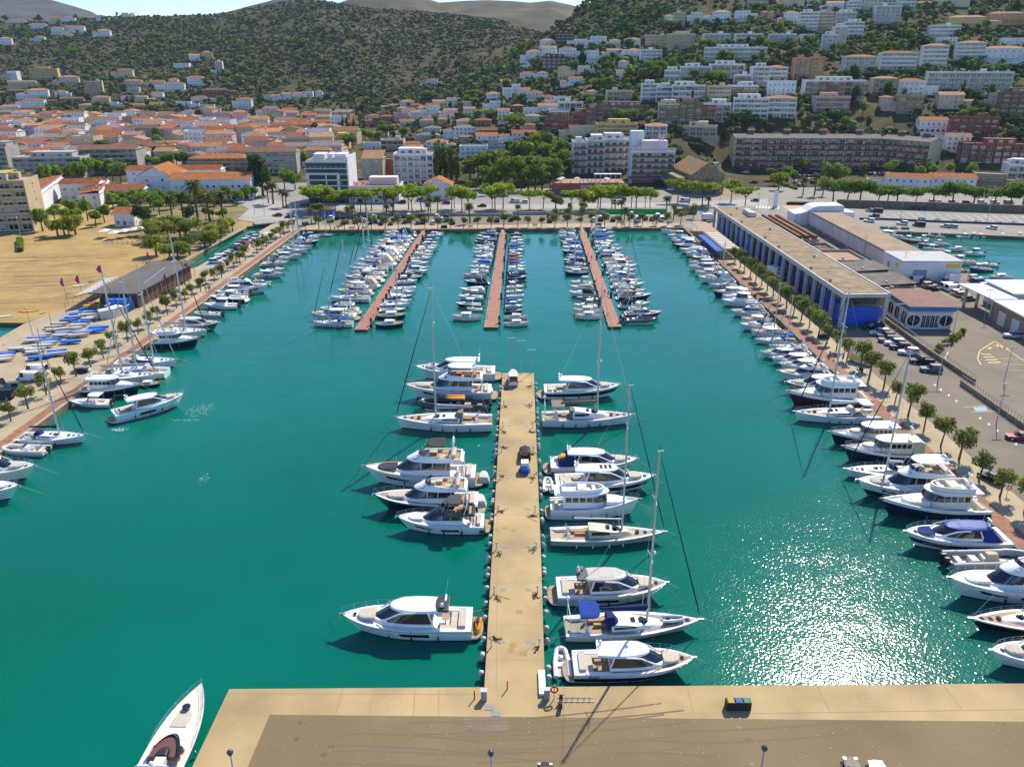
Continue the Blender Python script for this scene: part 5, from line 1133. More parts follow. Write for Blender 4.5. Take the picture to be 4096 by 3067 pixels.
# brick pontoons
def pontoon(pts,label,letter):
 P4 = [P(*p,.62) for p in pts]
 o = root('pontoon',((P4[0] + P4[1]) / 2).xy.to_3d(),0,1,label,'pontoon','brick-coloured floating pontoons')
 org = o.location
 rel = [(p.x - org.x,p.y - org.y) for p in P4]
 b = MB(); b.prism(rel,-.3,.58,mat('pontoon side',(.10,.08,.06),.9),mat('pontoon deck frame',(.30,.24,.15),.9)); part('float',b.mesh('float'),o)
 # deck boards laid crosswise, 300 nearest as separate boards would be far below a pixel: one joined part
 b = MB(); n = 160; M_bd = mat('red deck board',(.34,.135,.082),.8,island=.12,noise=(.4,.9,1.1))
 A,B_,C_,D_ = [Vector((*p,0)) for p in rel]
 for i in range(n):
  t0,t1 = i / n,(i + .93) / n
  l0,l1,r0,r1 = A.lerp(D_,t0),A.lerp(D_,t1),B_.lerp(C_,t0),B_.lerp(C_,t1)
  def ins(l,r,f): return l.lerp(r,f)
  z = .585 + .03
  b.add([(*ins(l0,r0,.06).xy,z),(*ins(l0,r0,.94).xy,z),(*ins(l1,r1,.94).xy,z),(*ins(l1,r1,.06).xy,z)],[(0,1,2,3)],M_bd)
 d = part('deck_board',b.mesh('deck_board'),o); d['kind'] = 'stuff'
 # mooring pillars along the right edge, letter board at the outer end
 for i,t in enumerate((.03,.22,.42,.60,.76,.9)):
  p = B_.lerp(C_,t)
  b = MB(); b.tube([(p.x + .25,p.y,-.3),(p.x + .25,p.y,2.2 if i == 0 else 1.9),(p.x + .25,p.y,2.7 if i == 0 else 2.4)],.3,8,M_black,rs=[.32,.32,.05])
  me = b.mesh('guide_pile',40); pl = part('guide_pile',me,o)
  if i == 0:
   part('lettering',text_mesh(letter,1.0,M_white,.01),pl,loc=(p.x + .25,p.y - .345,1.0),rot=(math.pi / 2,0,0))
 # service posts and fenders along the edges
 b = MB(); b.ball((0,0,0),.3,mat('fender buoy',(.50,.46,.38),.6),6,4); me = b.mesh('fender_buoy',60)
 for e0,e1 in ((A,D_),(B_,C_)):
  m = int((e1 - e0).length / 3.2)
  for i in range(m): part('fender_buoy',me,o,None,(*e0.lerp(e1,(i + .5) / m).xy,.45))
 b = MB(); b.box(-.1,.1,-.1,.1,.6,1.75,M_plain); me = b.mesh('service_post')
 for i in range(7): part('service_post',me,o,(.55,.56,.58),(*(A.lerp(D_,(i + .5) / 7) * .85 + B_.lerp(C_,(i + .5) / 7) * .15).xy,0))
 # gangway up to the quay
 m0,m1 = (C_ + D_) / 2 - Vector((0,5,0)),(C_ + D_) / 2 + Vector((0,1.2,0))
 b = MB(); b.add([(m0.x - .6,m0.y,.66),(m0.x + .6,m0.y,.66),(m1.x + .6,m1.y,1.28),(m1.x - .6,m1.y,1.28)],[(0,1,2,3)],M_teak)
 for s_ in (-.6,.6): b.tube([(m0.x + s_,m0.y,1.6),(m1.x + s_,m1.y,2.25)],.05,4,M_chrome); b.tube([(m0.x + s_,m0.y,.66),(m0.x + s_,m0.y,1.6)],.05,4,M_chrome); b.tube([(m1.x + s_,m1.y,1.28),(m1.x + s_,m1.y,2.25)],.05,4,M_chrome)
 part('gangway',b.mesh('gangway'),o)
 return o
pontoon([(1418,1318),(1470,1318),(1703,931),(1682,931)],'left brick-red pontoon marked with the letter A','A')
pontoon([(1936,1309),(1992,1309),(2023,929),(2000,929)],'middle brick-red pontoon marked with the letter B','B')
pontoon([(2435,1306),(2484,1306),(2341,922),(2315,922)],'right brick-red pontoon marked with the letter C','C')
OE = 'the outer end'
ga,gb,gc = 'boats along the left pontoon','boats along the middle pontoon','boats along the right pontoon'
rank('b2',[(840,490,1180,'sailb:b'),(880,462,1122,'coupe'),(900,535,1072,'fly:c'),(985,632,965,'sail:e'),(1012,690,905,'fly:c'),(1048,735,862,'lla'),(1066,772,835,'crut:e'),(1100,755,795,'crub:e'),(1118,800,745,'coupe'),(1140,800,705,'sail:n'),(1180,845,680,'sail:w'),(1205,865,650,'crut:c'),(1235,935,612,'fly:n'),(1255,945,585,'crut:w'),(1270,960,550,'coupe'),(1290,990,525,'crub:c'),(1310,1025,498,'fly:w'),(1318,1035,478,'crut:b'),(1340,1092,452,'coupe'),(1355,1090,425,'cru'),(1378,1098,398,'crun:n'),(1388,1195,372,'fly:w')],'left side of left pontoon',ga,OE)
rank('b2',[(1028,1280,1182,'llan'),(1035,1298,1108,'llan'),(1058,1310,1058,'piln'),(1078,1332,1012,'sails:n'),(1100,1360,985,'pil'),(1130,1365,945,'covn:w'),(1150,1385,905,'tent:w'),(1165,1388,868,'rib:w'),(1212,1405,806,'bim:w'),(1240,1450,770,'crubk:k'),(1262,1450,742,'rib:k'),(1285,1505,720,'pil'),(1298,1500,690,'tent:b'),(1312,1510,650,'cov:w'),(1328,1530,606,'cud'),(1350,1540,578,'cov:e'),(1365,1548,550,'bim:c'),(1385,1575,522,'cud'),(1402,1590,498,'pil'),(1430,1590,466,'pil'),(1452,1600,430,'cov:n'),(1470,1632,402,'cud'),(1498,1630,380,'cov:w')],'right side of left pontoon',ga,OE)
rank('b2',[(1950,1690,1122,'lla'),(1968,1812,1038,'cud'),(1955,1712,1008,'piln'),(1975,1728,945,'bim:c'),(1990,1745,888,'cov:w'),(2012,1790,808,'crubk:k'),(1995,1790,752,'lla'),(2022,1840,712,'bim:w'),(2030,1830,680,'cud'),(2042,1850,645,'cov:b'),(2048,1868,618,'pil'),(2055,1880,590,'cov:w'),(2058,1858,562,'bim:w'),(2065,1862,532,'cud'),(2070,1890,500,'cov:e'),(2075,1880,472,'rib:k'),(2082,1900,442,'llan'),(2088,1892,415,'cov:n'),(2095,1928,385,'fly:w')],'left side of middle pontoon',gb,OE)
rank('b3',[(-75,148,1172,'lla'),(-72,140,1118,'lla'),(-68,102,1055,'covn:k'),(-66,108,1012,'pil'),(-64,104,968,'cov:b'),(-60,108,925,'rib:w'),(-58,112,885,'cud'),(-54,116,848,'bim:w'),(-50,135,806,'rib:k'),(-48,138,770,'covn:d'),(-46,136,735,'rib:k'),(-44,132,702,'tent:w'),(-42,130,672,'cud'),(-40,128,645,'cov:b'),(-36,108,615,'cov:r'),(-34,105,585,'cov:r'),(-32,100,556,'tent:w'),(-30,118,528,'cud'),(-28,122,500,'cov:b'),(-24,115,470,'crut:w'),(-20,112,442,'bim:w'),(-16,90,412,'cud'),(-12,90,382,'llan')],'right side of middle pontoon',gb,OE)
rank('b3',[(790,540,1112,'lla'),(782,522,1068,'lla'),(748,520,1018,'bim:c'),(768,545,960,'rib:k'),(732,482,915,'tent:k'),(715,488,862,'cov:e'),(708,488,818,'bim:e'),(664,452,728,'llan'),(660,448,692,'sails:w'),(664,442,660,'rib:k'),(642,430,632,'covn:d'),(642,460,602,'cud'),(630,470,575,'cov:b'),(620,418,545,'piln'),(612,420,512,'cov:w'),(600,420,480,'cov:b'),(580,412,458,'llan'),(570,445,432,'cov:t'),(562,388,412,'crut:w'),(556,386,384,'cud'),(552,400,356,'fly:w')],'left side of right pontoon',gc,OE)
rank('b3',[(955,1248,1152,'ribt:g'),(960,1302,1100,'flyn:w'),(925,1200,1015,'crut:k'),(905,1215,945,'crubk:t'),(890,1162,895,'fly:w'),(862,1158,845,'cru'),(848,1118,800,'sailb:b'),(842,1080,752,'coupe'),(822,1082,722,'crut:w'),(802,1100,688,'pil'),(785,1060,655,'crub:t'),(770,1045,625,'lla'),(758,970,572,'traw'),(735,962,535,'crut:w'),(715,935,500,'coupe'),(702,905,462,'cud'),(700,898,425,'cov:b'),(690,890,385,'fly:w'),(672,880,352,'fly:w')],'right side of right pontoon',gc,OE)
# left quay beyond the hero boats (bows right), counted from the town end
gl,gr = 'boats moored along the left quay','boats moored along the right quay'
rank('b2',[(-120,82,880,'cru'),(-40,150,815,'fly:w'),(-15,250,752,'coupe'),(75,265,702,'bim:n'),(45,292,652,'cru'),(95,318,612,'crut:t'),(140,402,592,'coupe'),(185,452,545,'sail:w'),(235,488,512,'sail:w'),(318,555,468,'crun:w'),(355,562,430,'crut:b'),(408,560,402,'pil'),(530,668,392,'sail:n')][::1],'left quay',gl,'the grey flybridge yacht' if False else 'the nearest large yachts')
rank('b4',[(560,62,1650,'fly:w'),(500,75,1560,'coupe'),(418,4,1510,'coupe'),(372,-10,1440,'fly:w'),(352,0,1372,'sailb:n')],'right quay before building',gr,'the near yachts')
rank('b3',[(2500,2125,1452,'coupe'),(2450,2095,1330,'sailb:b'),(2400,2058,1268,'lla'),(2305,1948,1212,'cru'),(2255,1975,1150,'lla'),(2212,1872,1088,'fly:e'),(2140,1788,1002,'pil'),(2092,1800,955,'bim:w'),(2032,1722,918,'traw'),(1942,1696,842,'sail:w'),(1920,1590,800,'crut:w'),(1822,1578,738,'lla'),(1810,1512,695,'coupe'),(1790,1518,655,'coupe'),(1745,1500,602,'rib:k'),(1722,1480,572,'crut:w'),(1680,1430,545,'cov:w'),(1640,1385,500,'piln'),(1600,1365,468,'traw'),(1560,1362,438,'cov:b'),(1530,1330,408,'pil'),(1452,1284,368,'fish')],'right quay',gr,'the near yachts')
# fishing boats in the inner harbour on the right
gf = 'boats in the fishing harbour'
rank('b4',[(1280,1150,372,'pil'),(1440,1360,392,'fishr'),(1525,1445,400,'fish')],'far fishing quay',gf,'the left')
rank('b4',[(1935,1730,698,'fishb'),(1800,1560,640,'fish'),(1660,1470,585,'fishr'),(1530,1330,530,'fish'),(1460,1290,485,'fishr'),(1320,1140,445,'fishr'),(1170,985,408,'fish'),(1110,930,382,'lla')],'near fishing quay',gf,'the right')
rank('b4',[(2120,1900,770,'lla'),(1990,1800,655,'cud'),(1870,1680,560,'pil'),(1720,1560,520,'lla'),(1560,1420,470,'fish'),(1400,1260,425,'pil')],'outer fishing row',gf,'the right')
for i,u in enumerate((1670,1735,1800,1870,2060,2140,2200)):
 p = PT('b4',u,405); o = root('motor_boat',(p.x,p.y + 3,0),math.pi / 2,.85,f'small white open boat, {ordinal(i + 1)} from the left, bow-in at far fishing quay','boat',gf)
 inst(PR[rnd.choice(['cud','bim','cov','lla'])][0],o,{'bimini_top': (.7,.7,.68),'boat_cover': CK[rnd.choice('wbn')]})
# extra masts: the sailing boats lying on the left quay
# ------------------------------------------------------------------ building kit
M_plas = mat('painted plaster',rough=.85,spec=.2,obj=True,noise=(.25,.88,1.06,6,1))
def tile_mat(name,c):
 m = mat(name,c,.9,spec=.15,noise=(.5,.75,1.2,7,1),jitter=.18)
 n,l = m.node_tree.nodes,m.node_tree.links
 tc = n.new('ShaderNodeTexCoord'); wv = n.new('ShaderNodeTexWave'); wv.inputs['Scale'].default_value = 1.1; wv.bands_direction = 'X'; wv.inputs['Distortion'].default_value = .6
 l.new(tc.outputs['Object'],wv.inputs['Vector'])
 bp = n.new('ShaderNodeBump'); bp.inputs['Strength'].default_value = .8; bp.inputs['Distance'].default_value = .12
 l.new(wv.outputs[0],bp.inputs['Height']); l.new(bp.outputs[0],n['Principled BSDF'].inputs['Normal'])
 return m
M_terra = tile_mat('terracotta tiles',(.37,.12,.040)); M_terra2 = tile_mat('pale terracotta tiles',(.42,.215,.105)); M_brownt = tile_mat('brown tiles',(.20,.10,.06)); M_orange = tile_mat('orange tiles',(.40,.14,.04)); M_greyt = tile_mat('grey tiles',(.22,.19,.16))
M_terr = mat('terrace floor',(.36,.20,.13),.9,noise=(.4,.8,1.15,5,1)); M_flat = mat('flat roof gravel',(.34,.29,.23),.95,noise=(.5,.8,1.15,7,1))
def unit_box():
 b = MB(); b.box(-.5,.5,-.5,.5,0,1,M_plas); return b.mesh('wall')
U_WALL = unit_box()
b = MB(); b.box(-.5,.5,-.5,.5,0,1,M_plain); U_BOX = b.mesh('block')
def U(m,name):
 b = MB(); b.box(-.5,.5,-.5,.5,0,1,m); return b.mesh(name)
def win_unit(kind):
 b = MB(); f = .07
 y = -.04
 for x0,x1,z0,z1 in ((-.5,-.5 + f,0,1),(.5 - f,.5,0,1),(-.5 + f,.5 - f,0,f),(-.5 + f,.5 - f,1 - f,1),(-.03,.03,f,1 - f)): b.box(x0,x1,y,.0,z0,z1,M_plain,bottom=False)
 b.box(-.56,.56,-.16,0,-.07,0,M_plain)
 b.add([(-.5 + f,-.012,f),(.5 - f,-.012,f),(.5 - f,-.012,1 - f),(-.5 + f,-.012,1 - f)],[(0,1,2,3)],M_glass)
 if kind: b.add([(-.5 + f,-.025,kind),(.5 - f,-.025,kind),(.5 - f,-.025,1 - f),(-.5 + f,-.025,1 - f)],[(0,1,2,3)],mat('roller blind',(.50,.47,.42),.8))
 return b.mesh('window')
U_WIN = [win_unit(0),win_unit(0),win_unit(.6),win_unit(.3)]
def arch_unit():
 b = MB(); n = 8
 pts = [(-.5,0),(.5,0)] + [(.5 * math.cos(math.pi * i / n),.6 + .4 * math.sin(math.pi * i / n)) for i in range(n + 1)]
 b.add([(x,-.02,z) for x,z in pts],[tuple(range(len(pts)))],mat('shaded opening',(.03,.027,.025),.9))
 pr = pts[2:]; out = [(x * 1.16,z + (.06 if abs(x) < .49 else 0)) for x,z in pr]
 for i in range(n): b.add([(pr[i][0],-.06,pr[i][1]),(out[i][0],-.06,out[i][1]),(out[i + 1][0],-.06,out[i + 1][1]),(pr[i + 1][0],-.06,pr[i + 1][1])],[(0,1,2,3)],M_plain)
 return b.mesh('arched_opening')
U_ARCH = arch_unit()
def rail_unit():
 b = MB(); b.box(-.5,.5,-.03,.03,.92,1,M_plain)
 for i in range(9): x = -.5 + i / 8; b.box(x - .006,x + .006,-.02,.02,0,.92,M_plain,bottom=False)
 return b.mesh('railing')
U_RAIL = rail_unit()
def chimney():
 b = MB(); b.box(-.35,.35,-.3,.3,0,1.3,M_plas); b.box(-.45,.45,-.4,.4,1.3,1.42,M_terra); return b.mesh('chimney')
U_CHIM = chimney()
_roofs = {}
def roof_mesh(kind,W,D,h,m,ov=.45):
 key = (kind,round(W * 2),round(D * 2),round(h * 4),m.name)
 if key in _roofs: return _roofs[key]
 w,d = W / 2 + ov,D / 2 + ov; b = MB(); t = .18
 b.box(-w,w,-d,d,0,t,M_plas)
 if kind == 'hip':
  r = max(w - d,0); rr = max(d - w,0)
  v = [(-w,-d,t),(w,-d,t),(w,d,t),(-w,d,t),(-r,-rr,t + h),(r,rr,t + h)]
  f = [(0,1,5,4),(2,3,4,5),(1,2,5),(3,0,4)] if r >= rr else [(1,2,5,4),(3,0,4,5),(0,1,4),(2,3,5)]
  b.add(v,f,m)
 elif kind == 'gable':       # ridge along x
  b.add([(-w,-d,t),(w,-d,t),(w,0,t + h),(-w,0,t + h),(w,d,t),(-w,d,t)],[(0,1,2,3),(2,4,5,3)],m)
  b.add([(-w + ov,-d + ov,t),(-w + ov,d - ov,t),(-w + ov,0,t + h * .9)],[(2,1,0)],M_plas); b.add([(w - ov,-d + ov,t),(w - ov,d - ov,t),(w - ov,0,t + h * .9)],[(0,1,2)],M_plas)
 elif kind == 'gabley':      # ridge along y, gable to the front
  b.add([(-w,-d,t),(0,-d,t + h),(0,d,t + h),(-w,d,t),(w,-d,t),(w,d,t)],[(0,1,2,3),(1,4,5,2)],m)
  b.add([(-w + ov,-d + ov,t),(w - ov,-d + ov,t),(0,-d + ov,t + h * .93)],[(0,1,2)],M_plas)
 elif kind == 'shed':
  b.add([(-w,-d,t),(w,-d,t),(w,d,t + h),(-w,d,t + h)],[(0,1,2,3)],m)
  b.add([(-w + ov,d - ov,t),(w - ov,d - ov,t),(w - ov,d - ov,t + h),(-w + ov,d - ov,t + h)],[(3,2,1,0)],M_plas)
 else:                       # flat with parapet
  w,d = W / 2,D / 2; b = MB()
  b.add([(-w,-d,.02),(w,-d,.02),(w,d,.02),(-w,d,.02)],[(0,1,2,3)],m)
  for x0,x1,y0,y1 in ((-w - .06,w + .06,-d - .06,-d + .2),(-w - .06,w + .06,d - .2,d + .06),(-w - .06,-w + .2,-d + .2,d - .2),(w - .2,w + .06,-d + .2,d - .2)): b.box(x0,x1,y0,y1,-.25,.75,M_plas)
 _roofs[key] = b.mesh('roof'); return _roofs[key]
WC = {'w': ('white',(.74,.73,.71)),'c': ('cream',(.62,.50,.32)),'y': ('yellow',(.62,.44,.16)),'o': ('orange',(.58,.30,.14)),'p': ('pink',(.62,.40,.34)),'t': ('tan',(.42,.30,.18)),'g': ('grey',(.42,.40,.37)),'b': ('brown',(.24,.13,.08)),'r': ('brick red',(.28,.085,.05)),'l': ('lilac',(.55,.44,.52)),'d': ('dark',(.10,.075,.06))}
RM = {'T': M_terra,'L': M_terra2,'B': M_brownt,'O': M_orange,'G': M_greyt}
RN = {'T': 'terracotta','L': 'pale terracotta','B': 'brown tiled','O': 'orange','G': 'grey'}
BLD = []     # (x, y, radius) footprints, kept clear of trees
def windows(o,W,D,Hh,floors,n,sill=.9,wh=1.25,ww=1.1,fc=(.7,.7,.68),sides=0,arch=0,base=0.0,yoff=0.0):
 fh = Hh / floors
 for f in range(floors):
  for i in range(n):
   x = (-.5 + (i + .5) / n) * W * .94
   ar = arch and f < arch
   door = (f == 0 and i == n // 2) or ar
   hh = min(2.1 if door else wh,fh * .75)
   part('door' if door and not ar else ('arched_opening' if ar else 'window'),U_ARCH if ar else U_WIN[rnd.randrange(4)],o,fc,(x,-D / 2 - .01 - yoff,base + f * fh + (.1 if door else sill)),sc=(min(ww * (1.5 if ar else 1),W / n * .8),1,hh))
  if sides:
   for j in range(2):
    y = (-.25 + .5 * j) * D
    part('window',U_WIN[rnd.randrange(4)],o,fc,(sides * (W / 2 + .01),y,base + f * fh + sill),sc=(1.0,1,min(wh,fh * .6)),rz=sides * math.pi / 2)
def villa(p,W,Hh,wc,rk,rc,rz=0,D=None,name='house',arch=0,floors=None,label=None,cat='house',terr=False):
 D = D or max(min(W * .8,11),6)
 floors = floors or max(1,round(Hh / 3.0))
 o = root(name,(p.x,p.y,p.z),rz,1,label,cat)
 wcol = WC[wc][1] if isinstance(wc,str) else wc
 j = rnd.uniform(.9,1.04); wcol = tuple(v * j for v in wcol)
 part('wall',U_WALL,o,wcol,(0,0,-4),sc=(W,D,Hh + 4))
 rh = min(W,D) * .16 if rk != 'flat' else .5
 r = part('roof',roof_mesh(rk,W,D,rh,RM.get(rc,M_flat if rc == 'F' else M_terr)),o,wcol,(0,0,Hh))
 if rk != 'flat' or rnd.random() < .5: part('chimney',U_CHIM,r,wcol,(W * rnd.uniform(-.3,.3),D * .15,rh * .4))
 n = max(2,min(6,round(W / 3.2)))
 windows(o,W,D,Hh,floors,n,sides=(1 if p.x < 0 else -1) if W > 5 else 0,arch=arch)
 if terr and floors > 1:
  fh = Hh / floors
  part('balcony',U_WALL,o,wcol,(0,-D / 2 - .7,fh - .1),sc=(W * .8,1.4,.16)); part('railing',U_RAIL,o,tuple(v * .95 for v in wcol),(0,-D / 2 - 1.35,fh + .06),sc=(W * .8,1,.9))
  part('terrace_wall',U_WALL,o,wcol,(0,-D / 2 - 2.4,-4),sc=(W * 1.15,.3,4.8))
 if name == 'house' and W > 6 and rnd.random() < .7:
  s_ = rnd.choice((-1,1)); w2,h2,d2 = W * rnd.uniform(.35,.6),Hh * rnd.uniform(.5,.75),D * rnd.uniform(.6,.9); x2,y2 = s_ * (W / 2 + w2 / 2 - .05),rnd.uniform(-.25,.05) * D
  part('side_wing',U_WALL,o,wcol,(x2,y2,-4),sc=(w2,d2,h2 + 4)); part('wing_roof',roof_mesh('flat' if rk == 'flat' or rnd.random() < .4 else rk,w2,d2,rh * .6,RM.get(rc,M_terr)),o,wcol,(x2,y2,h2))
  for i in range(2): part('window',U_WIN[rnd.randrange(4)],o,(.7,.7,.68),(x2 + (i - .5) * w2 * .5,y2 - d2 / 2 - .01,.9),sc=(min(1.1,w2 * .3),1,1.3))
 BLD.append((p.x,p.y,max(W,D) * .62))
 return o
def apartments(p,W,Hh,floors,bays,wc,bal=None,rk='flat',rc='F',rz=0,D=11,fins=None,rail=False,name='apartment_block',label=None,depth=1.7,recess=None,awn=None,sidewin=True,slabh=.26,railc=None,ww=.78,cat='apartment block',top=True,pillar=False):
 o = root(name,(p.x,p.y,p.z),rz,1,label,cat)
 col = WC[wc][1] if isinstance(wc,str) else wc
 bal = bal or col; fins = fins if fins is not None else col
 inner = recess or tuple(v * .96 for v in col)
 fh = Hh / floors
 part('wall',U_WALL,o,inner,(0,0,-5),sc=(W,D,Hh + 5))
 for s_ in (-1,1): part('end_wall',U_WALL,o,col,(s_ * (W / 2 + .12),-depth / 2,-5),sc=(.26,D + depth + .02,Hh + 5.02))
 for f in range(floors):
  z = f * fh
  if f > 0:
   part('balcony',U_WALL,o,bal,(0,-D / 2 - depth / 2,z - slabh * .5),sc=(W,depth,slabh))
   if rail: part('railing',U_RAIL,o,railc or bal,(0,-D / 2 - depth + .05,z + slabh * .5),sc=(W,1,1.0))
   else: part('parapet',U_WALL,o,bal,(0,-D / 2 - depth + .06,z + .1),sc=(W,.14,.85))
  for i in range(bays):
   x = (-.5 + (i + .5) / bays) * W
   part('window',U_WIN[rnd.randrange(4)],o,(.6,.6,.58),(x,-D / 2 - .01,z + (.12 if f else .2)),sc=(W / bays * ww,1,fh * .74))
   if awn and f > 0 and rnd.random() < .35:
    b = MB(); part('awning',U_AWN,o,awn,(x,-D / 2 - depth + .0,z + fh - .35),sc=(W / bays * .9,1,1))
 for i in range(1,bays): 
  if fins is not False: part('fin_wall',U_WALL,o,fins,((-.5 + i / bays) * W,-D / 2 - depth / 2,0),sc=(.18,depth - .03,Hh))
 if sidewin:
  s_ = 1 if p.x < 0 else -1
  for f in range(floors): part('window',U_WIN[rnd.randrange(4)],o,(.6,.6,.58),(s_ * (W / 2 + .26),0,f * fh + .9),sc=(1.1,1,1.2),rz=s_ * math.pi / 2)
 if top and rk == 'flat' and Hh > 7 and rnd.random() < .75: 
  x2,w2 = W * rnd.uniform(-.15,.15),W * rnd.uniform(.4,.65); part('setback_storey',U_WALL,o,col,(x2,D * .12,Hh),sc=(w2,D * .6,2.7)); part('setback_roof',U_WALL,o,tuple(v * .9 for v in col),(x2,D * .12,Hh + 2.7),sc=(w2 + .6,D * .66,.2))
  for i in range(max(2,int(w2 / 4))): part('window',U_WIN[rnd.randrange(4)],o,(.6,.6,.58),(x2 + w2 * (-.5 + (i + .5) / max(2,int(w2 / 4))),-D * .18 - .01,Hh + .2),sc=(2.2,1,2.0))
 rh = .5 if rk == 'flat' else D * .14
 r = part('roof',roof_mesh(rk,W + .4,D + (depth if rk != 'flat' else depth),rh,RM.get(rc,M_flat if rc == 'F' else M_terr)),o,col,(0,-depth / 2,Hh))
 if top:
  if rk == 'flat': part('stair_head',U_WALL,r,col,(W * rnd.uniform(-.3,.3),D * .2,0),sc=(3.4,3,2.5))
  for i in range(max(2,int(W / 9))): part('chimney',U_CHIM,r,col,(W * (-.42 + .84 * (i + .5) / max(2,int(W / 9))),D * .12,.2))
 k = max(W,D)
 n_ = max(1,round(W / 9))
 for i in range(n_):
  x = (-.5 + (i + .5) / n_) * W; BLD.append((p.x + x * math.cos(rz),p.y + x * math.sin(rz),8.5))
 return o
b = MB(); b.add([(-.5,0,0),(.5,0,0),(.5,-1.1,-.75),(-.5,-1.1,-.75)],[(0,1,2,3)],M_cloth); b.add([(-.5,-.02,-.02),(.5,-.02,-.02),(.5,-1.08,-.78),(-.5,-1.08,-.78)],[(3,2,1,0)],M_cloth); U_AWN = b.mesh('awning')
ZONE = {
 't1': lambda u,v: 'on the left hilltop' if v < 420 else ('on the upper left slope' if v < 760 else ('on the lower left slope' if v < 940 else 'under the left hill')),
 't2': lambda u,v: 'below the dark middle hill' if v < 900 and u < 1700 else ('on the valley slope' if v < 1000 else ('on the lower valley slope' if v < 1100 else 'behind the promenade trees')),
 't3': lambda u,v: 'high on the right hill' if v < 260 else ('on upper right hillside' if v < 440 else ('on middle right hillside' if v < 640 else ('on lower right hillside' if v < 900 else 'behind the white hotel'))),
 't4': lambda u,v: 'on the far right hilltop' if v < 280 else ('on far right slope' if v < 640 else ('on lower far right slope' if v < 960 else 'near the far right pines')),
}
STW = {1: 'one storey',2: 'two storey',3: 'three storey',4: 'four storey',5: 'five storey',6: 'six storey'}
def place_building(t,u0,u1,vt,vb,kind,wc,rc='T',extra=None):
 px,py = q(t,(u0 + u1) / 2,vb)
 p = G(px,py); sc = scale_at(p)
 W = max((u1 - u0) / TSC * sc,5.0); Hh = max((vb - vt) / TSC * sc,3.0)
 rz = -math.atan2(p.x,p.y) * .55 + rnd.uniform(-.10,.10)
 D = max(min(W * .8,11),6.5)
 p = Vector((p.x,p.y + D * .5,p.z)); zb = p.z
 ex = extra or {}
 if kind in ('V','W','X'):
  rk = 'flat' if kind == 'W' else rnd.choice(['hip','gable','hip']); rk = ex.get('rk',rk)
  fl = max(1,round(Hh / 3.1)); fl = min(fl,4)
  o = villa(p,W,Hh,wc,rk,'F' if kind == 'W' else rc,rz,D,floors=fl,arch=ex.get('arch',0),terr=rnd.random() < .55)
  nm = f"{WC[wc][0]} {STW[fl]} {'flat roofed villa' if kind == 'W' else f'{RN[rc]} roofed villa'}"
  later(o,nm,ZONE[t](u0,vb),px)
 else:
  fl = ex.get('fl',max(2,round(Hh / 3.0))); bays = ex.get('bays',max(2,round(W / 4.2)))
  o = apartments(p,W,Hh,fl,bays,wc,ex.get('bal'),ex.get('rk','flat'),rc if ex.get('rk','flat') != 'flat' else 'F',rz,ex.get('D',10),ex.get('fins'),ex.get('rail',rnd.random() < .4),recess=ex.get('recess'),awn=ex.get('awn'),ww=ex.get('ww',.8))
  later(o,f"{WC[wc][0]} {STW.get(fl, 'tall')} apartment block",ZONE[t](u0,vb),px)
 return o
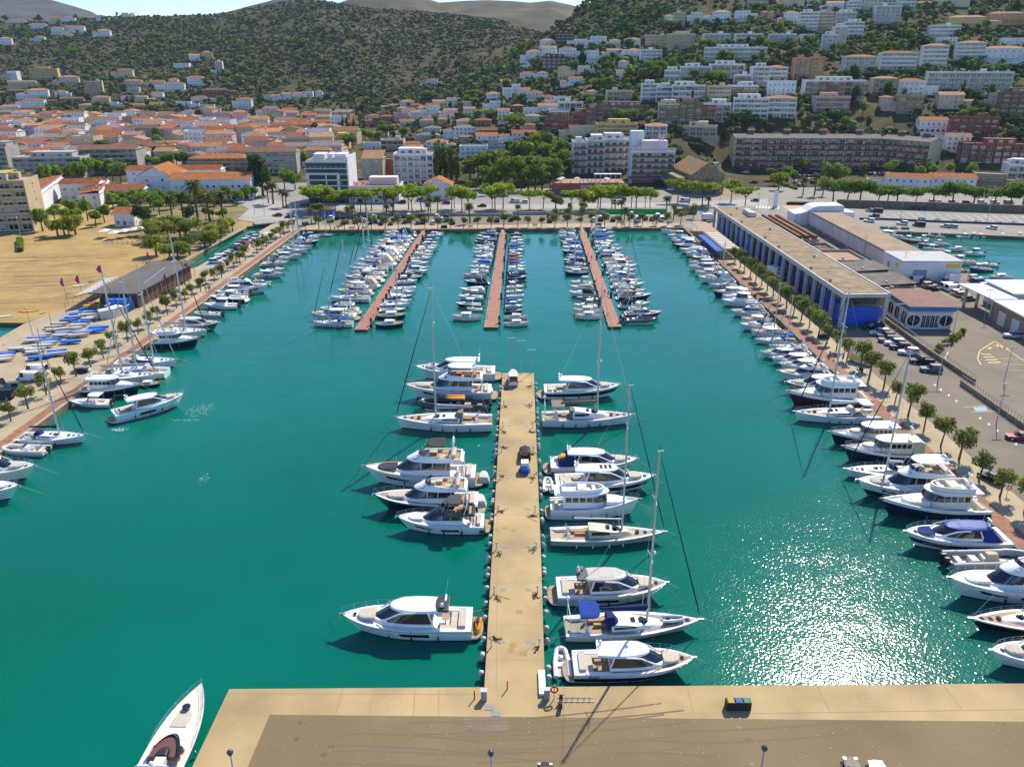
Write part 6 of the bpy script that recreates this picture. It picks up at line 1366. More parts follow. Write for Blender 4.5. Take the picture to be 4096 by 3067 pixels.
# ------------------------------------------------------------------ buildings of the hillsides: tile, left, right, eaves, base (enlarged tile pixels), kind, wall, roof
_b = '''t1
92 212 180 205 V w T;258 395 215 250 V w T;402 460 135 165 V w L;425 518 160 205 V c T;555 640 155 190 V w T;832 900 145 185 V w T;1050 1105 120 152 W w;1120 1155 118 140 W w
545 650 235 270 V w T;652 725 240 300 V w T;440 540 250 300 V w T;845 945 270 320 V w L;300 375 325 360 V w T;525 610 298 330 V w T;0 90 338 395 V w L;735 790 110 125 V w T
1630 1735 485 530 V w L;1742 1830 462 525 V y L;1500 1630 558 590 W w;1870 1925 545 640 A w;1820 1868 615 655 W w;1620 1750 675 745 V w T;1018 1140 612 680 V c T;270 490 603 690 A y
75 290 715 760 V c G;515 665 675 735 V c L;742 880 718 840 A c;240 400 785 850 V w L;50 190 788 820 V b B;470 565 802 845 V w L;520 705 858 900 V b B;795 930 848 900 V c L;205 370 870 930 V w T;1075 1215 705 760 V c L;1100 1195 765 810 W g;1290 1410 712 745 V c T;1420 1585 730 795 V w T;1455 1530 690 720 V w T;1330 1410 745 770 W w;1040 1130 842 875 V w T;1140 1260 845 885 V w L;1310 1400 812 850 V w T;1650 1785 848 895 V w T;1520 1640 892 950 W w;1720 1845 918 990 W c;2050 2170 865 945 V w T
960 1018 895 950 W w;1022 1100 902 945 V w T;1120 1230 912 945 V y T;1290 1410 902 930 V w T;0 150 930 1010 V w L;175 360 940 1000 V t B;335 540 1000 1050 V t L;565 740 978 1065 W w;680 800 912 945 V c L;1335 1510 988 1075 V w T arch;1800 1950 1008 1060 V w T;1665 1790 1028 1080 V w T;810 875 992 1040 W w;880 975 990 1020 V w T;1050 1140 962 990 V w T;1740 1960 785 830 V b B;2125 2211 1025 1065 V w B
135 318 1068 1110 A c;322 660 1068 1120 A c;682 900 1078 1120 W c
t2
70 120 832 870 V w B;135 210 832 875 V w L;225 295 818 875 V w L;305 400 815 860 V w L;410 490 802 850 W w;515 575 798 855 V w L;0 140 965 1050 V w T;0 85 1035 1095 V w L;245 308 1018 1075 V y L;312 400 1015 1080 V y T;430 540 1052 1080 W w;485 600 1090 1130 V w G;1470 1565 695 745 V w B
1080 1142 928 980 V y L;1147 1215 912 950 V y L;1240 1360 885 935 V w L;1342 1430 912 945 V o T;1400 1462 932 990 V w L;1466 1585 918 1000 V w T;1525 1635 882 915 V w L;1650 1760 862 930 W w;1780 1890 892 935 W w;1990 2105 818 880 V w L;2020 2150 890 950 W w;2112 2200 708 760 V c L;2130 2211 775 870 W w
1215 1310 942 990 V c L;1262 1370 952 1010 V w T;1190 1320 992 1050 W p;1335 1450 975 1030 V w L;960 1050 1002 1040 V w T;840 910 1018 1050 V w B;1070 1190 1015 1080 V b T;940 1030 1048 1090 V o T;1485 1585 1012 1050 V w T;1622 1735 958 1000 V w L;1495 1590 962 1005 W w;1620 1710 1002 1035 V w T;1792 1890 945 1005 V w L arch;1895 2015 975 1030 V w L;2025 2082 958 1005 W w;2086 2190 958 1030 V w L;1240 1360 1052 1090 V w T;1410 1530 1048 1090 V c L;1535 1640 1038 1085 V y L;1730 1888 1052 1090 V w L;1890 2030 1050 1120 V b T;2095 2211 1038 1075 V w T;1170 1240 1088 1120 V w T;1050 1140 1142 1190 V w L;1200 1310 1145 1190 V w G;1452 1590 1115 1170 V g G;1710 1895 1110 1170 V w G;1900 2080 1135 1180 V r B;2100 2211 1182 1230 V w T
1385 1580 1175 1230 V g G;1760 1870 1192 1230 V t G;1900 2085 1180 1250 V w T;1470 1650 1235 1300 V w L;1282 1410 1245 1290 V c T;1085 1275 1218 1300 A c;925 1070 1245 1290 W w;1760 1995 1275 1350 W w;2000 2095 1225 1330 W g;1240 1500 1285 1330 V c L
t3
120 258 458 540 V w L;262 388 422 500 V w L arch;245 370 362 415 V w L;385 530 302 395 A d;535 650 352 410 W w;682 815 328 410 W w;842 935 358 405 V w L;972 1115 352 415 V w L;1158 1338 325 430 A c;1342 1578 312 430 A c;1660 1880 308 375 A w;1940 2160 308 375 A w;410 550 432 530 V w T;262 512 508 590 A d;552 642 458 520 W w;648 752 452 540 W w;822 928 442 500 V w L arch;932 988 442 500 W w;992 1108 442 510 V w L arch;1112 1288 448 560 A w;1675 2195 428 535 A w;90 165 572 612 W w;70 190 642 700 V w T;222 310 638 690 V w L;400 498 598 700 V c B arch;575 670 582 650 W w;695 765 578 640 W w;922 1010 542 605 V w L;902 985 622 670 V w T;860 965 668 705 W w;490 610 688 740 V w T
1325 1458 625 710 A w;1462 1718 595 700 A w;1722 1995 575 690 A w;1925 2066 662 755 A w;2070 2211 600 750 A w;1122 1246 745 880 A w;1250 1388 768 880 A w blue;1392 1665 758 890 A w blue;820 1030 802 915 A c;0 70 745 830 W w;55 152 778 850 V w T;135 265 808 870 V w T;255 370 845 900 V c T;368 510 852 910 W w;645 735 798 850 V c L;405 605 898 970 A w;100 228 948 995 W w;230 395 922 960 V w L;330 500 958 1000 W w;0 95 922 965 V b L;110 240 1012 1060 V w L
290 526 1025 1140 A b red;528 634 990 1090 A b red;636 728 958 1080 A b red;730 1175 932 1040 A b white;110 200 1088 1150 V t T
1270 1442 920 1080 A c dark;1446 1636 912 1100 A b dark;1640 1888 918 1060 A w red;1702 1880 762 900 A c;1884 2108 758 890 A w dark;1925 2211 875 1030 A w;1490 1770 1112 1225 A c;1160 1335 1098 1220 A w tile;735 1070 1088 1200 A y;497 730 1112 1200 W c;0 205 1162 1230 V w T
1320 1394 148 205 V w L;1396 1490 133 235 A c;1550 1640 122 210 W w;1742 1890 118 195 V w L arch;1935 2060 112 190 W w;2150 2211 118 180 V o L;2040 2130 2 60 A c;2150 2211 2 60 A c
t4
120 216 2 75 V c L arch;220 315 2 75 V c L arch;350 470 8 50 V w L;515 655 38 105 V w L arch;692 798 28 110 A w;802 945 2 105 A w;957 1118 2 70 A w;1122 1270 2 100 A w;930 1130 75 215 A w;145 260 122 210 V w L arch;275 422 128 265 A w;427 560 128 265 A c;0 45 118 190 V o L;602 760 122 215 A w;25 245 308 370 A w;290 400 312 365 W w;662 815 208 330 A w;562 658 252 400 A w;470 588 322 470 A w;1455 1740 12 65 V c L;1575 1870 165 250 V y L;1920 2211 133 215 V o L;1412 1650 238 330 A w;1470 1640 338 390 W w;1342 1535 415 590 A w tile;1642 1855 390 550 A w tile;1890 2195 435 550 V w L;2030 2211 348 430 W w
982 1270 475 610 A w orange;667 920 505 640 A w orange;222 350 525 695 A o;356 470 515 695 A o;0 160 595 700 A w tile;322 815 720 870 A w red;0 240 725 850 W w;0 238 865 1025 A w tile;412 690 855 980 A p;912 1110 693 830 A c tile;1135 1345 713 830 V w T;967 1075 853 960 V p L;1135 1325 845 985 A t;1412 2065 645 800 A w white;1487 1685 832 945 V c L;1920 2015 825 950 W g;2022 2211 825 1030 A b;1322 1545 1060 1160 V w T arch;1607 1960 1035 1220 A r;1552 1745 1190 1310 V w L;1460 1548 1195 1250 W w;1702 2211 1265 1420 A r;2060 2211 1435 1600 A w;1812 2058 1520 1640 W t;1430 1790 1545 1645 V w T;1052 1400 1545 1645 V w T
'''
BEX = {'blue': dict(awn=(.03,.10,.32)),'red': dict(bal=(.30,.075,.045),fins=(.42,.36,.30),awn=(.55,.10,.03)),'white': dict(fins=(.62,.58,.54)),'dark': dict(bal=(.30,.20,.12),recess=(.16,.10,.07)),'tile': dict(rk='hip'),'orange': dict(rk='hip',rc='O'),'arch': dict(arch=1)}
_t = None
for ln in _b.splitlines():
 if ln in TILE: _t = ln; continue
 for e in ln.split(';'):
  w_ = e.split()
  u0,u1,vt,vb = map(float,w_[:4]); kind,wc = w_[4],w_[5]; rc = 'T'; ex = {}
  for x in w_[6:]:
   if x in RM: rc = x
   elif x in BEX: ex.update(BEX[x])
  if kind == 'A' and wc == 'w' and not ex and rnd.random() < .35: ex['bal'] = rnd.choice([(.55,.50,.44),(.66,.66,.66),(.34,.16,.10)])
  rc = ex.pop('rc',rc) if isinstance(ex.get('rc'),str) else rc
  place_building(_t,u0,u1,vt,vb,kind,wc,rc if rc != 'T' or kind != 'A' else 'L',ex)
# ------------------------------------------------------------------ old town: ranks of tiled houses on the flat behind the beach
rowi = 0
yy = 512.0
while yy < 900:
 rowi += 1
 sL,sR = -.665,-.205 - (0.02 if yy < 620 else 0) - max(0,(yy - 780)) * .0005
 x = sL * yy + rnd.uniform(0,8) + 2; cells = []
 while x < sR * yy:
  W = rnd.uniform(11.5,20)
  if rnd.random() < .93: cells.append((x + W / 2,W))
  x += W + (rnd.uniform(3,6) if rnd.random() < .18 else -.02)
 xs_vis = [c for c in cells if c[0] / yy > -.685]
 for i,(cx,W) in enumerate(cells):
  z = H(cx,yy)
  Hh = rnd.choice([5.6,6.4,8.8,9.2,10.4,12.6]) + rnd.uniform(-.5,.5)
  if yy < 560: Hh = min(Hh,9.5)
  wc = rnd.choice('wwwwccpplgytw'); rk = rnd.choice(['gable','gable','gable','hip','gabley','flat','shed']); rc = rnd.choice('TTLLLBTG')
  D = rnd.uniform(10,14)
  fl = max(2,round(Hh / 3))
  o = villa(Vector((cx,yy + rnd.uniform(-2,2),z)),W,Hh,wc,rk,rc if rk != 'flat' else 'X',rnd.uniform(-.06,.06) + .10 * (1 if rowi % 3 else -1),D,'townhouse',floors=fl,cat='house')
  o['group'] = 'terracotta roofed houses of the old town'
  rn_ = {'gable': f'{RN[rc]} gable','hip': f'{RN[rc]} hipped','gabley': f'{RN[rc]} front-gabled','shed': f'{RN[rc]} sloping','flat': 'flat'}[rk]
  o['label'] = f'{WC[wc][0]} townhouse with {rn_} roof, {ordinal(i + 1)} from left, {ordinal(rowi)} rank of town'
 yy += rnd.uniform(23,28)
# ------------------------------------------------------------------ landmark buildings
def block(o,name,x0,x1,y0,y1,z0,z1,col,mesh=None,par=None):
 return part(name,mesh or U_WALL,par or o,col,((x0 + x1) / 2,(y0 + y1) / 2,z0),sc=(x1 - x0,y1 - y0,z1 - z0))
U_GLASS = U(mat('facade glass',(.03,.05,.06),rough=.08,spec=.8),'glass_pane'); U_FLAT = U(M_flat,'roof'); U_TERR = U(M_terr,'terrace'); U_RED = U(mat('red terrace',(.50,.12,.07),.9,noise=(.4,.85,1.1,5,1)),'terrace'); U_DARK = U(mat('shaded interior',(.03,.028,.026),.9),'recess'); U_BLUE = U(mat('blue panel',(.012,.09,.52),.5),'panel')
WHT = (.74,.73,.71)
# --- white glass-fronted hotel on the promenade
a,c = P(1236,812,ZQ),P(1398,812,ZQ); sc = scale_at(a); Wd = c.x - a.x
o = root('glass_hotel',((a.x + c.x) / 2,a.y,ZQ),-.02,1,'white seven storey building with glass balcony front and blank right side wall','hotel'); w = Wd / 2
BLD.append((o.location.x,a.y + 9,20))
block(o,'wall',-w,w,.6,18,0,23,WHT); block(o,'end_wall',w,w + .5,.2,19,0,25.5,(.70,.68,.66)); block(o,'ground_floor',-w,w,.3,.6,0,3.2,(.5,.5,.5),U_GLASS)
for f in range(6):
 z = 3.3 + f * 3.15
 if f < 4:
  block(o,'glass_pane',-w * .86,w * .50,-.5,-.4,z + .5,z + 2.7,None,U_GLASS); block(o,'parapet',-w,w * .62,-.7,.6,z - .25,z + .35,WHT)
  block(o,'glass_pane',w * .64,w * .97,.3,.55,z + .3,z + 2.8,None,U_GLASS); block(o,'balcony',w * .62,w,-.2,.6,z - .2,z + .1,WHT)
 else:
  block(o,'glass_pane',-w,w * .97,.3,.55,z + .2,z + 2.7,None,U_GLASS); block(o,'balcony',-w * 1.04,w * 1.0,-1.1,.6,z - .2,z + .1,WHT); part('railing',U_RAIL,o,(.6,.65,.68),(0,-1.05,z + .1),sc=(Wd,1,1))
for x0,x1 in ((-w,-w * .86),(-.06 * w,.0),(w * .50,w * .62)): block(o,'frame_post',x0,x1,-.7,.3,3.0,15.9,WHT)
block(o,'frame_beam',-w,w * .62,-.72,.3,15.9,16.6,WHT)
r = block(o,'roof',-w,w,.6,18,23,23.3,None,U_FLAT); part('solar_panel',U_GLASS,o,None,(0,1.8,22.6),sc=(Wd * .98,3.2,.12),rot=(.45,0,0))
for x0,x1 in ((-.75 * w,-.2 * w),(-.05 * w,.2 * w),(.3 * w,.85 * w)): block(o,'roof_room',x0,x1,6,14,23.3,26.2,WHT)
o.scale = (1,1,.82)
# --- low white block with a red terrace, next to it
def boxy(name,label,cat,t,u0,u1,vb,vt,D,col,floors=2,n=4,roof=None,rz=0,z=None,yo=0,arch=0,grp=None):
 px,py = q(t,(u0 + u1) / 2,vb); p = P(px,py,ZQ) if z is None else G(px,py); s_ = scale_at(p); W = (u1 - u0) / TSC * s_; Hh = (vb - vt) / TSC * s_ * 1.03
 o = root(name,(p.x,p.y + D / 2 + yo,p.z),rz,1,label,cat,grp)
 part('wall',U_WALL,o,col,(0,0,-2),sc=(W,D,Hh + 2)); rm = roof or roof_mesh('flat',W,D,.5,M_flat)
 part('roof',rm if not callable(rm) else rm(W,D),o,col,(0,0,Hh))
 if n: windows(o,W,D,Hh,floors,n,ww=1.5,arch=arch,sides=1 if p.x < 0 else -1)
 BLD.append((p.x,p.y + D / 2,max(W,D) * .6)); return o,W,Hh
o,W_,H_ = boxy('shop_house','low white corner building with a flat red roof terrace','building','b2',770,1240,95,-30,16,WHT,2,6,roof=lambda W,D: roof_mesh('flat',W,D,.5,mat('red roof',(.46,.13,.08),.9,noise=(.4,.85,1.1,5,1))))
block(o,'upper_storey',-W_ * .1,W_ * .42,1,8,H_,H_ + 3.4,(.66,.58,.54)); block(o,'parapet',W_ * .1,W_ / 2,-8.9,-8,H_ * .45,H_ * .6,WHT)
for i in range(5): part('stair_head',U_WALL,o,(.6,.45,.38),(-W_ * .4 + i * 2.4,2 - i % 2 * 3,H_),sc=(1.4,1.2,1.6))
boxy('house','beige four storey house with sloping terracotta roof behind the low corner building','house','t2',925,1100,1560,1385,12,(.42,.36,.26),4,2,roof=lambda W,D: roof_mesh('shed',W,D,3.5,M_terra2),z=1)
boxy('house','unfinished brick-faced house beside the beige four storey house','house','t2',1107,1200,1530,1395,10,(.34,.12,.05),3,0,z=1)
p = G(*q('t2',1370,1600)); s_ = scale_at(p)
apartments(Vector((p.x,p.y + 6,p.z)),330 / TSC * s_,15.5,5,6,'w',(.62,.58,.55),D=12,fins=False,rail=True,label='white apartment block with roof pergola beside the tall poplars',recess=(.68,.67,.66))
for du in (1240,1500):
 pp = G(*q('t2',du,1600)); o = BLD[-1]
boxy('cottage','small white house with orange gabled roof and brown garage door on the promenade','house','b2',1450,1690,70,-45,12,WHT,2,3,roof=lambda W,D: roof_mesh('gabley',W,D,3.2,M_orange))
# --- hotel with balconies and sea-front pool terrace
def hotel_wing(x0,x1,base_row,top_row,fl,bays,label,D=12,name='hotel_wing',roofc='L'):
 p = P((x0 + x1) / 2,base_row,ZQ + 3); s_ = scale_at(p); W = (x1 - x0) * s_; Hh = (base_row - top_row) * s_ * 1.02
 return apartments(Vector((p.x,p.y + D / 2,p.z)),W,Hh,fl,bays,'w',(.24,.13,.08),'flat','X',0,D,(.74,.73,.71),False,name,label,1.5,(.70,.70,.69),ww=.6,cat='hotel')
hotel_wing(2290,2344,695,578,5,2,'leftmost stepped end of the white balconied hotel beside the pines')
hotel_wing(2344,2412,694,572,5,3,'stepped middle bay of the white balconied hotel, orange top parapet')
hotel_wing(2412,2518,692,566,5,4,'long recessed wing of the white hotel with brown balcony rails')
o = hotel_wing(2522,2690,718,614,5,6,'white hotel tower with brown balconies nearest the road')
s_ = .14
block(o,'penthouse',-6,8,-3,5,15,19.5,(.66,.58,.60)); block(o,'lift_tower',-11,-4,2,8,15,24,(.70,.71,.74)); block(o,'parapet',-12,12,-7,-6.6,15,16.2,(.66,.50,.48)); block(o,'podium',-12.5,12.5,-10,-6.2,-4,1.4,(.55,.53,.5)); block(o,'podium_glass',-11,6,-10.2,-10,-3.5,.6,None,U_GLASS); block(o,'canopy',-13,4,-12.5,-7,1.4,1.7,(.25,.08,.05)); block(o,'chimney_stack',4,5.2,2,3,19.5,22.5,(.6,.45,.42)); block(o,'chimney_stack',6,7.2,2,3,19.5,22.5,(.6,.45,.42))
p0,p1 = P(2206,784,ZQ),P(2505,784,ZQ); Wd = p1.x - p0.x
o = root('pool_terrace',((p0.x + p1.x) / 2,p0.y,ZQ),0,1,'raised hotel pool terrace on a brick wall lettered HOTEL UNIVERS','terrace'); w = Wd / 2
BR = mat('brick wall',(.30,.105,.055),.9,noise=(.6,.8,1.15,6,1)); U_BR = U(BR,'brick_wall')
block(o,'brick_wall',-w,w,-.3,0,3.0,6.2,None,U_BR); block(o,'glass_front',-w,w,-.1,.1,0,3.0,None,U_GLASS); block(o,'terrace',-w,w,0,22,3.0,5.2,None,U_TERR); part('railing',U_RAIL,o,(.35,.16,.10),(0,.0,6.2),sc=(Wd,1,1))
part('lettering',text_mesh('HOTEL   UNIVERS',1.9,M_white),o,None,(w * .18,-.34,3.9),rot=(math.pi / 2,0,0))
block(o,'pool_water',-w * .15,w * .2,5,9,5.2,5.26,None,U(mat('pool water',(.03,.35,.45),.1),'pool_water'))
for x0,x1,y0,y1 in ((-w * .17,w * .22,4.6,5),(-w * .17,w * .22,9,9.4),(-w * .17,-w * .15,5,9),(w * .2,w * .22,5,9)): block(o,'pool_edge',x0,x1,y0,y1,5.2,5.32,(.6,.58,.55))
block(o,'sun_canopy',w * .18,w * .92,10,13,9.0,9.2,WHT)
for i in range(6): block(o,'canopy_post',w * (.2 + .14 * i),w * (.2 + .14 * i) + .2,10,10.2,5.2,9,WHT)
def parasol(x,y,z,col,label,R=1.7,h=2.4,grp=None):
 o = root('parasol',(x,y,z),0,1,label,'parasol',grp); b = MB(); n = 8
 b.add([(R * math.cos(6.283 * k / n),R * math.sin(6.283 * k / n),h) for k in range(n)] + [(0,0,h + .6)],[(k,(k + 1) % n,n) for k in range(n)],M_cloth); part('canopy',b.mesh('canopy'),o,col); b = MB(); b.tube([(0,0,0),(0,0,h + .6)],.05,5,M_chrome); part('pole',b.mesh('pole'),o); return o
for i,(fx,y) in enumerate(((-.78,4),(-.70,8),(-.3,7),(.5,6))): parasol(o.location.x + w * fx,o.location.y + y,ZQ + 5.2,(.66,.64,.60),f'white parasol on the hotel pool terrace, {ordinal(i + 1)} from the left',grp='parasols on the pool terrace')
b = MB()
for k,(lx,ly,lz) in enumerate(((0,0,.35),)):
 b.box(-.32,.32,-.9,.5,.28,.36,M_plain); b.add([(-.32,.5,.32),(.32,.5,.32),(.32,.95,.75),(-.32,.95,.75)],[(0,1,2,3)],M_plain)
 for x in (-.28,.28):
  for y in (-.8,.4): b.box(x - .03,x + .03,y - .03,y + .03,0,.28,M_plain)
LNG = b.mesh('sun_lounger')
for i in range(16):
 lo = part('sun_lounger',LNG,None,(.62,.62,.60) if i < 10 else (.1,.2,.5),(o.location.x + w * (.26 + .055 * (i % 8)) if i < 10 else o.location.x - w * (.1) + 2.2 * (i - 10),o.location.y + 2 + 2.3 * (i // 8) if i < 10 else o.location.y + 14,ZQ + 5.2)); tag(lo,f"{'white' if i < 10 else 'blue'} sun lounger on the pool terrace, {ordinal(i + 1 if i < 10 else i - 9)} from the left",'sun lounger','loungers on the pool terrace')
# --- old stone warehouse
M_ochre = tile_mat('weathered ochre tiles',(.27,.165,.075))
p = P(2826,778,ZQ); s_ = scale_at(p); w = 67 * s_
o = root('stone_warehouse',(p.x,p.y,ZQ),.10,1,'old stone warehouse with tiled gabled roof and arched blue door','warehouse'); M_stone = mat('rubble stone',(.27,.205,.12),.95,noise=(.9,.55,1.25,8,1),bump=(3,.5,.08)); BLD.append((p.x,p.y + 14,22))
b = MB(); D_ = 34; e,ap = 9.5,15.2
b.add([(-w,0,-1),(w,0,-1),(w,0,e),(0,0,ap),(-w,0,e)],[(0,1,2,3,4)],M_stone); b.add([(-w,D_,-1),(w,D_,-1),(w,D_,e),(0,D_,ap),(-w,D_,e)],[(4,3,2,1,0)],M_stone)
b.add([(-w,0,-1),(-w,D_,-1),(-w,D_,e),(-w,0,e)],[(3,2,1,0)],M_stone); b.add([(w,0,-1),(w,D_,-1),(w,D_,e),(w,0,e)],[(0,1,2,3)],M_stone); part('wall',b.mesh('wall'),o)
b = MB(); b.add([(-w - .3,.3,e - .1),(0,.3,ap + .02),(0,D_ - .3,ap + .02),(-w - .3,D_ - .3,e - .1)],[(0,1,2,3)],M_ochre); b.add([(w + .3,.3,e - .1),(0,.3,ap + .02),(0,D_ - .3,ap + .02),(w + .3,D_ - .3,e - .1)],[(3,2,1,0)],M_ochre); part('roof',b.mesh('roof'),o)
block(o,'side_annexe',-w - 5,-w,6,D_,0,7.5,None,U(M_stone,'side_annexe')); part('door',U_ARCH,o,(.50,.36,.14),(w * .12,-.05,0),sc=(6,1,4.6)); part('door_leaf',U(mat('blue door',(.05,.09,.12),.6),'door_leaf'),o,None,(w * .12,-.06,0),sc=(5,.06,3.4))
part('lettering',text_mesh('DRASSANES',1.0,M_black),o,None,(w * .1,-.06,6.6),rot=(math.pi / 2,0,0))
# --- long cranked apartment block
def wing(ax,ay,bx,by,label,bays):
 W = math.hypot(bx - ax,by - ay); rz = math.atan2(by - ay,bx - ax); zb = 1.6
 n = Vector((-(by - ay),bx - ax,0)) / W
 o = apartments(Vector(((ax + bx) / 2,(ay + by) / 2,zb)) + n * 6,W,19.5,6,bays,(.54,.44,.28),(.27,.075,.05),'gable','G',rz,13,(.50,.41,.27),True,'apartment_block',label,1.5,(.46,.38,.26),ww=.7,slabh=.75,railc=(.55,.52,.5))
 for i in range(max(1,bays // 4)):
  x = W * (-.5 + (i + .5) / max(1,bays // 4)); part('stair_head',U_WALL,o,(.24,.10,.08),(x,1.5,19.8),sc=(3,3,3.6)); part('stair_head_roof',roof_mesh('gable',3,3,1,M_brownt),o,None,(x,1.5,23.4))
wing(131,482,215,478,'long cream apartment block with red balcony bands behind the car park',17)
wing(215.6,477.6,233,455,'angled right wing of the cream block with red balcony bands',8)
# --- school and low tiled houses behind the beach
def tiled(label,x0,x1,row,Hm,D,rk,rc,rz=0,n=6,fl=2,col=WHT,arch=0,name='house',ww=1.2):
 p = P((x0 + x1) / 2,row,ZQ); s_ = scale_at(p); W = (x1 - x0) * s_
 o = root(name,(p.x,p.y + D / 2,ZQ),rz,1,label,'house'); part('wall',U_WALL,o,col,(0,0,-1),sc=(W,D,Hm + 1)); r = part('roof',roof_mesh(rk,W,D,D * .2,RM[rc]),o,col,(0,0,Hm)); windows(o,W,D,Hm,fl,n,ww=ww,sides=1,arch=arch); BLD.append((p.x,p.y + D / 2,max(W * .5,D) * 1.0)); return o,W
o,W_ = tiled('long white school with orange roof, band of windows and arched ground floor',690,1000,800,9.5,13,'gable','O',.10,12,2,WHT,1,'school')
tiled('white house with terracotta roof and outside stairs left of the school',560,690,790,10,22,'gabley','O',.05,2,3)
tiled('long white terraced house with orange roof behind the school',518,880,750,8.5,11,'gable','T',.08,10,3)
tiled('white two storey house with terracotta roof and stair, behind the beach trees',248,398,802,7.5,10,'gable','T',.08,5,2)
tiled('low white house with terracotta roof between the beach trees',420,575,808,5.5,10,'gable','T',.06,4,1)
for i in range(5):
 p = P(120 + 22 * i,852 - 17 * i,ZQ); o = villa(Vector((p.x,p.y,ZQ)),15,7.4,'w','shed','T',-1.25,9.5,'terraced_house',label=f'white terraced house with stepped terracotta roof, {ordinal(i + 1)} from the beach',cat='house'); o['group'] = 'stepped terrace houses behind the beach'
for i in range(4):
 p = P(372 + 9 * i,826 - 14 * i,ZQ); o = villa(Vector((p.x,p.y,ZQ)),9,6.2,'w','shed','T',-1.3,9,'terraced_house',label=f'small stepped-roof house left of the orange-roofed school, {ordinal(i + 1)} from the front',cat='house'); o['group'] = 'stepped terrace houses behind the beach'
p = P(52,925,ZQ); apartments(Vector((p.x - 4,p.y + 8,ZQ)),118 * scale_at(p) + 8,18.5,6,4,(.50,.38,.22),rz=.22,D=15,fins=False,label='tall cream apartment tower at the left edge above the beach',recess=(.46,.35,.20),bal=(.50,.38,.22)); 
def blockat(t,u0,u1,vb,vt,label,col,bal,fl,bays,rk='flat',rc='F',rz=.08,D=14,**k):
 px,py = q(t,(u0 + u1) / 2,vb); p = G(px,py); s_ = scale_at(p)
 return apartments(Vector((p.x,p.y + D / 2,p.z)),(u1 - u0) / TSC * s_,(vb - vt) / TSC * s_,fl,bays,col,bal,rk,rc,rz,D,label=label,**k)
blockat('t1',160,715,1540,1375,'grey four storey block with glass roof terrace behind the plane trees',(.47,.44,.40),(.40,.36,.31),4,9)
blockat('t1',720,1195,1500,1300,'grey brown-roofed five storey block with long balconies',(.40,.36,.30),(.42,.36,.27),5,9,'gable','B')
blockat('t1',1195,1405,1415,1275,'brown and cream block with dark red vertical stripes',(.36,.24,.14),(.34,.22,.12),4,4,'gable','B',fins=(.14,.03,.03))
blockat('t1',1650,2135,1480,1375,'ochre three storey block with hipped orange roof',(.58,.38,.16),(.56,.36,.16),3,9,'hip','O')
blockat('t1',2150,2560,1500,1320,'grey-cream four storey block with brown roof left of the glass hotel',(.44,.37,.29),(.44,.37,.29),4,8,'gable','B',fins=False)
blockat('t1',-40,95,1520,1290,'grey tower with red-brown side wall at the left edge',(.40,.36,.29),(.40,.36,.29),6,3)
blockat('t2',690,795,1290,1195,'bright yellow corner block at the end of the old town',(.66,.42,.05),(.62,.38,.05),3,4)
p = G(*q('t1',115,715)); o = root('hotel_sign_wall',(p.x,p.y,p.z),0,1,'white gable wall lettered with the words GRECS HOTEL on the left slope','hotel'); s_ = scale_at(p); block(o,'wall',-18 * s_ ,20 * s_,0,9,-2,90 / TSC * s_,(.72,.71,.72)); part('lettering',text_mesh('GRECS\nHOTEL',4.2,mat('red letters',(.25,.06,.05),.8)),o,None,(0,-.05,7.5),rot=(math.pi / 2,0,0)); part('wing',U_WALL,o,(.55,.40,.20),(-28 * s_,4,-2),sc=(36 * s_,9,32 * s_)); BLD.append((p.x,p.y,14))
for f in range(3):
 for i in range(4): part('window',U_WIN[i],o,(.6,.5,.4),(-28 * s_ + (i - 1.5) * 8 * s_,-.52,1 + f * 3.6),sc=(2.2,1,2))
# --- marina building: blue panels behind a concrete colonnade, gravel roof
nl,nr_,fl_ = P(3352,1309,ZQ),P(3528,1306,ZQ),P(2850,915,ZQ)
ax = (nl - fl_); Lb = ax.length; rz = math.atan2(ax.y,ax.x); Wb = (nr_ - nl).length * .98
o = root('marina_building',(fl_.x,fl_.y,ZQ),rz,1,'long marina building with blue walls, concrete columns and gravel roof','building'); BLD.append(((nl.x + fl_.x) / 2,(nl.y + fl_.y) / 2,30))
Hb = 8.6   # local +x runs from the far end to the near end; the building lies on +y (away from the basin)
CON = (.50,.46,.40)
block(o,'roof_slab',-.5,Lb + .5,-.5,Wb + .5,Hb - .9,Hb,CON); block(o,'roof',.4,Lb - .4,.4,Wb - .4,Hb,Hb + .06,None,U(mat('mossy gravel roof',(.26,.185,.10),.95,noise=(.3,.55,1.28,10,1)),'roof'))
for y0,y1,x0,x1 in ((-.5,.0,-.5,Lb + .5),(Wb,Wb + .5,-.5,Lb + .5)): block(o,'roof_edge',x0,x1,y0,y1,Hb,Hb + .28,CON)
block(o,'wall',1,Lb - 3,3.2,Wb - .6,0,Hb - .9,(.4,.38,.34))
nC = 20
for i in range(nC + 1):
 x = Lb * i / nC; block(o,'column',x - .32,x + .32,-.1,.7,0,Hb - .9,CON)
 if i < nC:
  m = (None,U_BLUE) if (i < 7 and i % 2 == 0) or i > nC - 4 else (None,U_GLASS)
  block(o,'panel' if m[1] is U_BLUE else 'glass_pane',x + .6,x + Lb / nC - .6,1.9,2.05,.3,5.2,*m); block(o,'upper_window',x + .5,x + Lb / nC - .5,1.9,2.05,5.4,Hb - 1.1,None,U_GLASS)
  block(o,'panel',x + .5,x + 2.6 + (i % 3) * .9,1.7,1.85,0,Hb - 1.2,None,U_BLUE)
